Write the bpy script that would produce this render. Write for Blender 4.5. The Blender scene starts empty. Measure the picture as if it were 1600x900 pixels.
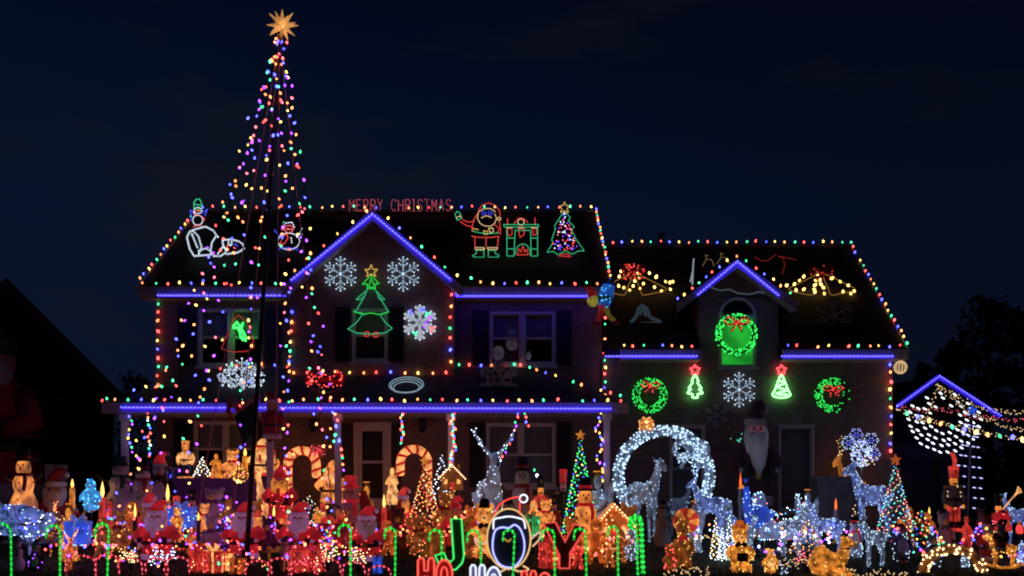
import bpy, math, random
from mathutils import Vector, Matrix, noise

S = bpy.context.scene
COL = S.collection
R = random.Random(11)
rad = math.radians

# ------------------------------------------------------------------ camera, sky, sun, exposure
F, HY, CX, CH = 1600.0, 740.0, 800.0, 1.6        # focal length in photo pixels, horizon row, centre column, eye height


def wx(px, Y): return (px - CX) * Y / F
def wz(py, Y): return CH + (HY - py) * Y / F
def P(px, py, Y): return (wx(px, Y), Y, wz(py, Y))


def gz(Y): return min(0.35, max(0.0, (Y - 17.0) * 0.0875))   # the lawn rises gently to the house


cam_d = bpy.data.cameras.new('camera')
cam = bpy.data.objects.new('camera', cam_d)
COL.objects.link(cam)
cam.location = (0, 0, CH)
cam.rotation_euler = (rad(90), 0, 0)
cam_d.sensor_width = 36.0
cam_d.lens = 36.0
cam_d.shift_y = (HY - 450.0) / 1600.0
cam_d.clip_end = 5000
S.camera = cam

SUN_EL, SUN_AZ = rad(-4.0), rad(200.0)
W = bpy.data.worlds.new('World')
S.world = W
W.use_nodes = True
nt = W.node_tree
for n in list(nt.nodes):
    nt.nodes.remove(n)
wo = nt.nodes.new('ShaderNodeOutputWorld')
bg = nt.nodes.new('ShaderNodeBackground')
tc = nt.nodes.new('ShaderNodeTexCoord')
sep = nt.nodes.new('ShaderNodeSeparateXYZ')
ramp = nt.nodes.new('ShaderNodeValToRGB')
nt.links.new(tc.outputs['Generated'], sep.inputs[0])
nt.links.new(sep.outputs['Z'], ramp.inputs['Fac'])
e = ramp.color_ramp.elements
e[0].position = 0.0; e[0].color = (0.0030, 0.0046, 0.0105, 1)
e[1].position = 1.0; e[1].color = (0.0004, 0.0010, 0.0040, 1)
for p_, c_ in ((0.10, (0.0029, 0.0052, 0.0165)), (0.24, (0.0021, 0.0048, 0.0165)), (0.44, (0.0008, 0.0021, 0.0092))):
    q = e.new(p_); q.color = c_ + (1,)
mp = nt.nodes.new('ShaderNodeMapping')
mp.inputs['Scale'].default_value = (2.2, 2.2, 6.5)
mp.inputs['Location'].default_value = (0.35, 0.2, 0.62)
nz = nt.nodes.new('ShaderNodeTexNoise')
nz.inputs['Scale'].default_value = 1.9
nz.inputs['Detail'].default_value = 5
nz.inputs['Roughness'].default_value = 0.55
cr = nt.nodes.new('ShaderNodeValToRGB')
cr.color_ramp.elements[0].position = 0.54; cr.color_ramp.elements[0].color = (0, 0, 0, 1)
cr.color_ramp.elements[1].position = 0.72; cr.color_ramp.elements[1].color = (0.75, 0.75, 0.75, 1)
mixw = nt.nodes.new('ShaderNodeMix'); mixw.data_type = 'RGBA'
nt.links.new(tc.outputs['Generated'], mp.inputs[0])
nt.links.new(mp.outputs[0], nz.inputs['Vector'])
nt.links.new(nz.outputs['Fac'], cr.inputs[0])
nt.links.new(cr.outputs[0], mixw.inputs['Factor'])
nt.links.new(ramp.outputs[0], mixw.inputs['A'])
mixw.inputs['B'].default_value = (0.0050, 0.0060, 0.0082, 1)
az = nt.nodes.new('ShaderNodeMapRange')                 # the west, to the left, holds the last dusk
az.inputs['From Min'].default_value = -0.6; az.inputs['From Max'].default_value = 0.6
az.inputs['To Min'].default_value = 1.45; az.inputs['To Max'].default_value = 0.72
nt.links.new(sep.outputs['X'], az.inputs['Value'])
nt.links.new(az.outputs[0], bg.inputs['Strength'])
nt.links.new(mixw.outputs['Result'], bg.inputs['Color'])
nt.links.new(bg.outputs[0], wo.inputs['Surface'])

sun_d = bpy.data.lights.new('sun', 'SUN')          # last trace of dusk, far too weak to throw a shadow
sun_d.energy = 0.004
sun_d.angle = rad(25)
sun_d.color = (0.7, 0.8, 1.0)
sun = bpy.data.objects.new('sun', sun_d)
COL.objects.link(sun)
sun.rotation_euler = (rad(60), 0, rad(-25))

S.view_settings.view_transform = 'Standard'
S.view_settings.look = 'None'
S.view_settings.exposure = 0.0
S.view_settings.gamma = 1.0
S.cycles.use_denoising = True
S.cycles.max_bounces = 5
S.cycles.diffuse_bounces = 3
S.cycles.sample_clamp_indirect = 2.0
S.cycles.filter_width = 1.9

# ------------------------------------------------------------------ materials
MATS = {}


def _new(name):
    m = bpy.data.materials.new(name)
    m.use_nodes = True
    t = m.node_tree
    b = t.nodes.get('Principled BSDF')
    return m, t, b


def paint(name, col, rough=0.6, var=0.25, scale=6.0, bump=0.15, metal=0.0):
    """plain painted / cloth / plastic surface with a little grain and wear"""
    if name in MATS: return MATS[name]
    m, t, b = _new(name)
    tcn = t.nodes.new('ShaderNodeTexCoord')
    n = t.nodes.new('ShaderNodeTexNoise'); n.inputs['Scale'].default_value = scale; n.inputs['Detail'].default_value = 4
    r_ = t.nodes.new('ShaderNodeValToRGB')
    r_.color_ramp.elements[0].position = 0.3; r_.color_ramp.elements[1].position = 0.7
    r_.color_ramp.elements[0].color = tuple(c * (1 - var) for c in col) + (1,)
    r_.color_ramp.elements[1].color = tuple(min(1, c * (1 + var * 0.5)) for c in col) + (1,)
    t.links.new(tcn.outputs['Object'], n.inputs['Vector'])
    t.links.new(n.outputs['Fac'], r_.inputs[0])
    t.links.new(r_.outputs[0], b.inputs['Base Color'])
    b.inputs['Roughness'].default_value = rough
    b.inputs['Metallic'].default_value = metal
    if bump:
        bp = t.nodes.new('ShaderNodeBump'); bp.inputs['Strength'].default_value = bump; bp.inputs['Distance'].default_value = 0.02
        t.links.new(n.outputs['Fac'], bp.inputs['Height'])
        t.links.new(bp.outputs[0], b.inputs['Normal'])
    MATS[name] = m
    return m


def glow(name, col, strength=1.0, base=None, scale=3.5, lo=0.35, hi=1.35):
    """moulded plastic lit from inside by lamps: brighter where a lamp sits behind the skin; also used for added glow"""
    if name in MATS: return MATS[name]
    m, t, b = _new(name)
    base = base or col
    b.inputs['Base Color'].default_value = tuple(base) + (1,)
    b.inputs['Roughness'].default_value = 0.45
    tcn = t.nodes.new('ShaderNodeTexCoord')
    n = t.nodes.new('ShaderNodeTexNoise'); n.inputs['Scale'].default_value = scale; n.inputs['Detail'].default_value = 2
    r_ = t.nodes.new('ShaderNodeMapRange')
    r_.inputs['From Min'].default_value = 0.35; r_.inputs['From Max'].default_value = 0.68
    r_.inputs['To Min'].default_value = lo * strength; r_.inputs['To Max'].default_value = hi * strength
    t.links.new(tcn.outputs['Object'], n.inputs['Vector'])
    t.links.new(n.outputs['Fac'], r_.inputs['Value'])
    b.inputs['Emission Color'].default_value = tuple(col) + (1,)
    t.links.new(r_.outputs[0], b.inputs['Emission Strength'])
    MATS[name] = m
    return m


def emit(name, col, strength):
    if name in MATS: return MATS[name]
    m = bpy.data.materials.new(name)
    m.use_nodes = True
    t = m.node_tree
    for x in list(t.nodes): t.nodes.remove(x)
    o = t.nodes.new('ShaderNodeOutputMaterial'); em = t.nodes.new('ShaderNodeEmission')
    em.inputs['Color'].default_value = tuple(col) + (1,)
    em.inputs['Strength'].default_value = strength
    t.links.new(em.outputs[0], o.inputs['Surface'])
    MATS[name] = m
    return m


HUE = {'red': (1, .07, .06), 'orange': (1, .27, .09), 'yellow': (1, .58, .14), 'green': (.05, .62, .26), 'blue': (.07, .08, 1),
       'white': (.72, .84, 1), 'warm': (1, .66, .32), 'purple': (.28, .05, 1), 'lime': (.03, 1, .08), 'pink': (1, .13, .18),
       'gold': (1, .5, .1), 'cyan': (.08, .5, 1), 'ice': (.55, .78, 1), 'teal': (.1, .8, .6)}


def c9(k, f=1.0): return emit('bulb glow %s %g' % (k, f), HUE[k], f * {'blue': 6.0, 'green': 4.2, 'red': 5.4, 'white': 4, 'purple': 5}.get(k, 4.2))
def mini(k, s=5.0): return emit('mini light %s %g' % (k, s), HUE[k], s)
def rope(k, s=1.0): return emit('rope light %s %g' % (k, s), HUE[k], s)


def brick_mat(name, c1, c2, mortar, bw=0.21, bh=0.075, bump=0.5):
    m, t, b = _new(name)
    tcn = t.nodes.new('ShaderNodeTexCoord')
    sp = t.nodes.new('ShaderNodeSeparateXYZ'); cb = t.nodes.new('ShaderNodeCombineXYZ')
    ad = t.nodes.new('ShaderNodeMath'); ad.operation = 'ADD'
    t.links.new(tcn.outputs['Object'], sp.inputs[0])
    t.links.new(sp.outputs['X'], ad.inputs[0]); t.links.new(sp.outputs['Y'], ad.inputs[1])
    t.links.new(ad.outputs[0], cb.inputs['X']); t.links.new(sp.outputs['Z'], cb.inputs['Y'])
    bt = t.nodes.new('ShaderNodeTexBrick')
    bt.inputs['Color1'].default_value = c1 + (1,); bt.inputs['Color2'].default_value = c2 + (1,)
    bt.inputs['Mortar'].default_value = mortar + (1,)
    bt.inputs['Scale'].default_value = 1.0
    bt.inputs['Brick Width'].default_value = bw; bt.inputs['Row Height'].default_value = bh
    bt.inputs['Mortar Size'].default_value = 0.008
    bt.inputs['Bias'].default_value = -0.1
    t.links.new(cb.outputs[0], bt.inputs['Vector'])
    n = t.nodes.new('ShaderNodeTexNoise'); n.inputs['Scale'].default_value = 2.2; n.inputs['Detail'].default_value = 6
    t.links.new(tcn.outputs['Object'], n.inputs['Vector'])
    mx = t.nodes.new('ShaderNodeMix'); mx.data_type = 'RGBA'; mx.blend_type = 'MULTIPLY'
    mx.inputs['Factor'].default_value = 0.55
    t.links.new(bt.outputs['Color'], mx.inputs['A']); t.links.new(n.outputs['Color'], mx.inputs['B'])
    t.links.new(mx.outputs['Result'], b.inputs['Base Color'])
    b.inputs['Roughness'].default_value = 0.85
    bp = t.nodes.new('ShaderNodeBump'); bp.inputs['Strength'].default_value = bump; bp.inputs['Distance'].default_value = 0.01
    bp.invert = True
    t.links.new(bt.outputs['Fac'], bp.inputs['Height']); t.links.new(bp.outputs[0], b.inputs['Normal'])
    MATS[name] = m
    return m


BRICK = brick_mat('red brown brick', (.35, .20, .20), (.24, .14, .15), (.32, .28, .29))
SHINGLE = brick_mat('dark asphalt shingles', (.030, .028, .030), (.018, .017, .020), (.010, .010, .011), .32, .14, .4)
TRIM = paint('taupe trim paint', (.42, .36, .36), .5, .12, 3)
FRAMEW = paint('white vinyl frame', (.58, .56, .57), .4, .08, 4)
SHUT = paint('black shutter paint', (.018, .018, .022), .5, .3, 5)
GLASS = paint('dark window glass', (.012, .013, .018), .08, .1, 1, 0)
BLIND = paint('pale window blind', (.42, .41, .44), .7, .1, 8)
CONC = paint('grey concrete', (.30, .29, .28), .9, .3, 3)
WOOD = paint('brown stained wood', (.16, .09, .05), .7, .4, 9)
BLACK = paint('black plastic', (.015, .015, .017), .45, .2, 6)
WIRE = paint('dark green cord', (.010, .022, .012), .6, .2, 9, 0)
POLEM = paint('black flagpole metal', (.012, .012, .014), .35, .2, 3, 0, .6)
STEEL = paint('thin white wire frame', (.35, .35, .37), .4, .1, 9, 0, .5)
NEEDLE = paint('green tinsel needles', (.025, .075, .03), .6, .5, 12)
WHITEF = paint('white nylon cloth', (.62, .60, .64), .75, .12, 3)
REDF = paint('red nylon cloth', (.48, .03, .04), .7, .25, 3)
GREENF = paint('green nylon cloth', (.04, .22, .07), .7, .25, 3)
BLUEF = paint('blue nylon cloth', (.05, .12, .45), .7, .25, 3)
SKIN = paint('peach moulded plastic', (.58, .33, .24), .5, .12, 4)
PURPF = paint('purple table cloth', (.26, .10, .34), .8, .25, 3)
GREYF = paint('grey tarpaulin cloth', (.30, .28, .30), .8, .3, 3)
BROWNF = paint('brown plush', (.20, .10, .05), .9, .4, 14, .4)
GOLDP = paint('gold paint', (.75, .48, .12), .35, .2, 6, .1, .6)
CARROT = paint('orange carrot plastic', (.75, .25, .05), .5, .1, 6)
TINSEL = paint('white tinsel wire mesh', (.42, .47, .56), .55, .4, 22, .4)
DARKG = paint('dark green panel', (.008, .045, .014), .6, .3, 5)
DARKR = paint('dark red panel', (.10, .008, .010), .6, .3, 5)
DARKB = paint('dark navy panel', (.02, .02, .05), .6, .3, 5)

# ------------------------------------------------------------------ geometry helpers


def _perp(d):
    d = Vector(d).normalized()
    a = Vector((0, 0, 1)) if abs(d.z) < .9 else Vector((1, 0, 0))
    u = d.cross(a).normalized()
    return u, d.cross(u).normalized()


class B:
    """collects shapes and links them as ONE mesh object"""
    def __init__(self):
        self.v = []; self.f = []

    def quad(self, *pts):
        i = len(self.v)
        self.v += [tuple(p) for p in pts]
        self.f.append(tuple(range(i, i + len(pts))))
        return self

    def box(self, x0, x1, y0, y1, z0, z1):
        i = len(self.v)
        self.v += [(x0, y0, z0), (x1, y0, z0), (x1, y1, z0), (x0, y1, z0), (x0, y0, z1), (x1, y0, z1), (x1, y1, z1), (x0, y1, z1)]
        for q in ((0, 3, 2, 1), (4, 5, 6, 7), (0, 1, 5, 4), (1, 2, 6, 5), (2, 3, 7, 6), (3, 0, 4, 7)):
            self.f.append(tuple(i + k for k in q))
        return self

    def prism(self, poly, a0, a1, axis='y'):
        """poly in (x,z) pushed along y, or in (y,z) pushed along x"""
        i = len(self.v); n = len(poly)
        for a in (a0, a1):
            for (u, w) in poly:
                self.v.append((u, a, w) if axis == 'y' else (a, u, w))
        self.f.append(tuple(i + k for k in range(n)))
        self.f.append(tuple(i + n + k for k in reversed(range(n))))
        for k in range(n):
            k2 = (k + 1) % n
            self.f.append((i + k, i + n + k, i + n + k2, i + k2))
        return self

    def tube(self, pts, r, n=6, closed=False):
        pts = [Vector(p) for p in pts]; m = len(pts)
        if m < 2: return self
        rr = r if isinstance(r, (list, tuple)) else [r] * m
        i0 = len(self.v)
        u = None
        for k, p in enumerate(pts):
            if closed: d = pts[(k + 1) % m] - pts[k - 1]
            else: d = pts[min(k + 1, m - 1)] - pts[max(k - 1, 0)]
            if d.length < 1e-9: d = Vector((0, 0, 1))
            d.normalize()
            if u is None: u, w = _perp(d)
            else:
                u = u - d * u.dot(d)
                if u.length < 1e-6: u, w = _perp(d)
                u.normalize(); w = d.cross(u)
            for j in range(n):
                a = 2 * math.pi * j / n
                self.v.append(tuple(p + (u * math.cos(a) + w * math.sin(a)) * rr[k]))
        for k in range(m if closed else m - 1):
            k2 = (k + 1) % m
            for j in range(n):
                j2 = (j + 1) % n
                self.f.append((i0 + k * n + j, i0 + k * n + j2, i0 + k2 * n + j2, i0 + k2 * n + j))
        if not closed:
            self.f.append(tuple(i0 + j for j in reversed(range(n))))
            self.f.append(tuple(i0 + (m - 1) * n + j for j in range(n)))
        return self

    def lathe(self, prof, c=(0, 0, 0), n=14, sx=1., sy=1.):
        i0 = len(self.v); m = len(prof)
        for (r, z) in prof:
            for j in range(n):
                a = 2 * math.pi * j / n
                self.v.append((c[0] + r * sx * math.cos(a), c[1] + r * sy * math.sin(a), c[2] + z))
        for k in range(m - 1):
            for j in range(n):
                j2 = (j + 1) % n
                self.f.append((i0 + k * n + j, i0 + k * n + j2, i0 + (k + 1) * n + j2, i0 + (k + 1) * n + j))
        self.f.append(tuple(i0 + j for j in reversed(range(n))))
        self.f.append(tuple(i0 + (m - 1) * n + j for j in range(n)))
        return self

    def ell(self, c, r, n=10, m=7, rot=None):
        if not isinstance(r, (list, tuple)): r = (r, r, r)
        i0 = len(self.v); c = Vector(c)
        for k in range(1, m):
            t = math.pi * k / m
            for j in range(n):
                a = 2 * math.pi * j / n
                p = Vector((r[0] * math.sin(t) * math.cos(a), r[1] * math.sin(t) * math.sin(a), -r[2] * math.cos(t)))
                if rot is not None: p = rot @ p
                self.v.append(tuple(c + p))
        a_ = Vector((0, 0, -r[2])); b_ = Vector((0, 0, r[2]))
        if rot is not None: a_ = rot @ a_; b_ = rot @ b_
        ia = len(self.v); self.v += [tuple(c + a_), tuple(c + b_)]
        for k in range(m - 2):
            for j in range(n):
                j2 = (j + 1) % n
                self.f.append((i0 + k * n + j, i0 + k * n + j2, i0 + (k + 1) * n + j2, i0 + (k + 1) * n + j))
        for j in range(n):
            j2 = (j + 1) % n
            self.f.append((ia, i0 + j2, i0 + j))
            self.f.append((ia + 1, i0 + (m - 2) * n + j, i0 + (m - 2) * n + j2))
        return self

    def bead(self, p, r, rz=None):
        i = len(self.v); x, y, z = p; rz = rz or r
        self.v += [(x + r, y, z), (x, y + r, z), (x - r, y, z), (x, y - r, z), (x, y, z + rz), (x, y, z - rz)]
        for a, b in ((0, 1), (1, 2), (2, 3), (3, 0)):
            self.f += [(i + a, i + b, i + 4), (i + b, i + a, i + 5)]
        return self

    def sample(self, n, off=0.0, rnd=R, front=False):
        """n points spread over the surface"""
        tris = []; cum = []; tot = 0
        for f in self.f:
            for k in range(1, len(f) - 1):
                a, b, c = (Vector(self.v[f[0]]), Vector(self.v[f[k]]), Vector(self.v[f[k + 1]]))
                nn = (b - a).cross(c - a)
                ar = nn.length
                if ar < 1e-10: continue
                tot += ar; tris.append((a, b, c, nn / ar)); cum.append(tot)
        import bisect
        out = []
        for _ in range(n):
            a, b, c, nn = tris[min(len(tris) - 1, bisect.bisect(cum, rnd.random() * tot))]
            s, t = rnd.random(), rnd.random()
            if s + t > 1: s, t = 1 - s, 1 - t
            out.append(a + (b - a) * s + (c - a) * t + nn * off)
        return out

    def o(self, name, mat, parent=None, smooth=True, kind=None):
        me = bpy.data.meshes.new(name)
        org = ORG.get(parent.name, Vector()) if parent else Vector()
        if org.length: me.from_pydata([tuple(Vector(q) - org) for q in self.v], [], self.f)
        else: me.from_pydata(self.v, [], self.f)
        if smooth:
            me.polygons.foreach_set('use_smooth', [True] * len(me.polygons))
        me.materials.append(mat)
        me.update()
        ob = bpy.data.objects.new(name, me)
        COL.objects.link(ob)
        if parent:
            ob.parent = parent
            ORG[ob.name] = org
        if kind: ob['kind'] = kind
        return ob


ORG = {}


def thing(name, label, cat, loc=(0, 0, 0), group=None, world=False, rz=0., sc=None):
    """an Empty at the base of a thing; world=True when its parts are given in world coordinates"""
    o = bpy.data.objects.new(name, None)
    COL.objects.link(o)
    o.empty_display_size = .1
    o.location = loc
    o.rotation_euler = (0, 0, rz)
    if sc: o.scale = sc
    o['label'] = label; o['category'] = cat
    if group: o['group'] = group
    ORG[o.name] = Vector(loc) if world else Vector()
    return o


def structure(ob):
    ob['kind'] = 'structure'; return ob


def path_points(pts, step, closed=False):
    """points every step along a polyline"""
    pts = [Vector(p) for p in pts]
    if closed: pts = pts + [pts[0]]
    out = []; carry = 0.0
    for a, b in zip(pts, pts[1:]):
        L = (b - a).length
        if L < 1e-9: continue
        d = carry
        while d <= L:
            out.append(a + (b - a) * (d / L)); d += step
        carry = d - L
    return out


def smooth_path(pts, k=6, closed=False):
    """Catmull-Rom through the points"""
    pts = [Vector(p) for p in pts]; n = len(pts); out = []
    for i in range(n if closed else n - 1):
        p0 = pts[(i - 1) % n] if closed or i > 0 else pts[0]
        p1 = pts[i]; p2 = pts[(i + 1) % n]
        p3 = pts[(i + 2) % n] if closed or i + 2 < n else pts[n - 1]
        for j in range(k):
            t = j / k
            out.append(.5 * ((2 * p1) + (p2 - p0) * t + (2 * p0 - 5 * p1 + 4 * p2 - p3) * t * t + (3 * p1 - p0 - 3 * p2 + p3) * t ** 3))
    if not closed: out.append(pts[-1])
    return out


# shared bulb meshes -------------------------------------------------
BULB = {}


def bulb_mesh(k, r=.04, f=1.0):
    key = (k, r, f)
    if key in BULB: return BULB[key]
    b = B().lathe([(0.35 * r, 0), (.85 * r, .5 * r), (r, 1.1 * r), (.75 * r, 1.9 * r), (.08 * r, 2.7 * r)], (0, 0, -1.2 * r), 8)
    me = bpy.data.meshes.new('bulb'); me.from_pydata(b.v, [], b.f)
    me.polygons.foreach_set('use_smooth', [True] * len(me.polygons))
    me.materials.append(c9(k, f))
    BULB[key] = me
    return me


def bulbs_on(T, pts, cols, r=.04, jit=.4, start=0):
    org = ORG[T.name]
    for i, p in enumerate(pts):
        k = cols[(i + start) % len(cols)]
        if len(pts) > 6 and R.random() < .03: continue                    # a dead lamp
        ob = bpy.data.objects.new('bulb', bulb_mesh(k, r, R.choice((1.25, 1.0, 1.0, .6))))
        COL.objects.link(ob)
        ob.parent = T
        ob.location = Vector(p) - org
        ob.rotation_euler = (R.uniform(-jit, jit) + (math.pi if R.random() < .3 else 0), R.uniform(-jit, jit), 0)
        s = R.uniform(.82, 1.15); ob.scale = (s, s, s)


PAT = ['blue', 'orange', 'green', 'red', 'yellow']
PAT2 = ['blue', 'red', 'green', 'orange', 'yellow', 'red', 'green', 'orange']


def string(label, pts, step, cols=PAT, r=.0255, group=None, name='light_string', start=0, wire=.006, jit=.6, noise_=0.022, cat='string lights'):
    T = thing(name, label, cat, tuple(pts[0]), group, True)
    q = path_points(pts, step)
    q = [p + Vector((R.uniform(-noise_, noise_), R.uniform(-noise_, noise_), R.uniform(-noise_, noise_))) for p in q]
    B().tube([tuple(p) for p in pts] if len(q) < 2 else [tuple(p) for p in q], wire, 4).o('cord', WIRE, T)
    bulbs_on(T, q, cols, r, jit, start)
    return T


def beads(parent, pts, k, r=.014, s=5., name='mini_bulbs', rz=None):
    b = B()
    for p in pts: b.bead(p, r, rz)
    return b.o(name, mini(k, s), parent, False, 'stuff')


def led_strip(label, pts, group='blue light strips along the eaves'):
    T = thing('led_strip', label, 'light strip', tuple(pts[0]), group, True)
    B().tube(pts, .015, 6).o('tube', emit('strip blue', (.026, .018, 1), 9), T)
    beads(T, [Vector(p) + Vector((0, -.03, .012)) for p in path_points(pts, .085)], 'iceblue', .013, 2.0)
    return T


HUE['iceblue'] = (.42, .45, 1)
HUE['leaf'] = (.025, .58, .075)

# ------------------------------------------------------------------ ground
g = B()
ys = [-60, 6, 12, 15, 17, 18, 19, 20, 21, 24, 34, 60, 200, 3000]
xs = [-3000, -200, -60, -30, -12, -6, 0, 6, 12, 30, 60, 200, 3000]
for y in ys:
    for x in xs:
        g.v.append((x, y, gz(y)))
nx = len(xs)
for j in range(len(ys) - 1):
    for i in range(nx - 1):
        g.f.append((j * nx + i, j * nx + i + 1, (j + 1) * nx + i + 1, (j + 1) * nx + i))
GRASSM = paint('dark lawn', (.035, .055, .022), .95, .5, 3, .6)
structure(g.o('ground', GRASSM))
gb = B()
for _ in range(26000):
    y = 15.2 + R.random() ** 1.4 * 6; x = R.uniform(-.56, .56) * y
    a = R.uniform(0, 6.28); h = R.uniform(.03, .075); z = gz(y)
    dx, dy = math.cos(a) * .008, math.sin(a) * .008
    gb.quad((x - dx, y - dy, z), (x + dx, y + dy, z), (x + R.uniform(-.03, .03), y + R.uniform(-.03, .03), z + h))
gb.o('grass', paint('grass blades', (.05, .085, .03), .9, .4, 2, 0), None, False, 'stuff')

# ------------------------------------------------------------------ the house
YM, YB, YW, YP = 23.5, 23.0, 23.4, 21.3          # main wall, gabled bay wall, wing wall, porch eave
GZ = .35
house = thing('brick_house', 'two storey brick house with gabled bay, long front porch and dormered wing', 'house', (-3, YM, GZ), None, True)


def holed_wall(b, x0, x1, z0, z1, y, holes, th=.22):
    xs_ = sorted({x0, x1, *[v for h in holes for v in h[:2]]}); zs_ = sorted({z0, z1, *[v for h in holes for v in h[2:]]})
    for xa, xb in zip(xs_, xs_[1:]):
        run = None
        for za, zb in zip(zs_, zs_[1:]):
            xm, zm = (xa + xb) / 2, (za + zb) / 2
            if any(h[0] < xm < h[1] and h[2] < zm < h[3] for h in holes):
                if run: b.box(xa, xb, y, y + th, run[0], run[1]); run = None
            else: run = (run[0], zb) if run else (za, zb)
        if run: b.box(xa, xb, y, y + th, run[0], run[1])
    return b


def rect(px0, px1, py0, py1, Y): return (wx(px0, Y), wx(px1, Y), wz(py1, Y), wz(py0, Y))


W_UL = rect(310, 410, 482, 572, YM)
W_UM = rect(550, 606, 482, 565, YB)
W_UR = rect(765, 868, 487, 570, YM)
W_LL = rect(303, 402, 658, 745, YM)
W_LR = rect(760, 868, 661, 760, YM)
D_FR = (wx(553, YM), wx(611, YM), .78, wz(660, YM))
W_G1 = rect(1046, 1102, 664, 800, YW)
W_G2 = rect(1216, 1272, 664, 800, YW)
XL, XR = -8.18, 2.06
mw = B()
holed_wall(mw, XL, XR, GZ, 5.72, YM, [W_UL, W_UR, W_LL, W_LR, D_FR])
mw.box(XL, XL + .22, YM + .22, 31.4, GZ, 5.72).box(XR - .22, XR, YM + .22, 31.4, GZ, 5.72).box(XL, XR, 31.4, 31.6, GZ, 5.72)
mw.prism([(23.3, 5.721), (27.5, 8.42), (31.7, 5.721)], XL + .002, XL + .2, 'x').prism([(23.3, 5.721), (27.5, 8.42), (31.7, 5.721)], XR - .2, XR - .002, 'x')
mw.o('main_wall', BRICK, house, False)

# dark rooms behind the windows
room = paint('dark room interior', (.03, .028, .03), .9, .2, 2, 0)
B().box(XL + .3, XR - .3, 24.3, 24.4, GZ + .02, 5.6).o('room_wall', room, house, False)
RX1 = 8.70
B().box(XR + .1, RX1 - .3, 24.2, 24.3, GZ + .02, 4.2).box(4.3, 6.0, 24.2, 24.3, 4.21, 5.4).o('room_wall', room, house, False)

# gabled bay
bx0, bx1 = wx(453, YB), wx(709, YB)
bw = B()
holed_wall(bw, bx0, bx1, 3.3, 5.70, YB, [W_UM])
bw.box(bx0, bx0 + .2, YB + .22, YM - .002, 3.3, 5.7).box(bx1 - .2, bx1, YB + .22, YM - .002, 3.3, 5.7)
ax, az = wx(582, 22.7), wz(327, 22.7)
el, er, ez = wx(441, 22.7), wx(722, 22.7), wz(446, 22.7)
sl = (az - ez) / (ax - el)
bw.prism([(bx0, 5.701), (bx1, 5.701), (bx1, ez + (er - bx1) * (az - ez) / (er - ax) - .16), (ax, az - .16), (bx0, ez + (bx0 - el) * sl - .16)], YB, YB + .22)
bw.o('bay_wall', BRICK, house, False)

# wing wall with wall dormer
dx0, dx1 = wx(1091, YW), wx(1215, YW)
W_AR = (wx(1123, YW), wx(1181, YW), wz(574, YW), wz(494, YW))
ww = B()
holed_wall(ww, XR + .001, RX1, GZ, 4.30, YW, [W_G1, W_G2, (W_AR[0], W_AR[1], W_AR[2], 4.3)])
ww.box(RX1 - .22, RX1, YW + .22, 30.4, GZ, 4.3)
ww.prism([(23.2, 4.301), (26.9, 7.33), (30.6, 4.301)], RX1 - .2, RX1 - .002, 'x')
ww.o('wing_wall', BRICK, house, False)
dw = B()
d_ax, d_az = wx(1152, 23.0), wz(404, 23.0)
d_el, d_er, d_ez = wx(1058, 23.0), wx(1246, 23.0), wz(472, 23.0)
yd = YW - .03
arc_c = ((W_AR[0] + W_AR[1]) / 2, W_AR[3]); arc_r = (W_AR[1] - W_AR[0]) / 2
holed_wall(dw, dx0, dx1, 3.80, W_AR[3] + arc_r, yd, [(W_AR[0], W_AR[1], W_AR[2], W_AR[3] + arc_r)])
for s in (-1, 1):
    arc = [(arc_c[0] + s * arc_r * math.sin(t * math.pi / 16), arc_c[1] + arc_r * math.cos(t * math.pi / 16)) for t in range(9)]
    dw.prism(arc + [(arc_c[0] + s * arc_r, arc_c[1] + arc_r)], yd + .004, yd + .2)
d_sl = (d_az - d_ez) / (d_ax - d_el)
ztop = W_AR[3] + arc_r + .001
dw.prism([(dx0, ztop), (dx1, ztop), (dx1, d_ez + (d_er - dx1) * d_sl - .12), (d_ax, d_az - .12), (dx0, d_ez + (dx0 - d_el) * d_sl - .12)], yd, yd + .2)
dw.box(dx0, dx0 + .15, yd + .21, 25.2, 4.2, d_ez + .1).box(dx1 - .15, dx1, yd + .21, 25.2, 4.2, d_ez + .1)
dw.o('dormer_wall', BRICK, house, False)

# roofs
t_ = .14
rf = B().prism([(23.1, 5.83), (27.5, 8.65), (31.9, 5.83), (31.9, 5.83 - t_), (27.5, 8.65 - t_), (23.1, 5.83 - t_)], -8.42, 2.24, 'x')
main_roof = rf.o('main_roof', SHINGLE, house, False)
rf = B()
zr = lambda y: 4.40 + (7.59 - 4.40) / 3.9 * (y - 23.0)
for (xa, xb, y0_) in ((2.062, dx0, 23.0), (dx0, dx1, 23.75), (dx1, 8.88, 23.0)):
    rf.prism([(y0_, zr(y0_)), (26.9, 7.59), (30.8, 4.40), (30.8, 4.40 - t_), (26.9, 7.59 - t_), (y0_, zr(y0_) - t_)], xa, xb, 'x')
rf.o('wing_roof', SHINGLE, house, False)
rf = B().prism([(el, ez), (ax, az), (er, ez), (er, ez - t_), (ax, az - t_), (el, ez - t_)], 22.7, 25.6)
rf.o('bay_roof', SHINGLE, house, False)
rf = B().prism([(d_el, d_ez), (d_ax, d_az), (d_er, d_ez), (d_er, d_ez - .11), (d_ax, d_az - .11), (d_el, d_ez - .11)], 23.0, 25.4)
rf.o('dormer_roof', SHINGLE, house, False)
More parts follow.
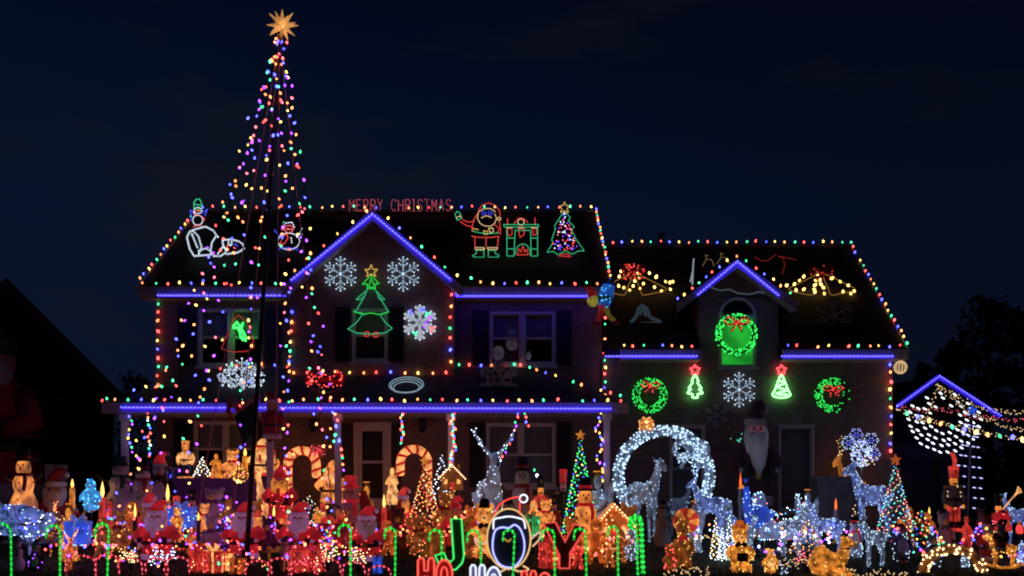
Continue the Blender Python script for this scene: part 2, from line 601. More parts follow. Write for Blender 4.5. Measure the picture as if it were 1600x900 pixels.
# ridge caps and a plumbing vent
B().prism([(27.33, 8.56), (27.5, 8.685), (27.67, 8.56)], -8.42, 2.24, 'x').o('ridge_cap', SHINGLE, house, False)
B().prism([(26.75, 7.49), (26.9, 7.625), (27.05, 7.49)], 2.07, 8.88, 'x').o('ridge_cap', SHINGLE, house, False)
B().tube([(wx(1033, 27.5), 27.5, 6.9), (wx(1033, 27.5), 27.5, wz(366, 27.5))], .07, 8).lathe([(.11, 0), (.11, .05), (.07, .06)], (wx(1033, 27.5), 27.5, wz(368, 27.5)), 8).o('vent_pipe', BLACK, house)

# fascias, gutters, soffits, rake boards
for (xa, xb, yf, zf, yb) in ((-8.40, bx0 - .002, 23.02, 5.58, YM), (bx1 + .002, 2.22, 23.02, 5.58, YM), (2.42, dx0 - .002, 22.92, 4.16, YW), (dx1 + .002, 8.86, 22.92, 4.16, YW)):
    B().box(xa, xb, yf, yf + .08, zf, zf + .22).o('fascia', TRIM, house, False)
    B().box(xa + .02, xb - .01, yf + .081, yb - .002, zf - .02, zf + .02).o('soffit', TRIM, house, False)


def rake(b, x0, z0, x1, z1, y0, y1, h):
    b.prism([(x0, z0), (x1, z1), (x1, z1 - h), (x0, z0 - h)], y0, y1)


fb = B()
rake(fb, el, ez - .02, ax, az - .02, 22.64, 22.698, .24); rake(fb, ax, az - .02, er, ez - .02, 22.64, 22.698, .24)
rake(fb, el + .05, ez - .16, ax, az - .16, 22.70, YB - .002, .05); rake(fb, ax, az - .16, er - .05, ez - .16, 22.70, YB - .002, .05)
fb.o('bay_rake_board', TRIM, house, False)
fb = B()
rake(fb, d_el, d_ez - .02, d_ax, d_az - .02, 22.94, 22.998, .2); rake(fb, d_ax, d_az - .02, d_er, d_ez - .02, 22.94, 22.998, .2)
rake(fb, d_el + .04, d_ez - .14, d_ax, d_az - .14, 23.0, yd - .002, .05); rake(fb, d_ax, d_az - .14, d_er - .04, d_ez - .14, 23.0, yd - .002, .05)
fb.o('dormer_rake_board', TRIM, house, False)
for (X, y0_, z0_, yr, zr) in ((-8.452, 23.1, 5.82, 27.5, 8.64), (2.242, 23.1, 5.82, 27.5, 8.64), (8.882, 23.0, 4.39, 26.9, 7.58)):
    B().prism([(y0_, z0_), (yr, zr), (yr, zr - .22), (y0_, z0_ - .22)], X, X + .03, 'x').o('gable_rake_board', TRIM, house, False)


def window(r, y, cols=2, blind=True, shut=None, sill=True, rows=2, label=None):
    """frame proud of the wall, panes set back in the opening, blind behind"""
    x0, x1, z0, z1 = r
    w = .055
    b = B()
    b.box(x0, x0 + w, y - .03, y + .1, z0, z1).box(x1 - w, x1, y - .03, y + .1, z0, z1)
    b.box(x0 + w, x1 - w, y - .03, y + .1, z1 - w, z1).box(x0 + w, x1 - w, y - .03, y + .1, z0, z0 + w)
    cw = (x1 - x0) / cols
    for c in range(1, cols): b.box(x0 + cw * c - .05, x0 + cw * c + .05, y - .025, y + .1, z0 + w, z1 - w)
    fr = b.o('window', FRAMEW, house, False)
    if label: fr['label'] = label
    for c in range(cols):
        xa, xb = x0 + cw * c + w, x0 + cw * (c + 1) - w
        for q in range(rows):
            za = z0 + w + (z1 - z0 - 2 * w) * q / rows; zb = z0 + w + (z1 - z0 - 2 * w) * (q + 1) / rows
            sb = B(); s = .03; yy = y + .02 + (.03 if q == 0 else 0)
            sb.box(xa, xa + s, yy, yy + .03, za, zb).box(xb - s, xb, yy, yy + .03, za, zb)
            sb.box(xa + s, xb - s, yy, yy + .03, za, za + s).box(xa + s, xb - s, yy, yy + .03, zb - s, zb)
            sb.o('sash', FRAMEW, fr, False)
            pane = CLEAR
            B().box(xa + s, xb - s, yy + .012, yy + .018, za + s, zb - s).o('pane', pane, fr, False)
    if blind:
        bb = B()
        zlo = z0 if blind != 'upper' else (z0 + z1) / 2
        n = int((z1 - zlo) / .05)
        for i in range(n):
            zz = zlo + .03 + i * .05
            bb.quad((x0 + .03, y + .12, zz), (x1 - .03, y + .12, zz), (x1 - .03, y + .145, zz + .052), (x0 + .03, y + .145, zz + .052))
        bb.o('blind', BLIND, fr, False)
    if sill: B().box(x0 - .05, x1 + .05, y - .07, y - .031, z0 - .07, z0).o('sill', FRAMEW, fr, False)
    if shut:
        for (p0, p1) in shut:
            sx0, sx1 = wx(p0, y), wx(p1, y)
            sb = B()
            sb.box(sx0, sx0 + .05, y - .05, y - .003, z0 - .02, z1 + .02).box(sx1 - .05, sx1, y - .05, y - .003, z0 - .02, z1 + .02)
            sb.box(sx0 + .05, sx1 - .05, y - .05, y - .003, z1 - .05, z1 + .02).box(sx0 + .05, sx1 - .05, y - .05, y - .003, z0 - .02, z0 + .05)
            n = int((z1 - z0 - .1) / .06)
            for i in range(n):
                zz = z0 + .05 + (z1 - z0 - .1) * i / n
                sb.quad((sx0 + .05, y - .02, zz + .065), (sx1 - .05, y - .02, zz + .065), (sx1 - .05, y - .045, zz), (sx0 + .05, y - .045, zz))
            sb.o('shutter', SHUT, house, False)
    return fr


cm, ct, cb_ = _new('clear window glass')
cb_.inputs['Base Color'].default_value = (.8, .8, .82, 1); cb_.inputs['Roughness'].default_value = .05
cb_.inputs['Transmission Weight'].default_value = 1.0; cb_.inputs['IOR'].default_value = 1.02
cb_.inputs['Specular IOR Level'].default_value = .6
CLEAR = cm
window(W_UL, YM, 2, 'upper', [(279, 307), (413, 441)])
window(W_UM, YB, 1, 'upper', [(524, 548), (608, 632)])
window(W_UR, YM, 2, 'upper', [(738, 763), (870, 893)])
window(W_LL, YM, 2, 'upper', [(272, 301), (404, 430)])
window(W_LR, YM, 2, True, [(733, 758), (870, 893)])
window(W_G1, YW, 1, True)
window(W_G2, YW, 1, True, rows=1)
# keystones over the two wing windows
for r_ in (W_G1, W_G2):
    cxk = (r_[0] + r_[1]) / 2
    B().prism([(cxk - .09, r_[3] + .03), (cxk + .09, r_[3] + .03), (cxk + .13, r_[3] + .28), (cxk - .13, r_[3] + .28)], YW - .05, YW - .003).o('keystone', CONC, house, False)
    B().box(r_[0] - .1, r_[1] + .1, YW - .04, YW - .002, r_[3] + .002, r_[3] + .028).o('lintel', TRIM, house, False)

# arched dormer window
ab = B()
x0, x1, z0, z1 = W_AR
ab.box(x0, x0 + .06, yd - .04, yd + .1, z0, z1).box(x1 - .06, x1, yd - .04, yd + .1, z0, z1).box(x0 + .06, x1 - .06, yd - .04, yd + .1, z0, z0 + .06)
ab.box(x0 + .06, x1 - .06, yd - .035, yd + .1, z1 - .04, z1 + .03)
arco = [(arc_c[0] + arc_r * math.cos(t * math.pi / 14), arc_c[1] + arc_r * math.sin(t * math.pi / 14)) for t in range(15)]
arci = [(arc_c[0] + (arc_r - .06) * math.cos(t * math.pi / 14), arc_c[1] + (arc_r - .06) * math.sin(t * math.pi / 14)) for t in range(15)]
for k in range(14):
    ab.prism([arco[k], arco[k + 1], arci[k + 1], arci[k]], yd - .04, yd + .1)
aw = ab.o('arched_window', FRAMEW, house, False)
B().box(x0 + .06, x1 - .06, yd + .03, yd + .04, z0 + .06, z1 - .04).o('pane', CLEAR, aw, False)
B().prism(arci + [(arci[0][0], z1 + .03)], yd + .03, yd + .04).o('pane', GLASS, aw, False)
B().box(x0 + .02, x1 - .02, yd + .10, yd + .12, z0 + .02, z1 - .02).o('blind', glow('green lit curtain', (.02, .6, .04), .7, (.3, .45, .3), 2, .5, 1.4), aw, False)
B().box(x0 - .05, x1 + .05, yd - .08, yd - .041, z0 - .06, z0).o('sill', FRAMEW, aw, False)

# front door
x0, x1, z0, z1 = D_FR
b = B().box(x0, x0 + .1, YM - .04, YM + .1, z0, z1).box(x1 - .1, x1, YM - .04, YM + .1, z0, z1).box(x0 + .1, x1 - .1, YM - .04, YM + .1, z1 - .1, z1)
door = b.o('door_frame', FRAMEW, house, False)
b = B(); xa, xb = x0 + .1, x1 - .1; zm = wz(722, YM)
b.box(xa, xa + .09, YM - .01, YM + .03, z0, z1 - .1).box(xb - .09, xb, YM - .01, YM + .03, z0, z1 - .1)
b.box(xa + .09, xb - .09, YM - .01, YM + .03, z1 - .2, z1 - .1).box(xa + .09, xb - .09, YM - .01, YM + .03, zm - .03, zm + .03).box(xa + .09, xb - .09, YM - .01, YM + .03, z0, z0 + .25)
b.o('storm_door', FRAMEW, door, False)
B().box(xa + .09, xb - .09, YM + .008, YM + .014, z0 + .25, zm - .03).o('pane', CLEAR, door, False)
B().box(xa + .09, xb - .09, YM + .008, YM + .014, zm + .03, z1 - .2).o('pane', CLEAR, door, False)
B().box(xa, xb, YM + .1, YM + .15, z0, z1 - .1).o('inner_door', paint('dark brown door paint', (.045, .022, .018), .4, .3, 5), door, False)
B().ell((xa + .05, YM - .05, z0 + 1.0), (.025, .03, .025), 8, 5).tube([(xa + .05, YM - .045, z0 + 1.0), (xa + .05, YM - .011, z0 + 1.0)], .01, 6).o('handle', GOLDP, door)
for (p0, p1) in ((534, 551), (613, 626)):
    B().box(wx(p0, YM), wx(p1, YM), YM - .05, YM - .003, .8, wz(662, YM)).box(wx(p0, YM) + .05, wx(p1, YM) - .05, YM - .06, YM - .051, .95, 1.7).box(wx(p0, YM) + .05, wx(p1, YM) - .05, YM - .06, YM - .051, 1.8, 2.6).o('sidelight_panel', SHUT, house, False)

# porch
px0, px1 = wx(195, 21.62), wx(948, 21.62)
b = B().box(-8.15, 2.045, 21.5, YM - .003, .62, .75)
b.o('porch_floor', CONC, house, False)
B().box(-8.1, 2.0, 21.56, 21.66, GZ - .05, .618).o('porch_skirt', BRICK, house, False)
for p in (195, 422, 528, 705, 948):
    X = wx(p, 21.65)
    B().box(X - .065, X + .065, 21.6, 21.73, .90, 2.72).box(X - .1, X + .1, 21.57, 21.76, .751, .9).box(X - .1, X + .1, 21.57, 21.76, 2.721, 2.86).o('porch_post', FRAMEW, house, False)
b = B()
A_, B_, C_, D_ = (-8.52, YP, 3.09), (2.42, YP, 3.09), (.25, 23.497, 4.02), (-6.3, 23.497, 4.02)
E_, F_ = (-8.52, 23.497, 3.09), (2.42, 23.397, 3.09)
b.quad(A_, B_, C_, D_).quad(A_, D_, E_).quad(B_, F_, C_)
b.quad((-8.5, YP, 3.04), (-8.5, 23.49, 3.04), (2.4, 23.39, 3.04), (2.4, YP, 3.04))
b.o('porch_roof', SHINGLE, house, False)
b = B().box(-8.52, 2.42, YP - .05, YP + .02, 2.86, 3.075).box(-8.52, -8.46, YP + .021, 23.39, 2.86, 3.03).box(2.36, 2.42, YP + .021, 23.39, 2.86, 3.03)
b.o('porch_fascia', TRIM, house, False)
b = B()
n = 34
for i in range(n):
    xa = -8.45 + i * (2.35 + 8.45) / n
    b.box(xa, xa + .30, YP + .03, 23.38, 2.87, 2.885)
b.o('porch_ceiling', TRIM, house, False)
# porch sconces
for p in (491, 660):
    X = wx(p, YM); Z = wz(664, YM)
    b = B().tube([(X, YM - .005, Z + .1), (X, YM - .12, Z + .12)], .015, 6).lathe([(.05, -.15), (.09, -.02), (.1, .1), (.02, .2)], (X, YM - .12, Z - .02), 8)
    b.o('porch_lantern', BLACK, house)

# ------------------------------------------------------------------ neighbours and trees
Y = 30.0
pk = P(10, 433, Y)
nb = thing('neighbour_house', 'dark unlit gabled house to the left of the decorated one', 'house', (pk[0], Y, GZ), None, False, rad(24))
DWALL = paint('dark neighbour siding', (.045, .042, .045), .9, .2, 4)
pz, ezn, ew = pk[2] - GZ, 3.91 - GZ, 3.32
b = B()
for i in range(27):                                                        # clapboards
    za = i * .26; zb = za + .26
    def half(z): return ew - .35 if z < ezn - .2 else max(.05, ew * (pz - z) / (pz - ezn) - .25)
    if zb > pz - .2: break
    b.prism([(-half(za), za), (half(za), za), (half(zb), zb), (-half(zb), zb)], .5 - .012 * (i % 2), .7)
b.box(ew - .55, ew - .35, .7, 10, 0, ezn - .1)
b.o('wall', DWALL, nb, False)
B().prism([(-ew, ezn), (0, pz), (ew, ezn), (ew, ezn - .2), (0, pz - .2), (-ew, ezn - .2)], 0, 10.5).o('roof', SHINGLE, nb, False)
b = B(); rake(b, -ew, ezn - .01, 0, pz - .01, -.04, -.002, .34); rake(b, 0, pz - .01, ew, ezn - .01, -.04, -.002, .34)
b.o('rake_board', paint('brown rake paint', (.22, .14, .13), .7, .2, 4), nb, False)
r_ = (1.05, 1.75, 1.9, 3.6)
b = B().box(r_[0], r_[0] + .08, .44, .5, r_[2], r_[3]).box(r_[1] - .08, r_[1], .44, .5, r_[2], r_[3]).box(r_[0] + .08, r_[1] - .08, .44, .5, r_[3] - .08, r_[3]).box(r_[0] + .08, r_[1] - .08, .44, .5, r_[2], r_[2] + .08)
wn = b.o('window', paint('dim window frame', (.10, .10, .12), .6, .2, 4), nb, False)
B().box(r_[0] + .08, r_[1] - .08, .465, .48, r_[2] + .08, r_[3] - .08).o('pane', GLASS, wn, False)

# gabled outbuilding on the right with blue light strips
sh = thing('gabled_garage', 'small gabled garage at the right edged with blue light strips', 'garage', (wx(1470, 30), 30, GZ), None, True)
pk = P(1466, 584, Y); e0 = P(1399, 632, Y); e1 = P(1562, 646, Y)
DSID = paint('grey garage siding', (.14, .13, .14), .8, .2, 4)
b = B().prism([(e0[0] + .25, GZ), (e1[0] - .25, GZ), (e1[0] - .25, e1[2] - .2), (pk[0], pk[2] - .22), (e0[0] + .25, e0[2] - .2)], Y + .6, Y + .8)
b.box(e0[0] + .25, e0[0] + .4, Y + .8, Y + 7, GZ, e0[2] - .2).box(e1[0] - .4, e1[0] - .25, Y + .8, Y + 7, GZ, e1[2] - .2)
b.o('wall', DSID, sh, False)
B().prism([(e0[0], e0[2]), (pk[0], pk[2]), (e1[0], e1[2]), (e1[0], e1[2] - .14), (pk[0], pk[2] - .14), (e0[0], e0[2] - .14)], Y, Y + 7.3).o('roof', SHINGLE, sh, False)
b = B(); rake(b, e0[0], e0[2], pk[0], pk[2], Y - .05, Y - .002, .2); rake(b, pk[0], pk[2], e1[0], e1[2], Y - .05, Y - .002, .2)
b.o('rake_board', TRIM, sh, False)
b = B()
gx0, gx1 = pk[0] - 1.15, pk[0] + 1.15
for i in range(4):
    b.box(gx0, gx1, Y + .55, Y + .598, GZ + .02 + i * .52, GZ + .5 + i * .52)
b.o('garage_door', paint('pale garage door', (.2, .19, .2), .6, .15, 4), sh, False)
led_strip('blue light strip along left slope of the small garage gable', [(e0[0], Y - .1, e0[2] - .08), (pk[0], Y - .1, pk[2] - .08)])
led_strip('blue light strip along right slope of the small garage gable', [(pk[0], Y - .1, pk[2] - .08), (e1[0], Y - .1, e1[2] - .08)])


def tree(name, label, px, py, Y, wid, hgt_frac=.75, n=1600, cat='tree', leafm=None, conical=False, group=None):
    X = wx(px, Y); H = wz(py, Y) - GZ
    T = thing(name, label, cat, (X, Y, GZ), group)
    tr = B()
    tr.tube([(0, 0, 0), (.05, 0, H * .25), (-.05, .05, H * .55), (0, 0, H * .85)], [H * .03, H * .022, H * .014, H * .004], 7)
    for k in range(9):
        a = k * 2.4; z = H * (.22 + .07 * k)
        L = wid * (.55 if not conical else .6 * (1 - z / H))
        tr.tube([(0, 0, z), (math.cos(a) * L * .5, math.sin(a) * L * .5, z + .1 * H * .6), (math.cos(a) * L, math.sin(a) * L, z + .13 * H)], [H * .010, H * .006, H * .002], 5)
    tr.o('trunk', BROWNF, T)
    lv = B()
    cl = []
    for k in range(46):
        t = R.random()
        z = H * (1 - hgt_frac + hgt_frac * t)
        rr = wid * ((1 - t) ** .8 + .04 if conical else math.sqrt(max(.02, 1 - (2 * t - .85) ** 2 * .8)))
        a = R.uniform(0, 6.28); q = rr * math.sqrt(R.random())
        cl.append((Vector((math.cos(a) * q, math.sin(a) * q, z)), wid * R.uniform(.14, .3)))
    for _ in range(n):
        c, s = R.choice(cl)
        d = Vector((R.gauss(0, 1), R.gauss(0, 1), R.gauss(0, .8))).normalized() * s * R.uniform(.4, 1.1)
        p = c + d
        u = Vector((R.uniform(-1, 1), R.uniform(-1, 1), R.uniform(-1, 1))).normalized(); w, _q = _perp(u)
        L = H * .03 * R.uniform(.6, 1.3)
        lv.quad(p - u * L, p + w * L * .5, p + u * L, p - w * L * .5)
    lv.o('crown', leafm or LEAFD, T, False)
    return T


LEAFD = paint('dark night foliage', (.03, .05, .025), .9, .5, 1, 0)
tree('tall_tree', 'tallest dark tree rising behind the garage at the right edge', 1545, 476, 46, 2.3, .85, 2600, group='dark trees behind the house')
tree('leafy_tree', 'broad dark tree behind the small blue lit gable', 1490, 540, 44, 1.5, .85, 1600, group='dark trees behind the house')
tree('round_tree', 'dark round tree cut off by the right border', 1612, 520, 47, 1.8, .85, 1800, group='dark trees behind the house')
tree('low_tree', 'low dark tree beside the right corner of the house', 1440, 572, 40, 1.2, .85, 1000, group='dark trees behind the house')
tree('distant_tree', 'distant dark tree in the gap between both houses', 205, 590, 60, 3.0, .85, 1400, group='dark trees behind the house')
tl = B()
for _ in range(5200):
    x = R.uniform(-75, 75); h = 3.2 + 1.6 * noise.noise(Vector((x * .22, 0, 3))) + .6 * noise.noise(Vector((x * 1.1, 2, 3)))
    z = R.random() ** .7 * h; y = 80 + R.uniform(-3, 3); L = R.uniform(.25, .6)
    u = Vector((R.uniform(-1, 1), R.uniform(-1, 1), R.uniform(-1, 1))).normalized(); w, _q = _perp(u)
    p = Vector((x, y, z)); tl.quad(p - u * L, p + w * L * .6, p + u * L, p - w * L * .6)
tl.o('far_treeline', LEAFD, None, False, 'stuff')

# ------------------------------------------------------------------ roof line strings of large bulbs
GR = 'strings of coloured bulbs along roof edges'
ye = 23.0
string('coloured bulbs down the left gable edge of the main roof', [(-8.46, 27.5, 8.71), (-8.47, 23.08, 5.89)], .31, PAT, group=GR)
string('coloured bulbs along the long ridge of the main roof', [(-8.3, 27.45, 8.75), (2.2, 27.45, 8.75)], .29, PAT2, group=GR)
string('coloured bulbs down the right gable edge of the main roof', [(2.25, 27.5, 8.72), (2.26, 23.08, 5.89)], .25, PAT, group=GR)
string('coloured bulbs on the main eave left of the brick bay', [(-8.3, 23.05, 5.89), (bx0 - .1, 23.05, 5.89)], .27, ['orange', 'green', 'red', 'yellow', 'blue'], group=GR)
string('coloured bulbs on the main eave right of the brick bay', [(bx1 + .4, 23.05, 6.0), (bx1 + .5, 23.05, 5.89), (2.1, 23.05, 5.89)], .262, ['green', 'orange', 'yellow', 'blue', 'red'], group=GR)
string('coloured bulbs spaced up the left roof slope of the bay gable', [(el - .05, 22.75, ez + .06), (ax - .1, 22.75, az + .02)], .42, ['yellow', 'orange', 'green', 'red', 'yellow'], group=GR)
string('coloured bulbs spaced down the right roof slope of the bay gable', [(ax + .1, 22.75, az + .03), (er + .05, 22.75, ez + .06)], .33, ['green', 'yellow', 'blue', 'orange', 'green', 'red'], group=GR)
string('coloured bulbs along the wing roof ridge', [(2.4, 26.85, 7.68), (8.8, 26.85, 7.68)], .25, ['green', 'red', 'blue', 'yellow', 'orange'], group=GR)
string('coloured bulbs down the right gable edge of the wing roof', [(8.9, 26.9, 7.66), (8.91, 23.0, 4.46)], .245, ['green', 'red', 'blue', 'orange', 'yellow'], group=GR)
string('coloured bulbs on the wing eave left of the dormer', [(2.5, 22.95, 4.46), (dx0 - .05, 22.95, 4.46)], .22, ['yellow', 'red', 'green', 'red', 'blue', 'orange'], group=GR)
string('coloured bulbs on the wing eave right of the dormer', [(dx1 + .1, 22.95, 4.46), (8.8, 22.95, 4.46)], .23, ['blue', 'red', 'green', 'orange', 'yellow'], group=GR)
string('coloured bulbs up the left slope of the dormer', [(d_el, 22.98, d_ez + .06), (d_el + .28, 22.98, d_ez + .26), (d_ax - .1, 22.98, d_az + .06)], .2, ['blue', 'yellow', 'red', 'green', 'blue', 'red'], group=GR)
string('coloured bulbs down the right slope of the dormer', [(d_ax, 22.98, d_az + .06), (d_er + .1, 22.98, d_ez + .05)], .24, ['orange', 'green', 'red', 'blue', 'yellow'], group=GR)
string('coloured bulbs along the whole porch eave', [(-8.5, YP - .03, 3.13), (2.4, YP - .03, 3.13)], .262, ['red', 'orange', 'green', 'blue', 'yellow', 'red', 'yellow', 'orange', 'green'], group=GR)
string('coloured bulbs climbing the left hip of the porch roof', [(-8.45, YP + .05, 3.18), (-6.35, 23.4, 4.08)], .3, ['green', 'orange', 'blue', 'yellow', 'red'], group=GR)
string('coloured bulbs down the right hip of the porch roof', [(.2, 23.4, 4.08), (2.35, YP + .05, 3.18)], .27, ['red', 'green', 'orange', 'blue', 'yellow'], group=GR)
string('coloured bulbs across the porch roof below the bay', [(bx0 + .1, 22.9, 3.86), (bx1 - .1, 22.9, 3.86)], .31, ['orange', 'red', 'blue', 'orange', 'yellow'], group=GR)
string('coloured bulbs across the porch roof top right of the bay', [(bx1 + .1, 23.38, 4.09), (.2, 23.38, 4.09)], .25, ['green', 'red', 'blue', 'orange', 'red'], group=GR)
string('coloured bulbs along the porch roof top left of the bay', [(-6.3, 23.38, 4.09), (bx0 - .05, 23.38, 4.09)], .3, ['red', 'green', 'orange', 'blue', 'yellow'], group=GR)
GV = 'bulb strings hung down the house corners'
string('glowing bulbs down the left front corner of the house', [(-8.10, 23.42, 5.5), (-8.10, 23.42, 3.5)], .21, ['green', 'red', 'orange', 'red', 'yellow', 'blue', 'red', 'green', 'red', 'yellow'], group=GV, r=.030)
string('red and orange bulbs down the right corner of the bay', [(bx1 - .06, 22.93, 5.62), (bx1 - .06, 22.93, 3.9)], .25, ['red', 'orange', 'red', 'green', 'red', 'blue', 'orange', 'yellow'], group=GV, r=.030)
string('coloured bulbs down the joint between house and wing', [(2.1, 23.3, 5.3), (2.12, 23.3, 3.3)], .16, ['yellow', 'red', 'green', 'blue', 'orange', 'white', 'red', 'green'], group=GV)
string('coloured bulbs down the far right corner of the wing', [(8.63, 23.32, 4.1), (8.63, 23.32, 1.9)], .2, ['blue', 'orange', 'red', 'yellow', 'green', 'orange', 'blue', 'red', 'yellow', 'blue', 'red'], group=GV, r=.030)
string('tiny bulbs running up the left corner of the bay', [(bx0 - .02, 22.95, 3.9), (bx0 + .05, 22.95, 5.3)], .22, ['orange', 'blue', 'green', 'yellow', 'red'], r=.03, group=GV)

# ------------------------------------------------------------------ blue strips
led_strip('blue light strip on main eave left of the bay', [P(247, 462, 23.0), P(451, 462, 23.0)])
led_strip('blue light strip on main eave right of the bay', [P(712, 448, 23.0), P(713, 463, 23.0), P(918, 463, 23.0)])
led_strip('blue light strip up the left rake of the bay gable', [P(455, 438, 22.6), P(582, 335, 22.6)])
led_strip('blue light strip down the right rake of the bay gable', [P(582, 335, 22.6), P(705, 438, 22.6)])
led_strip('blue light strip under the wing eave left of the dormer', [P(946, 557, 22.9), P(1089, 557, 22.9)])
led_strip('blue light strip under the wing eave right of the dormer', [P(1221, 557, 22.9), P(1396, 557, 22.9)])
led_strip('blue light strip up the left rake of the dormer', [P(1090, 461, 22.9), P(1152, 409, 22.9)])
led_strip('blue light strip down the right rake of the dormer', [P(1152, 409, 22.9), P(1217, 462, 22.9)])
led_strip('long blue light strip along the porch eave', [P(190, 637, YP - .1), P(955, 639, YP - .1)])

# ------------------------------------------------------------------ flagpole tree of bulb strands
PX0, PT = P(384, 884, 17.2), P(437, 62, 17.2)
pole = thing('flagpole', 'tall slanting black flagpole that carries the tree of bulb strands', 'flagpole', (PX0[0], 17.2, gz(17.2)), None, True)
pb = Vector((PX0[0], 17.2, gz(17.2))); pt = Vector(PT)
B().tube([pb, pb + (pt - pb) * .5, pt], [.045, .036, .022], 10).o('shaft', POLEM, pole)
B().lathe([(.16, 0), (.16, .04), (.08, .08), (.07, .3)], tuple(pb), 10).o('base_flange', POLEM, pole)
B().ell(tuple(pt + Vector((0, 0, .03))), .06, 8, 6).o('finial', GOLDP, pole)
cen = Vector((wx(352, 17.4), 17.4, gz(17.4)))
ORD = ['leftmost', 'second from left', 'third from left', 'fourth from left', 'fifth from left', 'sixth from left', 'sixth from right', 'fifth from right',
       'fourth from right', 'third from right', 'second from right', 'rightmost']
angs = []
for i in range(12):
    a = math.pi * 2 * (i + .35) / 12
    angs.append((math.cos(a), a))
angs.sort()
for i, (_c, a) in enumerate(angs):
    foot = cen + Vector((math.cos(a) * 2.15, math.sin(a) * 1.7, .05))
    top = pt + Vector((math.cos(a) * .06, math.sin(a) * .06, -.08))
    pts = []
    for k in range(25):
        t = k / 24
        p = top + (foot - top) * t
        p.z -= .25 * math.sin(math.pi * t)
        pts.append(tuple(p))
    string('multicoloured bulb strand from the pole top down to the lawn, ' + ORD[i], pts, R.uniform(.24, .29), ['blue', 'orange', 'green', 'red', 'purple', 'blue', 'pink', 'yellow', 'purple', 'orange'], .0205, 'strands of the flagpole light tree', start=R.randrange(10), wire=.004, jit=1.0, noise_=.085, name='light_strand')
# guy wires of the pole
gw = thing('guy_wires', 'thin reddish guy wires staying the slanting flagpole', 'wires', tuple(pt), None, True)
for q in ((wx(527, 19), 19, gz(19)), (wx(300, 19.5), 19.5, gz(19.5)), (wx(360, 20), 20, gz(20)), (wx(430, 20.5), 20.5, gz(20.5))):
    B().tube([tuple(pt), q], .011, 5).o('wire', paint('reddish plastic guy wire', (.42, .2, .22), .5, .1, 5, 0), gw)
# star on top: many pointed spikes
st = thing('star_topper', 'spiky gold many pointed star glowing on top of the flagpole', 'star', P(441, 40, 17.2), None, False)
GSTAR = glow('gold star plastic', (1, .46, .13), .75, (.8, .5, .2), 5, .3, 1.1)
core = B().ell((0, 0, 0), .07, 10, 7).o('core', glow('star core', (1, .72, .34), 3.0), st)
k = 0
for (dx, dz, dy, L) in ((0, 1, 0, .28), (.75, .75, -.2, .27), (1, .0, 0, .27), (.8, -.7, -.2, .3), (0, -1, -.3, .24), (-.75, -.7, -.2, .28), (-1, .05, 0, .26), (-.8, .7, -.2, .28),
                        (.4, .95, .3, .22), (-.45, .9, -.4, .24), (.3, .2, -1, .2), (-.3, -.3, -1, .2), (.95, .4, .4, .24), (-.95, -.35, .4, .24), (0, .2, 1, .22), (.35, -.95, .4, .24)):
    d = Vector((dx, dy, dz)).normalized()
    B().tube([tuple(d * .03), tuple(d * .08), tuple(d * L)], [.05, .042, .004], 6).o('spike', GSTAR, st, False)

# ------------------------------------------------------------------ flat rope light figures


def figure(name, label, cat, Y, strokes, r=.012, br=.016, step=.055, s=4.0, group=None, dim=.55, stand=None, frame=True):
    """strokes: (part name, colour, photo points, closed). All lie in one upright plane at depth Y."""
    p0 = strokes[0][2][0]
    T = thing(name, label, cat, P(p0[0], p0[1], Y), group, True)
    for stv in strokes:
        nm, k, pts = stv[0], stv[1], [P(x, y, Y) for x, y in stv[2]]
        closed = len(stv) > 3 and stv[3] == 1
        if closed: pts = pts + [pts[0]]
        kk = k.split('/')
        ob = B().tube(pts, r, 5).o(nm, rope(kk[0], dim), T)
        q = path_points(pts, step)
        if len(kk) == 1: beads(ob, q, k, br, s, 'bulbs')
        else:
            for j, c in enumerate(kk): beads(ob, q[j::len(kk)], c, br, s, 'bulbs')
    if stand:
        for (x, y0, y1) in stand:
            B().tube([P(x, y0, Y), P(x, y1, Y + .02)], .010, 5).o('stake', STEEL, T)
    return T


def rY(py):      # depth at which an upright figure whose foot is seen at row py stands on the main roof
    return 10.577 / (.641 - (740 - py) / 1600)


def rYw(py):     # the same for the wing roof
    return 16.02 / (.818 - (740 - py) / 1600)


def circ(cx, cy, rx, ry=None, n=20, a0=0, a1=360):
    ry = ry or rx
    return [(cx + rx * math.cos(rad(a0 + (a1 - a0) * i / n)), cy - ry * math.sin(rad(a0 + (a1 - a0) * i / n))) for i in range(n + (0 if a1 - a0 >= 360 else 1))]


figure('polar_bear_light', 'white rope light polar bear lying on the left of the main roof', 'light figure', rY(401) - .25, [
    ('back_outline', 'white', [(340, 370), (333, 360), (321, 354), (305, 358), (296, 362), (292, 371), (296, 388), (303, 400), (328, 398), (331, 393)]),
    ('haunch', 'white', [(302, 361), (310, 369), (315, 386), (311, 396)]), ('haunch_edge', 'white', [(300, 366), (309, 388)]), ('belly', 'white', [(311, 392), (321, 388), (330, 393)]),
    ('foreleg', 'white', [(338, 368), (331, 379), (329, 391), (333, 400), (345, 400), (354, 393), (349, 384), (341, 396)]),
    ('head', 'white', [(349, 384), (347, 375), (361, 374), (373, 377), (380, 382), (381, 388), (373, 394), (354, 397)]),
    ('ear', 'white', [(357, 375), (357, 383), (362, 383), (362, 376)]), ('eye', 'blue', [(368, 382), (372, 385)]), ('mouth', 'red', [(355, 385), (357, 391)]), ('nose', 'pink', [(366, 387), (369, 389)])], br=.026, r=.022, s=2.2)
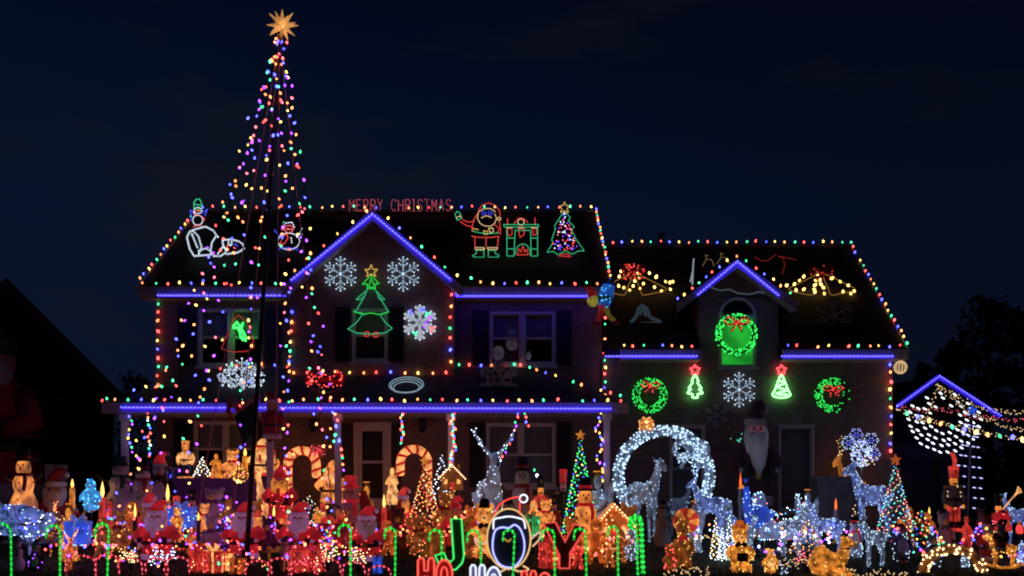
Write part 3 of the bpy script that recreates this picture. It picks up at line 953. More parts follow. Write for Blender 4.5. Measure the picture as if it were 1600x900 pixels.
figure('penguin_light', 'small rope light penguin in green hat on the left end of the roof ridge', 'light figure', rY(355), [
    ('hat', 'green', [(303, 325), (303, 316), (307, 311), (312, 311), (315, 318), (316, 326), (303, 325)]), ('hat_stripe', 'green', [(304, 319), (315, 321)]),
    ('face', 'white', circ(309, 329, 6, 5, 10), 1), ('beak', 'orange', [(307, 328), (312, 329), (308, 330)]), ('scarf', 'red', [(304, 335), (313, 337), (320, 342), (317, 346)]),
    ('left_flipper', 'blue', [(303, 333), (297, 328), (299, 337), (298, 345)]), ('right_flipper', 'blue', [(316, 333), (324, 327), (320, 338)]),
    ('belly', 'white', circ(309, 344, 8, 8, 12), 1), ('feet', 'red', [(303, 354), (309, 351), (316, 354)])], br=.017, s=2.6)
figure('snowman_light', 'rope light snowman with candy cane and scarf right of the pole on the roof', 'light figure', rY(393), [
    ('hat', 'white', [(442, 357), (445, 349), (456, 347), (460, 355)]), ('hat_band', 'pink', [(441, 359), (460, 358)]), ('holly', 'green', [(443, 347), (446, 347)]),
    ('face', 'pink', circ(451, 358, 7, 6, 10), 1), ('nose', 'orange', [(450, 357), (454, 359)]), ('body', 'white', circ(451, 377, 17, 13, 18), 1),
    ('candy_cane', 'red', [(438, 380), (442, 370), (448, 365), (450, 372), (444, 381), (441, 381)]), ('buttons', 'white', [(455, 372), (456, 380)]),
    ('left_arm', 'blue', [(437, 368), (430, 362), (429, 358)]), ('right_arm', 'white', [(464, 370), (470, 362), (472, 356)]), ('right_twig', 'white', [(468, 366), (473, 366)]),
    ('base', 'blue', [(437, 389), (445, 387), (458, 388), (466, 390)])], br=.017, s=2.4)
# the red greeting on the ridge
GL = {'M': [[(0, 0), (0, 1), (.5, .35), (1, 1), (1, 0)]], 'E': [[(1, 0), (0, 0), (0, 1), (1, 1)], [(0, .5), (.8, .5)]], 'R': [[(0, 0), (0, 1), (.8, 1), (1, .8), (.8, .5), (0, .5)], [(.4, .5), (1, 0)]],
      'Y': [[(0, 1), (.5, .5), (1, 1)], [(.5, .5), (.5, 0)]], 'C': [[(1, .85), (.8, 1), (.3, 1), (0, .7), (0, .3), (.3, 0), (.8, 0), (1, .15)]], 'H': [[(0, 0), (0, 1)], [(1, 0), (1, 1)], [(0, .5), (1, .5)]],
      'I': [[(.5, 0), (.5, 1)], [(.15, 0), (.85, 0)], [(.15, 1), (.85, 1)]], 'S': [[(1, .85), (.75, 1), (.25, 1), (0, .78), (.2, .55), (.8, .45), (1, .22), (.75, 0), (.25, 0), (0, .15)]], 'T': [[(.5, 0), (.5, 1)], [(0, 1), (1, 1)]],
      'A': [[(0, 0), (.5, 1), (1, 0)], [(.22, .4), (.78, .4)]]}
T = thing('merry_christmas_sign', 'red light sign reading MERRY CHRISTMAS along the ridge', 'sign', P(545, 330, 27.3), None, True)
Ys = 27.3
x = 545.0
for ch in 'MERRY CHRISTMAS':
    if ch == ' ': x += 10; continue
    w_ = 10.2 if ch != 'I' else 7
    b = B(); q = []
    for stv in GL[ch]:
        pts = [P(x + 1 + u * (w_ - 3.2), 329 - v * 17, Ys) for u, v in stv]
        b.tube(pts, .008, 5); q += path_points(pts, .06)
    ob = b.o('letter', rope('pink', R.choice((.2, .4, .5))), T)
    beads(ob, q, 'pink', .012, R.choice((.8, 1.3, 1.6)), 'bulbs')
    x += w_ + .9
B().tube([P(545, 331, Ys + .03), P(708, 331, Ys + .03)], .012, 5).o('rail', STEEL, T)
for px_ in (550, 620, 700):
    B().tube([P(px_, 331, Ys + .03), (wx(px_, Ys), Ys + .1, 8.45)], .012, 5).o('stake', STEEL, T)
yS = rY(402)
figure('waving_santa_light', 'rope light Santa in red waving on the right half of the roof', 'light figure', yS, [
    ('coat', 'red/orange', [(746, 334), (741, 342), (738, 352), (738, 362)]), ('coat_edge', 'red', [(780, 345), (782, 356), (782, 367)]), ('coat_skirt', 'red/orange', [(738, 369), (748, 371), (768, 371), (780, 369)]),
    ('belt', 'green', [(738, 361), (750, 364), (766, 365), (780, 364)]), ('belt_top', 'yellow', [(738, 357), (748, 359)]), ('buckle', 'yellow', [(756, 361), (756, 366), (762, 366), (762, 361)], 1),
    ('beard', 'warm', [(747, 334), (746, 341), (750, 349), (757, 353), (766, 354), (773, 349), (776, 341), (773, 334)]), ('moustache', 'warm', [(753, 340), (760, 337), (768, 340)]),
    ('hat', 'red', [(748, 328), (754, 320), (764, 317), (774, 321), (780, 329), (782, 338)]), ('hat_trim', 'warm', [(748, 331), (756, 326), (767, 326), (774, 331)]), ('pompom', 'warm', circ(780, 342, 2.5, 2.5, 8), 1),
    ('glasses', 'blue', circ(756, 333, 3, 3, 8), 1), ('glasses_lens', 'blue', circ(766, 333, 3, 3, 8), 1),
    ('raised_arm', 'red', [(740, 346), (731, 347), (722, 343)]), ('raised_arm_edge', 'red', [(738, 355), (728, 352), (719, 346)]), ('mitten', 'green', [(714, 343), (711, 335), (714, 330), (719, 333), (721, 340), (716, 344)], 1), ('cuff', 'warm', [(714, 340), (719, 337), (722, 341)]),
    ('right_arm', 'red', [(774, 352), (780, 357), (777, 364)]), ('hand', 'warm', [(764, 357), (770, 356), (771, 362), (766, 364)], 1),
    ('left_leg', 'red', [(742, 372), (742, 386)]), ('leg_seam', 'red', [(760, 372), (759, 384)]), ('right_leg', 'red/orange', [(779, 371), (777, 386)]),
    ('left_cuff', 'warm', [(743, 387), (757, 387), (757, 390), (743, 390)], 1), ('right_cuff', 'warm', [(762, 387), (777, 387), (777, 390), (762, 390)], 1),
    ('left_boot', 'green', [(745, 391), (744, 396), (738, 400), (743, 402), (756, 402), (756, 391)], 1), ('right_boot', 'green', [(763, 391), (763, 402), (778, 402), (780, 399), (774, 396), (773, 391)], 1)], br=.015, s=1.9, step=.06)
figure('fireplace_light', 'green rope light fireplace with stockings beside the roof Santa', 'light figure', yS, [
    ('mantel', 'green', [(787, 351), (842, 351), (841, 355), (788, 355)], 1), ('left_pillar', 'green', [(792, 356), (792, 400), (803, 400), (805, 360)]), ('right_pillar', 'green', [(840, 356), (840, 400), (830, 400), (829, 360)]), ('left_band', 'green', [(792, 372), (804, 372)]), ('left_lower_band', 'green', [(792, 389), (804, 389)]), ('right_band', 'green', [(830, 372), (840, 372)]), ('right_lower_band', 'green', [(830, 389), (840, 389)]), ('opening', 'green', [(805, 360), (829, 360)]),
    ('hearth', 'green', circ(817, 398, 12, 17, 10, 0, 180)), ('flames', 'red', [(808, 398), (811, 389), (814, 394), (817, 384), (820, 394), (823, 389), (826, 398), (808, 398)]),
    ('stocking', 'red', [(793, 357), (800, 357), (800, 366), (795, 369), (793, 364)], 1), ('middle_stocking', 'red', [(811, 357), (819, 357), (819, 366), (813, 371), (811, 365)], 1), ('right_stocking', 'red', [(832, 357), (838, 357), (838, 366), (833, 368)], 1),
    ('stocking_cuff', 'warm', [(792, 356), (800, 356)]), ('middle_cuff', 'warm', [(810, 356), (819, 356)]), ('right_cuff', 'warm', [(831, 356), (839, 356)]),
    ('candle', 'red', [(793, 350), (793, 341)]), ('right_candle', 'red', [(836, 350), (836, 340)]), ('wreath', 'warm', circ(814, 347, 5, 5, 10), 1), ('ribbon', 'red', [(804, 348), (810, 341), (818, 341), (825, 348)])], br=.015, s=1.7, step=.055)
xt = figure('tree_light', 'rope light Christmas tree with star at the right of the roof', 'light figure', yS, [
    ('outline', 'green', [(882, 330), (891, 340), (888, 345), (897, 354), (893, 359), (900, 374), (913, 392), (904, 392), (895, 397), (883, 392), (871, 398), (865, 393), (855, 394), (864, 379), (862, 375), (868, 357), (866, 354), (874, 341), (882, 330)]),
    ('star', 'yellow', [(882, 316), (884.5, 321), (890, 322), (886, 326), (888, 332), (882, 329), (876, 332), (878, 326), (874, 322), (879.5, 321)], 1), ('tub', 'red', [(874, 400), (878, 397), (888, 397), (892, 401), (874, 400)])], br=.014, s=1.9)
qs = []
for _ in range(80):
    t = R.random() ** .7; qs.append(P(882 + R.uniform(-1, 1) * (2 + 19 * t), 333 + 57 * t, yS - .02))
for j, k in enumerate(('red', 'blue', 'pink', 'purple', 'white')):
    beads(xt, qs[j::5], k, .018, 2.4)


def flake(name, label, px, py, r, Y, k='ice', s=3., lit=True, group=None, th=.016, arms=6, mat=None, tilt=0., dim=.25):
    T = thing(name, label, 'snowflake', P(px, py, Y), group, True)
    c = Vector(P(px, py, Y)); sc = Y / F
    for i in range(arms):
        a = math.pi * 2 * i / arms + (math.pi / 2 if arms == 6 else 0) + tilt
        d = Vector((math.cos(a), 0, math.sin(a))); L = r * sc
        segs = [[c + d * L * .08, c + d * L]]
        for t, l in ((.45, .28), (.72, .30)):
            for sg in (-1, 1):
                a2 = a + sg * rad(55)
                segs.append([c + d * L * t, c + d * L * t + Vector((math.cos(a2), 0, math.sin(a2))) * L * l])
        b = B(); q = []
        for sgm in segs:
            b.tube(sgm, th, 5); q += path_points(sgm, .06)
            q.append(sgm[1])
        ob = b.o('arm', (mat or TINSEL) if not lit else rope(k, dim), T)
        if lit: beads(ob, q, k, .02, s, 'bulbs')
    B().tube([c + Vector((r * sc * .1 * math.cos(j), 0, r * sc * .1 * math.sin(j))) for j in [q_ * .785 for q_ in range(8)]], th, 5, True).o('hub', TINSEL if not lit else rope(k, .25), T)
    return T


flake('snowflake', 'icy white lit snowflake at upper left of the bay wall', 532, 428, 26, YB - .06, s=2.0, group='lit snowflakes on the brick walls')
flake('snowflake', 'icy white lit snowflake at upper right of the bay wall', 630, 428, 26, YB - .06, s=2.0, group='lit snowflakes on the brick walls')
flake('snowflake', 'icy white lit snowflake below the arched dormer window', 1155, 609, 26, YW - .08, s=2.0, group='lit snowflakes on the brick walls')
flake('snowflake', 'small unlit grey snowflake on the wing wall beside the tall Santa', 1120, 649, 19, YW - .06, lit=False, th=.02)
flake('snowflake', 'big unlit pale snowflake lying on the porch roof under the upper window', 780, 594, 32, 22.3, lit=False, th=.06, mat=WHITEF)
flake('snowflake', 'faint unlit snowflake on the wing roof right of the dormer', 1303, 493, 30, rYw(505), lit=False, th=.03, mat=GREYF)
T = flake('snowflake', 'bright white twinkling starburst snowflake on the porch roof left of the pole', 378, 594, 34, 22.2, 'white', 2.0, th=.014, group='lit snowflakes on the brick walls', arms=8)
b = B()
for _ in range(110):
    a = R.uniform(0, 6.283); q_ = math.sqrt(R.random())
    p = Vector(P(378 + 40 * q_ * math.cos(a), 591 + 17 * q_ * math.sin(a), 22.1 + R.uniform(-.2, .2))); d = Vector((math.cos(a), R.uniform(-.5, .5), math.sin(a))) * R.uniform(.02, .05)
    b.tube([p - d, p + d], .011, 4)
b.o('spark', emit('starburst white', (.62, .74, 1), .8), T, False, 'stuff')
T = flake('snowflake', 'thick bright white snowflake with coloured bulbs on the bay right side', 656, 504, 27, YB - .1, 'white', 2.0, th=.036, arms=6, dim=.5)
for k, c in (('blue', (660, 482)), ('green', (668, 490)), ('purple', (672, 497)), ('red', (676, 515)), ('blue', (640, 488)), ('green', (648, 522)), ('purple', (664, 508))):
    beads(T, [Vector(P(c[0] + R.uniform(-4, 4), c[1] + R.uniform(-4, 4), YB - .2)) for _ in range(5)], k, .03, 3.)

figure('bay_tree_light', 'large green rope light Christmas tree with yellow star on the bay', 'light figure', YB - .12, [
    ('top_tier', 'lime', [(580, 430), (592, 443), (586, 444), (586, 451), (574, 451), (574, 444), (566, 444), (580, 430)]), ('inner_tip', 'lime', [(580, 435), (576, 449), (586, 449), (580, 435)]),
    ('middle_tier', 'green', [(570, 456), (556, 468), (563, 468), (568, 464)]), ('middle_tier_right', 'green', [(589, 456), (601, 468), (594, 468), (590, 463)]), ('left_side', 'green', [(574, 452), (568, 466), (555, 488), (566, 489), (572, 492)]), ('right_side', 'green', [(586, 452), (594, 466), (607, 487), (598, 490), (590, 492)]), ('garland', 'lime', [(553, 487), (566, 491), (580, 489), (594, 492), (608, 487)]),
    ('lower_left', 'green', [(566, 492), (556, 505), (544, 514)]), ('lower_right', 'green', [(594, 492), (602, 504), (613, 513)]), ('hem', 'green', [(544, 514), (556, 520), (578, 522), (602, 520), (613, 513)]),
    ('star', 'yellow', [(580, 414), (583, 421), (590, 421), (584.5, 426), (587, 432), (580, 428), (573, 432), (575, 426), (570, 421), (577, 421)], 1), ('ornament', 'red', circ(573, 522, 4, 4, 8), 1), ('ornament_right', 'red', circ(587, 523, 4, 4, 8), 1)], br=.015, s=1.7, step=.05)
figure('candy_tree_outline', 'red rope light bell outline in the upper left window', 'light figure', YM - .14, [
    ('outline', 'red', [(372, 492), (362, 505), (352, 530), (346, 545), (362, 550), (385, 549), (397, 543), (394, 525), (386, 503), (372, 492)])], br=.010, s=.7, dim=.35)
figure('green_bell_light', 'glowing green bell light over the upper left window glass', 'light figure', YM - .2, [
    ('bow', 'lime', [(365, 510), (370, 503), (375, 510), (380, 504), (378, 512), (364, 512)]), ('bell', 'lime', [(371, 512), (377, 514), (382, 522), (384, 533), (377, 528), (375, 518), (371, 512)]), ('clapper', 'lime', [(378, 526), (380, 532)])], r=.026, br=.026, s=3.0, dim=4.0)


def neon(name, label, px, py, strokes, star):
    T = thing(name, label, 'neon light', P(px, py, YW - .1), 'neon trees on the wing wall', True)
    for nm, pts, cl in strokes:
        pts = [P(px + x, py + y, YW - .1) for x, y in pts]
        B().tube(smooth_path(pts, 3, cl == 1), .021, 8, cl == 1).o(nm, emit('neon green', (.20, 1, .22), 4.2), T)
    pts = []
    for i in range(10):
        rr = 8 if i % 2 == 0 else 4.5
        a = rad(90 + 36 * i); pts.append(P(px + star[0] + rr * math.cos(a), py + star[1] - rr * math.sin(a), YW - .1))
    B().tube(pts, .026, 8, True).o('star', emit('neon red', (1, .07, .09), 2.2), T)
    B().tube([P(px, py + 22, YW - .1), P(px, py + 22, YW - .003)], .01, 5).o('mount', BLACK, T)


neon('neon_tree', 'green neon tree outline with trunk and red star left of centre flake', 1086, 603, [('outline', [(0, -17), (-5, -8), (-4, -5), (-10, 4), (-6, 5), (-12, 11), (-4, 13), (-4, 18), (4, 18), (4, 13), (12, 11), (6, 5), (10, 4), (4, -5), (5, -8)], 1)], (0, -25))
neon('neon_tree', 'green neon tree with zigzag garland and red star right of centre flake', 1221, 603, [('outline', [(0, -17), (-6, -5), (-10, 6), (-14, 14), (-6, 18), (6, 18), (14, 14), (10, 6), (6, -5)], 1), ('garland', [(-4, -8), (6, -5), (-7, 2), (9, 7), (-9, 12), (10, 14)], 0)], (0, -25))


def wreath(label, px, py, r, Y, lit='full', bow='red', k='leaf', s=2.4, tube=None, lean=0.):
    T = thing('wreath', label, 'wreath', P(px, py, Y), 'round green wreaths', True)
    c = Vector(P(px, py, Y)); sc = Y / F; Rr = r * sc * .80; tr = (tube or r * .2) * sc
    nb_ = B(); q = []
    for i in range(420):
        a = R.uniform(0, 6.283); b_ = R.uniform(0, 6.283)
        d = Vector((math.cos(a), 0, math.sin(a)))
        nrm = d * math.cos(b_) + Vector((0, -1, 0)) * math.sin(b_)
        p = c + d * Rr + nrm * tr * .6
        u, w = _perp(nrm); t = (u * R.uniform(-1, 1) + w * R.uniform(-1, 1)).normalized() * tr * .25
        nb_.quad(p - t, p + t, p + nrm * tr * R.uniform(.5, .9))
    nb_.tube([c + Vector((math.cos(j * .3142), 0, math.sin(j * .3142))) * Rr for j in range(20)], tr * .6, 6, True)
    ring = nb_.o('needles', NEEDLE, T, False)
    for i in range(250):
        a = R.uniform(0, 6.283)
        if lit == 'left' and not (rad(60) < a < rad(270)) and R.random() < .85: continue
        b_ = R.uniform(.2, math.pi - .2)
        d = Vector((math.cos(a), 0, math.sin(a)))
        q.append(c + d * Rr + (d * math.cos(b_) + Vector((0, -1, 0)) * math.sin(b_)) * tr * 1.1)
    beads(T, q, k, .02, s)
    bq = []
    bb = B()
    by = .35 * r * sc if lit != 'full' else .55 * r * sc
    for sgn in (-1, 1):
        pts = [c + Vector((0, -tr * 1.2, by)), c + Vector((sgn * r * sc * .35, -tr * 1.4, by + r * sc * .22)), c + Vector((sgn * r * sc * .55, -tr * 1.4, by)), c + Vector((sgn * r * sc * .3, -tr * 1.3, by - r * sc * .12)), c + Vector((0, -tr * 1.2, by))]
        bb.tube(smooth_path(pts, 4), r * sc * .05, 5); bq += path_points(pts, .045)
        tl_ = [c + Vector((0, -tr * 1.2, by)), c + Vector((sgn * r * sc * .25, -tr * 1.2, by - r * sc * .45))]
        bb.tube(tl_, r * sc * .05, 5); bq += path_points(tl_, .045)
    bo = bb.o('bow', REDF, T)
    if bow: beads(bo, [p + Vector((R.uniform(-.03, .03), -.03, R.uniform(-.03, .03))) for p in bq], bow, .016, 1.6, 'bulbs')
    return T


wreath('green lit wreath with red centre bow at the left of the wing wall', 1015, 618, 27, YW - .12, 'full', s=1.7)
wreath('half lit green wreath with red bow at the right of the wing wall', 1300, 618, 27, YW - .12, 'left', s=1.7)
wreath('large bright green wreath with red bow hung on the arched window', 1150, 523, 35, yd - .16, 'full', s=2.4, tube=35 * .13)
# ring of white lights and the red bow wreath lying on the porch roof
T = thing('tilted_ring', 'white wire ring of lights lying tilted on the porch roof', 'ring light', P(635, 601, 22.1), None, True)
c = Vector(P(635, 601, 22.1))
for j, rr in enumerate((.37, .33, .28)):
    pts = [c + Vector((math.cos(a * .2618) * rr, math.sin(a * .2618) * rr * .8, .16 * math.sin(a * .2618) * rr / .37 * 1.2 - .03 * j)) for a in range(24)]
    ob = B().tube(pts, .012, 5, True).o('hoop', rope('ice', .35), T)
    beads(ob, path_points(pts, .06, True), 'ice', .014, 1.2, 'bulbs')
T = thing('bow_wreath', 'dim purple wreath with lit red bow leaning on the porch roof', 'wreath', P(510, 600, 22.0), None, True)
c = Vector(P(510, 600, 22.0))
B().tube([c + Vector((math.cos(a * .2618) * .33, math.sin(a * .2618) * .1, math.sin(a * .2618) * .2 - .02)) for a in range(24)], .05, 6, True).o('ring', paint('purple grey tinsel', (.22, .1, .2), .8, .4, 20, .4), T)
bo = B().tube(smooth_path([c + Vector(v) * 1.3 for v in ((0, -.12, .05), (-.22, -.15, .15), (-.3, -.15, .02), (0, -.12, .05), (.22, -.15, .15), (.3, -.15, .02), (0, -.12, .05))], 4), .045, 6).o('bow', REDF, T)
beads(bo, [c + Vector((R.uniform(-.38, .38), -.26, R.uniform(-.10, .26))) for _ in range(46)], 'red', .02, 2.2, 'bulbs')

# gold bells and bows on the wing roof
for lab, bulbs_, bow in (('gold bulb bells with red bow on the wing roof left of the dormer',
        [(178, 270), (190, 240), (270, 295), (285, 250), (260, 325), (320, 312), (355, 250), (395, 272), (385, 332), (425, 355), (478, 345), (475, 305), (492, 300), (240, 350), (175, 325), (205, 335), (290, 280), (300, 340), (450, 300)], (990, 424)),
        ('gold bulb bells with dim bow on the wing roof right of the dormer', None, (1284, 425))):
    if bulbs_: pp = [(920 + x_ / 3.75, 360 + y_ / 3.75) for x_, y_ in bulbs_]
    else: pp = [(1180 + x_ / 3.75, 360 + y_ / 3.75) for x_, y_ in [(185, 322), (230, 315), (260, 293), (285, 270), (240, 350), (285, 345), (345, 345), (350, 320), (380, 290), (385, 315), (400, 335), (405, 370), (365, 255), (450, 280), (498, 300), (545, 322), (515, 358), (580, 355), (560, 370), (595, 330), (355, 293), (350, 360)]]
    Yr = rYw(462)
    T = thing('bells_light', lab, 'light figure', P(bow[0], bow[1], Yr), 'gold bells on the wing roof', True)
    cx_ = bow[0]
    for sg, nm in ((-1, 'left_bell'), (1, 'right_bell')):
        pts = [P(cx_ + sg * u, v, Yr) for u, v in ((2, 428), (14, 432), (30, 440), (46, 448), (52, 452), (42, 456), (28, 459), (14, 461), (10, 450), (4, 438), (2, 428))]
        B().tube(smooth_path(pts, 2), .012, 5).o(nm, rope('gold', .22), T)
    bulbs_on(T, [Vector(P(x_, y_, Yr)) for x_, y_ in pp], ['yellow'], .036, 1.)
    bq = [P(cx_ + R.uniform(-17, 17), bow[1] + R.uniform(-12, 14), Yr - .05) for _ in range(46)]
    bo = B().tube(smooth_path([P(cx_ + u, bow[1] + v, Yr - .03) for u, v in ((0, 0), (-14, -11), (-17, 2), (0, 0), (14, -11), (17, 2), (0, 0), (-7, 14), (0, 0), (7, 14))], 3), .03, 5).o('bow', REDF, T)
    beads(bo, bq[:46 if bulbs_ else 14], 'red', .02, 1.6 if bulbs_ else .9, 'bulbs')

# dim figures standing on the wing roof
figure('candle_light', 'white tinsel candle standing left of the dormer roof', 'light figure', rYw(446) , [('stem', 'white', [(1082, 444), (1083, 418), (1084, 404)]), ('drip', 'white', [(1079, 440), (1082, 425)])], r=.02, br=.02, s=.5, dim=.3)
figure('sleigh_outline', 'dim warm outlined reindeer team above the dormer on the wing roof', 'light figure', rYw(425), [
    ('reindeer', 'warm', [(1098, 415), (1104, 405), (1112, 406), (1116, 416)]), ('antler', 'warm', [(1104, 405), (1102, 398), (1107, 400)]), ('second_reindeer', 'warm', [(1120, 412), (1127, 402), (1136, 403), (1140, 412)]), ('second_antler', 'warm', [(1127, 402), (1126, 395), (1131, 398)])], s=.35, dim=.12, br=.012)
figure('sleigh_outline', 'dim red outlined sleigh right of the dormer peak', 'light figure', rYw(432), [
    ('runner', 'red', [(1180, 402), (1190, 408), (1200, 407), (1212, 398)]), ('seat', 'red', [(1222, 428), (1226, 418), (1225, 405), (1216, 400), (1244, 406)])], s=.3, dim=.14, br=.012)
figure('bell_outline', 'unlit grey rope bell shape on the wing roof behind the elf', 'light figure', rYw(503), [
    ('bell', 'ice', [(985, 506), (994, 494), (998, 482), (1004, 477), (1010, 482), (1016, 496), (1030, 502), (1034, 505), (1000, 506)]), ('clapper', 'ice', [(1000, 492), (1004, 482), (1010, 494)])], s=.05, dim=.04, r=.045, br=.02)
figure('garland_swag', 'thin white tinsel swag across the dormer gable', 'garland', yd - .08, [('swag', 'ice', [(1108, 448), (1125, 454), (1140, 452), (1152, 458), (1170, 460), (1186, 456), (1194, 458)])], s=.25, dim=.1, br=.014)
T = thing('gold_ornament', 'round gold wire ornament ball hanging at the right wing eave', 'ornament', P(1407, 574, 22.9), None, True)
c = Vector(P(1407, 574, 22.9))
for j in range(6):
    a = j * math.pi / 6
    pts = [c + Vector((math.cos(a) * math.sin(t * .3927), math.sin(a) * math.sin(t * .3927), math.cos(t * .3927))) * .14 for t in range(16)]
    B().tube(pts, .008, 4, True).o('hoop', rope('warm', .5), T)
    beads(T, pts, 'warm', .013, 1.4)
B().tube([c + Vector((0, 0, .14)), c + Vector((0, .05, .5))], .006, 4).o('hanger', BLACK, T)

# a stuffed elf hanging from the roof corner, brightened by added glow
T = thing('hanging_elf', 'stuffed elf in blue and green dangling from the roof corner', 'elf figure', P(943, 450, 22.75), None, True)
Ye = 22.75
B().tube([P(951, 446, Ye), P(947, 462, Ye), P(943, 478, Ye)], [.14, .17, .13], 9).o('body', glow('blue elf jacket, lamp inside', (.04, .22, 1), .30, (.05, .15, .5)), T)
B().lathe([(.16, -.04), (.18, 0), (.16, .04)], P(946, 466, Ye), 10).o('belt', GREENF, T)
for a_, b2, c2 in (((948, 446), (955, 438), (960, 446)), ((939, 470), (930, 470), (925, 458))):
    B().tube([P(*a_, Ye), P(*b2, Ye - .1), P(*c2, Ye - .05)], [.06, .055, .045], 7).o('arm', BLUEF, T)
for a_, b2, c2 in (((940, 478), (938, 492), (932, 505)), ((946, 480), (952, 494), (962, 504))):
    B().tube([P(*a_, Ye), P(*b2, Ye - .08), P(*c2, Ye - .04)], [.075, .06, .05], 7).o('leg', glow('red stocking, lamp inside', (1, .05, .03), .12, (.5, .04, .04)) if a_[0] < 944 else glow('yellow stocking, lamp inside', (.8, .6, .08), .10, (.45, .38, .06)), T)
    B().ell(P(*c2, Ye - .08), (.10, .06, .05), 8, 6).o('shoe', REDF, T)
B().ell(P(926, 470, Ye - .1), (.13, .12, .14), 10, 8).ell(P(926, 471, Ye - .23), .03, 6, 5).o('head', glow('yellow elf face, lamp inside', (.85, .75, .10), .22, (.6, .5, .1)), T)
B().ell(P(923, 468, Ye - .21), .016, 6, 5).ell(P(929, 468, Ye - .21), .016, 6, 5).o('eyes', BLACK, T)
B().tube([P(927, 463, Ye - .1), P(922, 452, Ye - .1), P(914, 448, Ye - .1)], [.13, .08, .02], 9).o('hat', glow('red stocking, lamp inside', (1, .05, .03), .12, (.5, .04, .04)), T)
beads(T, [Vector(P(R.uniform(938, 956), R.uniform(446, 480), Ye - .19)) for _ in range(16)], 'cyan', .015, 2.2)

# ------------------------------------------------------------------ yard figures: builders in a unit space one high, facing -y
LIT = glow('lamp lit warm plastic', (1, .31, .06), .54, (.66, .38, .25), 6, .15, 2.1)
LITW = glow('lamp lit cream plastic', (1, .45, .13), .68, (.75, .55, .38), 6, .2, 2.1)
LITR = glow('lamp lit red plastic', (1, .07, .05), .34, (.6, .05, .05), 5, .2, 1.9)
LITG = glow('lamp lit gold plastic', (1, .32, .04), .42, (.7, .4, .1), 6, .2, 2.0)
LITO = glow('lamp lit deep orange', (1, .18, .03), .27, (.6, .3, .1), 5, .2, 1.9)
LITDIM = glow('lamp lit brown plastic', (1, .26, .05), .10, (.32, .17, .08), 6, .2, 2.0)
LITBL = glow('lamp lit blue plastic', (.03, .12, 1), .5, (.1, .2, .7))
LITCY = glow('lamp lit cyan mesh', (.07, .42, 1), .55, (.1, .3, .7), 6)
LITICE = glow('lamp lit icy mesh', (.34, .48, .75), .12, (.5, .6, .75), 9, .1, 2.2)
LITBLW = glow('lamp lit pale blue mesh', (.20, .32, .95), .22, (.42, .52, .85), 9, .1, 2.2)
LITGR = glow('lamp lit green plastic', (.06, .55, .14), .5, (.05, .4, .1))
PALE = paint('pale moulded plastic', (.66, .58, .62), .55, .12, 4)
BEARDP = glow('white beard plastic, faint lamp inside', (.80, .30, .75), .17, (.62, .58, .62), 3, .5, 1.2)  # purple glow stands in for coloured yard light falling on beards and trim
FACEP = glow('face plastic, faint lamp inside', (1, .2, .35), .08, (.55, .32, .26), 3, .5, 1.2)  # pink glow stands in for coloured yard light falling on faces
REDP = glow('red coat plastic, faint lamp inside', (1, .03, .05), .26, (.5, .03, .03), 3.5, .3, 1.5)
REDU = paint('unlit red plastic', (.42, .03, .035), .5, .2, 4)
GREENU = paint('unlit dark green plastic', (.03, .10, .06), .5, .2, 4)
BLUEU = paint('unlit blue plastic', (.05, .10, .30), .5, .2, 4)


STAND = [True]


def stand_T(name, label, cat, px, Y, top, bot, w=1.0, group=None, rz=0., X=None):
    """an Empty whose unit-high parts are scaled to reach from photo row bot to row top at depth Y"""
    z1 = wz(top, Y); z0 = max(gz(Y), wz(bot, Y)) if bot else gz(Y)
    if YP < Y < YM and wx(px, Y) < 2.0: z0 = max(z0, .752)
    H = z1 - z0
    T = thing(name, label, cat, (wx(px, Y) if X is None else X, Y, z0), group, False, rz, (H * w, H * w, H))
    T['h'] = H
    fl = .752 if (YP < Y < YM and wx(px, Y) < 2.0) else gz(Y)
    if z0 - fl > .04 and STAND[0]:
        d = (z0 - fl) / H
        B().tube([(0, .02, -d), (0, .02, .03)], .03, 6).lathe([(.12, -d), (.12, -d + .03), (.04, -d + .05)], (0, .02, 0), 8).o('stand', BLACK, T)
    return T


def fbeads(T, b, n, ks, r=.013, s=5., off=.012, name='mini_bulbs'):
    H = T['h']
    if isinstance(ks, str) and ks in ('ice', 'white'): n = int(n * 1.5); s *= .42
    elif isinstance(ks, str) and ks in ('yellow', 'warm', 'gold', 'orange'): s *= .42
    q = b.sample(n, off / H)
    if isinstance(ks, str): ks = [ks]
    for j, k in enumerate(ks):
        beads(T, q[j::len(ks)], k, r / H, s, name)


def eyes(T, c, dx, r=.014):
    B().ell((c[0] - dx, c[1], c[2]), r, 6, 5).o('eye', BLACK, T)
    B().ell((c[0] + dx, c[1], c[2]), r, 6, 5).o('eye', BLACK, T)


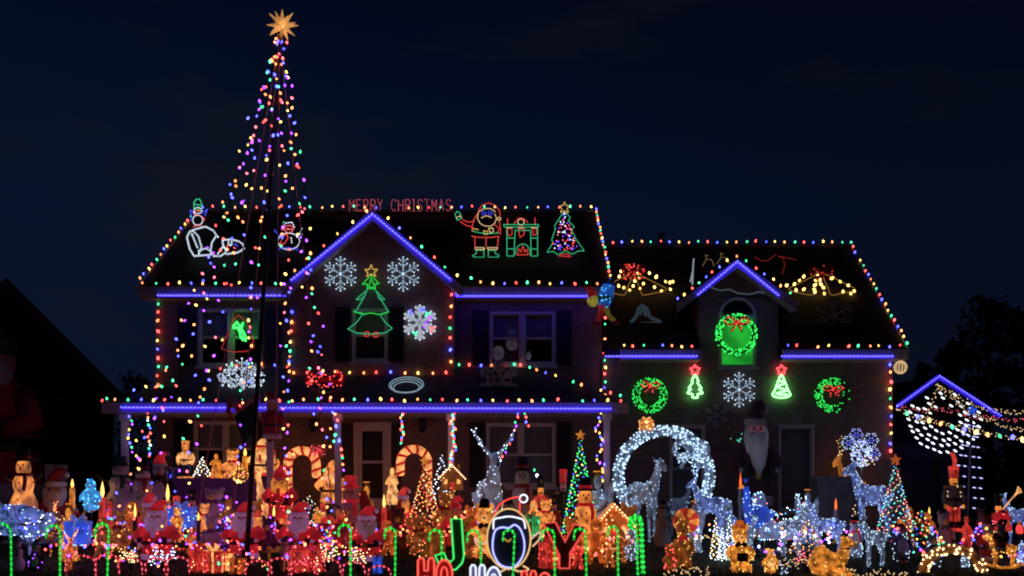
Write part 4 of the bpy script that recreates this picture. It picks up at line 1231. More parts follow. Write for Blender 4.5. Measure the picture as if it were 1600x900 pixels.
def santa(px, Y, top, bot, label, w=1., mats=None, lights=0, group=None, rz=0., lk='red', name='santa_figure'):
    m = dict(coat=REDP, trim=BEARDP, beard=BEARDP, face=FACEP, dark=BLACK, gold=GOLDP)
    if mats: m.update(mats)
    T = stand_T(name, label, 'santa figure', px, Y, top, bot, w, group, rz)
    body = B().lathe([(.13, .06), (.22, .08), (.25, .16), (.245, .26), (.25, .36), (.25, .44), (.21, .54), (.13, .62), (.05, .66)], (0, 0, 0), 16, 1, .8)
    body.o('coat', m['coat'], T)
    B().lathe([(.22, .05), (.265, .06), (.275, .10), (.265, .14), (.24, .15)], (0, 0, 0), 16, 1, .82).o('coat_hem', m['trim'], T)
    B().box(-.035, .035, -.225, -.19, .42, .60).o('coat_front', m['trim'], T)
    B().lathe([(.25, .30), (.262, .305), (.262, .355), (.25, .36)], (0, 0, 0), 16, 1, .84).o('belt', m['dark'], T)
    B().box(-.045, .045, -.24, -.215, .295, .365).o('buckle', m['gold'], T)
    for s in (-1, 1):
        B().ell((s * .11, -.06, .035), (.09, .14, .045), 10, 6).tube([(s * .11, -.02, .03), (s * .11, 0, .09)], .075, 8).o('boot', m['dark'], T)
        B().tube([(s * .20, 0, .56), (s * .31, -.05, .44), (s * .24, -.19, .38)], [.085, .085, .06], 9).o('sleeve', m['coat'], T)
        B().lathe([(.05, -.025), (.07, 0), (.05, .025)], (s * .235, -.20, .378), 9).o('cuff', m['trim'], T)
        B().ell((s * .2, -.25, .38), (.05, .055, .045), 8, 6).ell((s * .165, -.25, .41), (.02, .025, .03), 6, 5).o('mitten', m['dark'], T)
    B().ell((0, -.01, .72), (.135, .13, .14), 14, 9).ell((0, -.14, .72), (.028, .03, .026), 8, 6).ell((-.075, -.105, .70), (.04, .03, .035), 8, 5).ell((.075, -.105, .70), (.04, .03, .035), 8, 5).o('head', m['face'], T)
    eyes(T, (0, -.128, .755), .05, .016)
    B().ell((0, -.10, .60), (.17, .10, .15), 14, 8).ell((-.13, -.06, .68), (.06, .09, .10), 8, 6).ell((.13, -.06, .68), (.06, .09, .10), 8, 6).o('beard', m['beard'], T)
    rt = Matrix.Rotation(.35, 3, 'Y')
    B().ell((-.05, -.15, .685), (.065, .03, .025), 8, 5, rt).ell((.05, -.15, .685), (.065, .03, .025), 8, 5, rt.transposed()).o('moustache', m['trim'], T)
    B().tube([(0, 0, .80), (0, .01, .88), (.03, .02, .95), (.10, .02, .975), (.16, .01, .94)], [.145, .125, .08, .05, .025], 12).o('hat', m['coat'], T)
    B().lathe([(.13, .775), (.165, .785), (.17, .82), (.15, .845), (.12, .845)], (0, -.01, 0), 14).o('hat_trim', m['trim'], T)
    B().ell((.175, 0, .925), .04, 8, 6).o('pompom', m['trim'], T)
    if lights:
        fbeads(T, body, lights, lk, .016, 4.5)
    return T


def snowman(px, Y, top, bot, label, w=1., body=None, hat=BLACK, scarf=None, lights=0, lk='white', group=None, rz=0., arms=True, name='snowman_figure'):
    T = stand_T(name, label, 'snowman', px, Y, top, bot, w, group, rz)
    bm_ = body or LITW
    b = B().lathe([(.05, 0), (.2, .02), (.265, .13), (.26, .26), (.19, .37), (.17, .41), (.2, .48), (.2, .55), (.14, .63), (.1, .65)], (0, 0, 0), 16)
    b.o('body', bm_, T)
    B().ell((0, 0, .72), (.145, .14, .13), 14, 9).o('head', bm_, T)
    B().lathe([(.22, .815), (.225, .83), (.13, .84), (.12, .84), (.125, .99), (.0, .995)], (0, 0, 0), 14).o('hat', hat, T)
    B().lathe([(.128, .845), (.132, .85), (.132, .885), (.128, .89)], (0, 0, 0), 14).o('hat_band', scarf or REDP, T)
    B().tube([(0, -.13, .72), (.02, -.24, .71)], [.026, .004], 7).o('nose', CARROT, T)
    eyes(T, (0, -.13, .76), .05, .017)
    for z in (.3, .42, .52): B().ell((0, -.262 + (.05 if z > .35 else 0) + (.015 if z > .5 else 0), z), .017, 6, 5).o('button', BLACK, T)
    B().lathe([(.13, .60), (.17, .615), (.17, .645), (.12, .66)], (0, 0, 0), 14).tube([(.09, -.14, .63), (.12, -.20, .54), (.11, -.235, .42)], [.04, .04, .035], 6).o('scarf', scarf or REDP, T)
    if arms:
        for s in (-1, 1):
            B().tube([(s * .18, 0, .52), (s * .33, -.05, .58), (s * .42, -.06, .67)], .014, 5).tube([(s * .36, -.05, .61), (s * .42, -.08, .61)], .009, 4).o('stick_arm', BROWNF, T)
    if lights: fbeads(T, b, lights, lk, .014, 5.)
    return T


def soldier(px, Y, top, bot, label, w=1., coat=REDP, legs=None, face=None, hat=BLACK, lights=0, lk='warm', group=None, rz=0., plume=None, trumpet=False):
    T = stand_T('toy_soldier', label, 'toy soldier', px, Y, top, bot, w, group, rz)
    legs = legs or LITW; face = face or LITW
    B().box(-.17, .17, -.13, .13, 0, .04).o('base', hat, T)
    for s in (-1, 1):
        B().tube([(s * .07, 0, .04), (s * .07, 0, .24), (s * .06, 0, .40)], [.05, .055, .065], 9).o('leg', legs, T)
        B().tube([(s * .07, -.03, .045), (s * .07, -.01, .14)], [.058, .056], 9).o('boot', BLACK, T)
        if trumpet: B().tube([(s * .13, 0, .64), (s * .22, -.1, .60), (s * .06, -.2, .72)], [.05, .045, .035], 8).o('sleeve', coat, T)
        else: B().tube([(s * .13, 0, .65), (s * .185, 0, .52), (s * .17, -.03, .40)], [.05, .048, .036], 8).o('sleeve', coat, T)
        if not trumpet: B().ell((s * .168, -.04, .375), (.03, .035, .035), 7, 5).o('hand', face, T)
        B().ell((s * .14, 0, .668), (.06, .05, .025), 8, 5).o('epaulette', GOLDP, T)
    b = B().lathe([(.11, .36), (.13, .40), (.115, .5), (.14, .62), (.11, .68), (.05, .70)], (0, 0, 0), 12, 1, .75)
    b.o('coat', coat, T)
    B().lathe([(.118, .455), (.124, .46), (.124, .49), (.118, .495)], (0, 0, 0), 12, 1, .78).o('belt', BLACK, T)
    for z in (.53, .58, .63): B().ell((0, -.105, z), .013, 6, 5).o('button', GOLDP, T)
    B().ell((0, 0, .755), (.08, .078, .085), 12, 8).ell((0, -.08, .755), .016, 6, 5).o('head', face, T)
    eyes(T, (0, -.074, .775), .03, .011)
    B().ell((0, -.07, .722), (.045, .02, .015), 8, 5).o('moustache', BLACK, T)
    B().lathe([(.088, .80), (.095, .81), (.085, .86), (.10, .985), (.0, .995)], (0, 0, 0), 12).o('hat', hat, T)
    B().quad((-.075, -.13, .80), (.075, -.13, .80), (.08, -.07, .815), (-.08, -.07, .815)).o('hat_peak', BLACK, T)
    B().ell((0, -.09, .90), (.025, .012, .03), 8, 5).o('hat_badge', GOLDP, T)
    if plume: B().tube([(0, -.03, .96), (.0, -.05, 1.08), (-.03, -.04, 1.16), (-.08, -.03, 1.19)], [.03, .045, .04, .012], 8).o('plume', plume, T)
    if trumpet: B().tube([(.0, -.16, .75), (.10, -.34, .92), (.17, -.44, 1.02), (.21, -.5, 1.08)], [.014, .016, .022, .075], 9).o('trumpet', LITW, T)
    if lights: fbeads(T, b, lights, lk, .013, 5.)
    return T


def bear(px, Y, top, bot, label, w=1., fur=None, bow=REDP, lights=60, lk='yellow', group=None, rz=0., hat=None, candy=False, name='bear_figure', cat='bear figure'):
    T = stand_T(name, label, cat, px, Y, top, bot, w, group, rz)
    fur = fur or LIT
    b = B().lathe([(.06, .06), (.2, .08), (.25, .2), (.235, .36), (.16, .50), (.09, .56)], (0, 0, 0), 14, 1, .9)
    for s in (-1, 1):
        b.tube([(s * .12, -.03, .12), (s * .16, -.16, .07), (s * .17, -.27, .08)], [.11, .10, .075], 9)
        b.tube([(s * .16, 0, .46), (s * .29, -.07, .36), (s * .25, -.19, .28)], [.08, .08, .055], 9)
    b.o('body', fur, T)
    h = B().ell((0, -.02, .70), (.19, .175, .17), 14, 9)
    h.o('head', fur, T)
    for s in (-1, 1): B().ell((s * .15, 0, .85), (.065, .04, .065), 9, 6).o('ear', fur, T)
    B().ell((0, -.18, .655), (.08, .07, .06), 10, 6).o('muzzle', LITW if fur in (LIT, LITG) else LITDIM, T)
    B().ell((0, -.25, .675), (.028, .02, .02), 8, 5).o('nose', BLACK, T)
    eyes(T, (0, -.178, .745), .07, .018)
    for s in (-1, 1): B().ell((s * .08, -.14, .53), (.075, .03, .05), 8, 5, Matrix.Rotation(s * .5, 3, 'Y')).o('bow_loop', bow, T)
    B().ell((0, -.15, .53), (.028, .03, .028), 7, 5).o('bow_knot', bow, T)
    if hat: B().lathe([(.14, .83), (.145, .86), (.1, .98), (.0, 1.0)], (0, 0, 0), 10).o('hat', hat, T)
    if lights: fbeads(T, b, int(lights * .7), lk, .014, 5.); fbeads(T, h, int(lights * .3), lk, .014, 5.)
    return T


def penguin(px, Y, top, bot, label, w=1., coat=BLACK, belly=None, hat=None, lights=0, lk='blue', group=None, rz=0., name='penguin_figure', beak=CARROT):
    T = stand_T(name, label, 'penguin figure', px, Y, top, bot, w, group, rz)
    b = B().lathe([(.1, .03), (.2, .06), (.24, .2), (.23, .36), (.17, .52), (.15, .6), (.15, .7), (.1, .8), (.02, .84)], (0, 0, 0), 14, 1, .9)
    b.o('body', coat, T)
    B().ell((0, -.10, .30), (.18, .13, .24), 12, 8).o('belly', belly or PALE, T)
    B().ell((-.055, -.09, .68), (.07, .07, .08), 9, 6).ell((.055, -.09, .68), (.07, .07, .08), 9, 6).o('face', belly or PALE, T)
    eyes(T, (0, -.155, .70), .05, .016)
    B().tube([(0, -.12, .65), (0, -.24, .635)], [.035, .006], 7).o('beak', beak, T)
    for s in (-1, 1):
        B().tube([(s * .19, 0, .5), (s * .30, -.03, .38), (s * .33, -.05, .26)], [.06, .055, .02], 7).o('flipper', coat, T)
        B().ell((s * .1, -.12, .025), (.085, .13, .025), 9, 5).o('foot', beak, T)
    if hat:
        B().tube([(0, 0, .78), (0, .01, .88), (.05, .01, .97), (.14, 0, .97)], [.145, .105, .05, .02], 10).o('hat', hat, T)
        B().lathe([(.13, .75), (.16, .76), (.16, .80), (.13, .81)], (0, 0, 0), 12).o('hat_trim', PALE, T)
        B().ell((.16, 0, .96), .035, 7, 5).o('pompom', PALE, T)
    if lights: fbeads(T, b, lights, lk, .014, 5.)
    return T


def deer_body():
    b = B()
    b.tube([(-.38, 0, .50), (-.33, 0, .53), (-.2, 0, .545), (0, 0, .54), (.16, 0, .56), (.26, 0, .60), (.32, 0, .62)], [.03, .10, .125, .115, .13, .10, .04], 12)
    b.tube([(.19, 0, .58), (.28, 0, .68), (.34, 0, .79), (.37, 0, .86)], [.11, .085, .06, .045], 10)
    b.tube([(.33, 0, .875), (.38, 0, .88), (.45, 0, .855), (.53, 0, .82), (.56, 0, .81)], [.03, .06, .052, .034, .02], 9)
    for s in (-1, 1):
        b.tube([(.18, s * .07, .53), (.20, s * .075, .40), (.19, s * .07, .27), (.205, s * .07, .03), (.215, s * .07, 0)], [.065, .045, .03, .022, .028], 8)
        b.tube([(-.26, s * .075, .52), (-.22, s * .08, .38), (-.31, s * .075, .25), (-.285, s * .075, .04), (-.275, s * .075, 0)], [.10, .06, .032, .022, .028], 8)
        b.tube([(.34, s * .03, .90), (.31, s * .11, .95)], [.028, .006], 6)
    b.tube([(-.37, 0, .54), (-.43, 0, .58), (-.44, 0, .52)], [.04, .035, .01], 7)
    return b


def deer(px, Y, top, bot, label, w=1., mat=None, lk='white', n=150, rz=0., antl=True, group=None, s=5., collar=None, br=.012, name='reindeer_figure', cat='reindeer'):
    T = stand_T(name, label, cat, px, Y, top, bot, w, group, rz)
    k = 1.0 if not antl else .84
    b = deer_body()
    b.v = [(x * k, y * k, z * k) for x, y, z in b.v]
    b.o('body', mat or LITICE, T)
    B().ell((.565 * k, 0, .815 * k), .018, 6, 5).o('nose', BLACK if not collar else LITR, T)
    if antl:
        for sg in (-1, 1):
            ab_ = B().tube([(.36 * k, sg * .03, .90 * k), (.31 * k, sg * .12, 1.0 * k), (.33 * k, sg * .19, 1.10 * k), (.39 * k, sg * .2, 1.18 * k)], [.016, .014, .011, .006], 6)
            ab_.tube([(.31 * k, sg * .12, 1.0 * k), (.40 * k, sg * .14, 1.06 * k)], [.011, .005], 5).tube([(.33 * k, sg * .18, 1.09 * k), (.26 * k, sg * .22, 1.16 * k)], [.01, .005], 5)
            ao = ab_.o('antler', GOLDP if antl == 'gold' else (mat or LITICE), T)
            H = T['h']; beads(ao, ab_.sample(16, .004), 'warm' if antl == 'gold' else lk, br / H, s, 'bulbs')
    if collar: B().lathe([(.10, -.02), (.112, 0), (.10, .02)], (.245 * k, 0, .63 * k), 10).o('collar', collar, T)
    fbeads(T, b, n, lk, br, s)
    return T


def lit_cane(px, Y, top, label, hook, bend=1, k='lime', r=.018, group='green lit candy cane stakes'):
    """stake with a hooked top; hook is the photo column of the hook tip"""
    T = thing('candy_cane_stake', label, 'candy cane light', (wx(px, Y), Y, gz(Y)), group, True)
    x0, xh = wx(px, Y), wx(hook, Y); zt = wz(top, Y); rr = abs(xh - x0) / 2; cx_ = (x0 + xh) / 2; sg = 1 if x0 > xh else -1
    lean = R.uniform(-.035, .035)
    pts = [Vector((x0 + lean, Y, gz(Y) - .05)), Vector((x0 + lean * .5, Y, .3 + gz(Y)))]
    for i in range(11):
        a = math.pi * i / 10
        pts.append(Vector((cx_ + sg * rr * math.cos(a), Y, zt - rr + rr * math.sin(a))))
    pts.append(Vector((xh, Y, zt - rr - .09)))
    ob = B().tube(smooth_path(pts, 2), r * .8, 7).o('tube', emit('green cane tube', (.02, .75, .07), .62), T)
    beads(ob, path_points(pts, .085), k, r * 1.15, 1.5, 'bulbs', r * 1.9)
    return T


def big_cane(px, Y, top, bot, label, wpx, rz=0.):
    """plump striped blow moulded candy cane"""
    T = thing('giant_candy_cane', label, 'candy cane', (wx(px, Y), Y, max(.752, wz(bot, Y))), 'giant striped candy canes on the porch', True)
    z0 = max(.752, wz(bot, Y) - .12); zt = wz(top, Y); Wd = wpx * Y / F; r = Wd * .118; rr = Wd / 2 - r
    xs_, xt = (wx(px, Y) + rr, wx(px, Y) - rr) if rz == 0 else (wx(px, Y) - rr, wx(px, Y) + rr)
    sg = 1 if rz == 0 else -1
    pts = [Vector((xs_, Y, z0)), Vector((xs_, Y, (z0 + zt - rr) / 2))]
    for i in range(9):
        a = math.pi * i / 8
        pts.append(Vector((wx(px, Y) + sg * rr * math.cos(a), Y, zt - r - rr + rr * math.sin(a))))
    pts.append(Vector((xt, Y, zt - r - rr - .28)))
    sp = smooth_path(pts, 5)
    rad_ = [r] * len(sp); rad_[0] = r * .9; rad_[-1] = r * .7
    B().tube(sp, rad_, 14).o('cane', glow('lamp lit cane plastic', (1, .37, .10), .85, (.8, .6, .45), 6, .5, 1.7), T)
    # red stripe winding round
    acc = 0; prev = sp[0]; st_pts = []
    dense = path_points(sp, .012); u = None
    for i, p in enumerate(dense):
        d = (dense[min(i + 1, len(dense) - 1)] - dense[max(i - 1, 0)]).normalized()
        side = Vector((0, -1, 0)); up = d.cross(side).normalized()
        ph = i * .012 / .19 * 6.283
        st_pts.append(p + (side * math.cos(ph) + up * math.sin(ph)) * (r * .76))
    B().tube(st_pts[::2], r * .46, 6).o('stripe', glow('lamp lit cane stripe', (1, .03, .02), .40, (.5, .03, .03), 4, .5, 1.1), T)
    return T


def giftbox(px, Y, top, bot, label, w=1., box_=None, rib=None, lk=('red',), n=60, group='lit gift boxes on the lawn', d=.8):
    T = stand_T('gift_box', label, 'gift box', px, Y, top, bot, w, group, R.uniform(-.3, .3))
    b = B().box(-.5, .5, -.5 * d, .5 * d, 0, .68)
    b.o('box', box_ or LITR, T, False)
    B().box(-.53, .53, -.53 * d, .53 * d, .681, .80).o('lid', box_ or LITR, T, False)
    rb = B().box(-.06, .06, -.55 * d, .55 * d, 0.01, .82).box(-.55, .55, -.06, .06, .012, .822)
    rb.o('ribbon', rib or LITW, T, False)
    for s in (-1, 1):
        B().tube(smooth_path([(0, 0, .82), (s * .2, -.02, 1.0), (s * .32, -.02, .93), (0, 0, .83)], 4), .04, 6).o('bow_loop', rib or LITW, T)
    fbeads(T, b, n, list(lk), .014, 4.)
    return T


def cone_tree(px, Y, top, bot, label, w=.5, needle=None, lk=('green', 'red', 'yellow', 'blue'), n=120, star='gold', tiers=9, group=None, s=4., br=.015, name='lit_christmas_tree', nd=900):
    T = stand_T(name, label, 'christmas tree', px, Y, top, bot, 1.0, group)
    B().tube([(0, 0, 0), (0, 0, .93)], [.02, .008], 6).o('trunk', BROWNF, T)
    nb_ = B(); q = []
    for i in range(nd):
        t = R.random() ** .6
        z = .92 - .84 * t
        tier = (z * tiers) % 1.0
        rr = (w / 2) * t * (1.08 - .35 * tier) * R.uniform(.55, 1.0); a = R.uniform(0, 6.283)
        p = Vector((rr * math.cos(a), rr * math.sin(a), z))
        d = Vector((math.cos(a), math.sin(a), -.25)).normalized() * w * .14
        sd = Vector((-math.sin(a), math.cos(a), R.uniform(-.6, .6))) * w * .022
        nb_.quad(p - sd, p + sd, p + d + Vector((0, 0, R.uniform(-.02, .03))))
    nb_.o('needles', needle or NEEDLE, T, False)
    for i in range(n):
        t = ((i + .5) / n) ** .6; a = i * 2.4
        rr = (w / 2) * t * 1.05
        q.append((rr * math.cos(a), rr * math.sin(a), .93 - .85 * t))
    for j, k in enumerate(lk): beads(T, q[j::len(lk)], k, br / T['h'], s)
    if star:
        stb = []
        for i in range(10):
            r_ = .085 if i % 2 == 0 else .035
            stb.append((r_ * w * 1.8 * math.cos(rad(90 + 36 * i)), .955 + r_ * w * 1.8 * math.sin(rad(90 + 36 * i))))
        B().prism(stb, -.015, .015).o('star', {'gold': LITG, 'ice': LITICE, 'orange': LITO}[star], T, False)
    return T


def angel(px, Y, top, bot, label, w=1., robe=None, wing=None, lights=40, lk='white', group=None, rz=0., halo=True, name='angel_figure', cat='angel figure', arms=True, hair=None):
    T = stand_T(name, label, cat, px, Y, top, bot, w, group, rz)
    robe = robe or LITW
    b = B().lathe([(.24, 0), (.25, .03), (.2, .25), (.14, .48), (.12, .6), (.13, .68), (.07, .74)], (0, 0, 0), 14, 1, .85)
    b.o('robe', robe, T)
    B().ell((0, -.01, .83), (.085, .085, .10), 12, 8).ell((0, -.095, .825), .016, 6, 5).o('head', robe, T)
    eyes(T, (0, -.085, .845), .03, .01)
    B().ell((0, .02, .85), (.10, .09, .11), 12, 8).o('hair', hair or GOLDP, T)
    if arms:
        for s in (-1, 1):
            B().tube([(s * .11, 0, .66), (s * .19, -.08, .54), (s * .03, -.17, .58)], [.05, .05, .03], 8).o('sleeve', robe, T)
    if wing:
        for s in (-1, 1):
            pl = [(s * .04, .5), (s * .2, .75), (s * .34, .86), (s * .37, .7), (s * .33, .5), (s * .24, .34), (s * .1, .38)]
            wb = B().prism(pl, .09, .12); wo_ = wb.o('wing', wing, T, False)
            beads(wo_, wb.sample(18, .01), lk, .012 / T['h'], 4., 'bulbs')
    if halo: B().tube([(.09 * math.cos(j * .524), .02 + .09 * math.sin(j * .524), .985) for j in range(12)], .010, 6, True).o('halo', LITG, T)
    if lights: fbeads(T, b, lights, lk, .012, 4.5)
    return T


def candle(px, Y, top, bot, label, w=1., wax=None, flame=None, group=None):
    T = stand_T('candle_figure', label, 'candle', px, Y, top, bot, w, group)
    B().lathe([(.2, 0), (.22, .04), (.12, .08), (.11, .1)], (0, 0, 0), 12).o('holder', GOLDP, T)
    B().lathe([(.10, .09), (.10, .72), (.08, .74), (.02, .73)], (0, 0, 0), 12).o('wax', wax or LITR, T)
    B().lathe([(.02, .73), (.06, .80), (.05, .88), (.005, 1.0)], (0, 0, 0), 10).o('flame', flame or emit('candle flame', (1, .5, .12), 2.4), T)
    return T


def gingerbread(px, Y, top, bot, label, w=1., dough=None, lights=30, lk='orange', rz=0., group=None):
    T = stand_T('gingerbread_figure', label, 'gingerbread figure', px, Y, top, bot, w, group, rz)
    dough = dough or LITO
    b = B().ell((0, 0, .80), (.17, .075, .18), 14, 9).tube([(0, 0, .68), (0, 0, .5), (0, 0, .34)], [.12, .17, .15], 12)
    for s in (-1, 1):
        b.tube([(s * .1, 0, .58), (s * .25, 0, .60), (s * .34, 0, .62)], [.08, .075, .06], 9).ell((s * .35, 0, .62), (.065, .06, .065), 8, 6)
        b.tube([(s * .07, 0, .36), (s * .13, 0, .18), (s * .16, 0, .06)], [.09, .085, .075], 9).ell((s * .165, -.02, .055), (.085, .08, .055), 8, 6)
    b.o('body', dough, T)
    eyes(T, (0, -.072, .84), .06, .018)
    B().tube([(-.07, -.075, .77), (0, -.082, .745), (.07, -.075, .77)], .010, 5).o('smile', LITW, T)
    for z in (.42, .51, .6): B().ell((0, -.165, z), .02, 7, 5).o('button', LITR, T)
    for s in (-1, 1):
        B().tube([(s * .29, -.07, .57), (s * .31, -.075, .62), (s * .29, -.07, .67)], .010, 5).o('icing', LITW, T)
    if lights: fbeads(T, b, lights, lk, .013, 4.)
    return T


def mini_house(px, Y, top, bot, label, w=1., wall=None, roof=None, lk=('orange', 'warm'), n=60):
    T = stand_T('gingerbread_house', label, 'small house', px, Y, top, bot, w)
    wl = B().prism([(-.4, 0), (.4, 0), (.4, .5), (0, .9), (-.4, .5)], -.3, .3)
    wl.o('wall', wall or LITO, T, False)
    rb = B().prism([(-.52, .40), (0, .93), (.52, .40), (.52, .48), (0, 1.01), (-.52, .48)], -.38, .38)
    rb.o('roof', roof or LIT, T, False)
    B().box(-.09, .09, -.33, -.301, 0.01, .3).o('door', LITR, T, False)
    for s in (-1, 1): B().box(s * .25 - .07, s * .25 + .07, -.325, -.301, .25, .42).o('window', LITW, T, False)
    B().box(.2, .3, -.1, .05, .72, 1.02).o('chimney', LITDIM, T, False)
    q = [(-.52 + 1.04 * t, -.39, .45 + .53 * (1 - abs(2 * t - 1))) for t in [i / 16 for i in range(17)]]
    beads(T, q, 'warm', .016 / T['h'], 4., 'roof_bulbs'); fbeads(T, wl, n, list(lk), .013, 3.5)
    return T


def lit_arch(label, pxc, Y, cy, ro, ri, a0, a1, lk='ice', n=340, mesh=None, s=5., name='light_arch', cat='light arch', br=.016, depth=.16):
    """two hoops of wire with a band of lights between; angles in degrees"""
    c = Vector(P(pxc, cy, Y)); sc = Y / F; rm = (ro + ri) / 2 * sc; rt = (ro - ri) / 2 * sc
    T = thing(name, label, cat, (c.x, Y, gz(Y)), None, True)
    arc = [rad(a0 + (a1 - a0) * i / 48) for i in range(49)]
    b = B().tube([c + Vector((math.cos(a), 0, math.sin(a))) * rm for a in arc], rt * .82, 10)
    b.o('band', mesh or LITICE, T)
    for rr, dy in ((ro * sc, 0), (ri * sc, 0), (rm, -rt), (rm, rt)):
        B().tube([c + Vector((math.cos(a) * rr, dy, math.sin(a) * rr)) for a in arc], .012, 5).o('hoop', STEEL, T)
    q = []
    for i in range(n):
        a = rad(R.uniform(a0, a1)); f_ = R.uniform(0, 6.283)
        q.append(c + Vector((math.cos(a), 0, math.sin(a))) * (rm + rt * math.cos(f_)) + Vector((0, -abs(rt * math.sin(f_)) - .01, 0)))
    beads(T, q, lk, br, s)
    return T, c


def red_garland_arch(px0, px1, top, Y, label, lk='pink', wire=REDF, n=None):
    T = thing('lawn_arch', label, 'lawn arch', (wx((px0 + px1) / 2, Y), Y, gz(Y)), 'red lit hoops edging the lawn', True)
    x0, x1 = wx(px0, Y), wx(px1, Y); zt = wz(top, Y); z0 = gz(Y)
    pts = [Vector((x0, Y, z0))] + [Vector(((x0 + x1) / 2 - (x1 - x0) / 2 * math.cos(math.pi * i / 12), Y, max(z0, zt - (x1 - x0) * .3) + (x1 - x0) * .3 * math.sin(math.pi * i / 12))) for i in range(13)] + [Vector((x1, Y, z0))]
    ob = B().tube(pts, .012, 6).o('hoop', REDP, T)
    beads(ob, [p + Vector((R.uniform(-.012, .012), -.02, 0)) for p in path_points(pts, .085)], lk, .017, 1.3, 'bulbs', .026)
    return T


def sleigh(px, Y, top, bot, label, w=1., body=None, lk=('white',), n=120, rz=0.):
    T = stand_T('sleigh', label, 'sleigh', px, Y, top, bot, w, None, rz)
    prof = [(-.62, .30), (-.5, .22), (.4, .22), (.56, .34), (.66, .58), (.60, .80), (.52, .62), (.38, .50), (.05, .46), (-.15, .50), (-.32, .70), (-.42, .98), (-.56, .95), (-.60, .6)]
    b = B().prism(prof, -.24, .24)
    b.o('body', body or LITICE, T, False)
    for s in (-1, 1):
        B().tube(smooth_path([(-.7, s * .2, .06), (-.3, s * .2, .02), (.5, s * .2, .02), (.78, s * .2, .12), (.84, s * .2, .3), (.74, s * .2, .36)], 4), .022, 6).o('runner', STEEL, T)
        for x_ in (-.4, 0, .4): B().tube([(x_, s * .2, .03), (x_, s * .2, .24)], .016, 5).o('strut', STEEL, T)
    B().box(-.3, .25, -.2, .2, .44, .52).o('seat', REDU, T, False)
    fbeads(T, b, n, list(lk), .014, 4.5)
    return T


def bird(px, Y, top, bot, label, w=1., mat=None, lk='blue', n=70, rz=0.):
    T = stand_T('bird_figure', label, 'bird figure', px, Y, top, bot, w, None, rz)
    b = B().tube([(-.42, 0, .42), (-.25, 0, .40), (0, 0, .36), (.18, 0, .42), (.26, 0, .56), (.24, 0, .74), (.27, 0, .86)], [.02, .12, .2, .17, .10, .07, .075], 12)
    b.o('body', mat or LITBL, T)
    B().tube([(.32, 0, .87), (.46, 0, .84)], [.03, .004], 6).o('beak', LITG, T)
    for s in (-1, 1):
        B().ell((.31, s * .06, .89), .014, 6, 5).o('eye', BLACK, T)
        B().tube([(-.02, s * .05, .2), (0, s * .06, 0)], .014, 5).tube([(-.02, s * .06, .01), (.1, s * .06, .01)], .012, 4).o('leg', GOLDP, T)
        B().ell((-.05, s * .17, .40), (.22, .04, .12), 10, 6, Matrix.Rotation(.35, 3, 'Y')).o('wing', mat or LITBL, T)
    for k in range(3): B().tube([(.27, 0, .92), (.22 + .05 * k, 0, 1.0)], [.008, .012], 5).o('crest', mat or LITBL, T)
    fbeads(T, b, n, lk, .014, 5)
    return T


def hanging_ball(px, py, r, Y, label, k='gold', n=60, shell=None):
    T = thing('light_ball', label, 'light ball', P(px, py, Y), None, True)
    c = Vector(P(px, py, Y)); Rr = r * Y / F
    for j in range(5):
        a = j * math.pi / 5
        B().tube([c + Vector((math.cos(a) * math.sin(t * .3927), math.sin(a) * math.sin(t * .3927), math.cos(t * .3927))) * Rr for t in range(16)], .007, 4, True).o('hoop', GOLDP, T)
    beads(T, [c + Vector((R.gauss(0, 1), R.gauss(0, 1), R.gauss(0, 1))).normalized() * Rr for _ in range(n)], k, .016, 2.)
    return T, c


def ribbon_bow(px, py, r, Y, label, mat, k=None, n=30, group=None, lights=2.):
    T = thing('ribbon_bow', label, 'bow', P(px, py, Y), group, True)
    c = Vector(P(px, py, Y)); q = r * Y / F
    for s in (-1, 1):
        B().tube(smooth_path([c, c + Vector((s * .7 * q, -.05, .6 * q)), c + Vector((s * q, -.05, 0)), c + Vector((s * .55 * q, -.03, -.3 * q)), c], 4), q * .16, 6).o('loop', mat, T)
        B().tube([c, c + Vector((s * .35 * q, -.03, -.55 * q)), c + Vector((s * .6 * q, 0, -1.0 * q))], [q * .13, q * .14, q * .1], 6).o('tail', mat, T)
    B().ell(c + Vector((0, -.06, 0)), q * .22, 8, 6).o('knot', mat, T)
    if k: beads(T, [c + Vector((R.uniform(-1, 1) * q, -.06 - .12 * q, R.uniform(-.7, .6) * q)) for _ in range(n)], k, .016, lights)
    return T


def lantern(px, py, h, Y, label, mat):
    T = stand_T('red_lantern', label, 'lantern', px, Y, py - h / 2, py + h / 2, .8, 'red glowing lanterns')
    B().lathe([(.2, 0), (.3, .05), (.34, .35), (.26, .62), (.14, .7)], (0, 0, 0), 10).o('globe', mat, T)
    B().lathe([(.16, .70), (.18, .74), (.1, .95), (.02, 1.0)], (0, 0, 0), 10).o('cap', LITO, T)
    return T


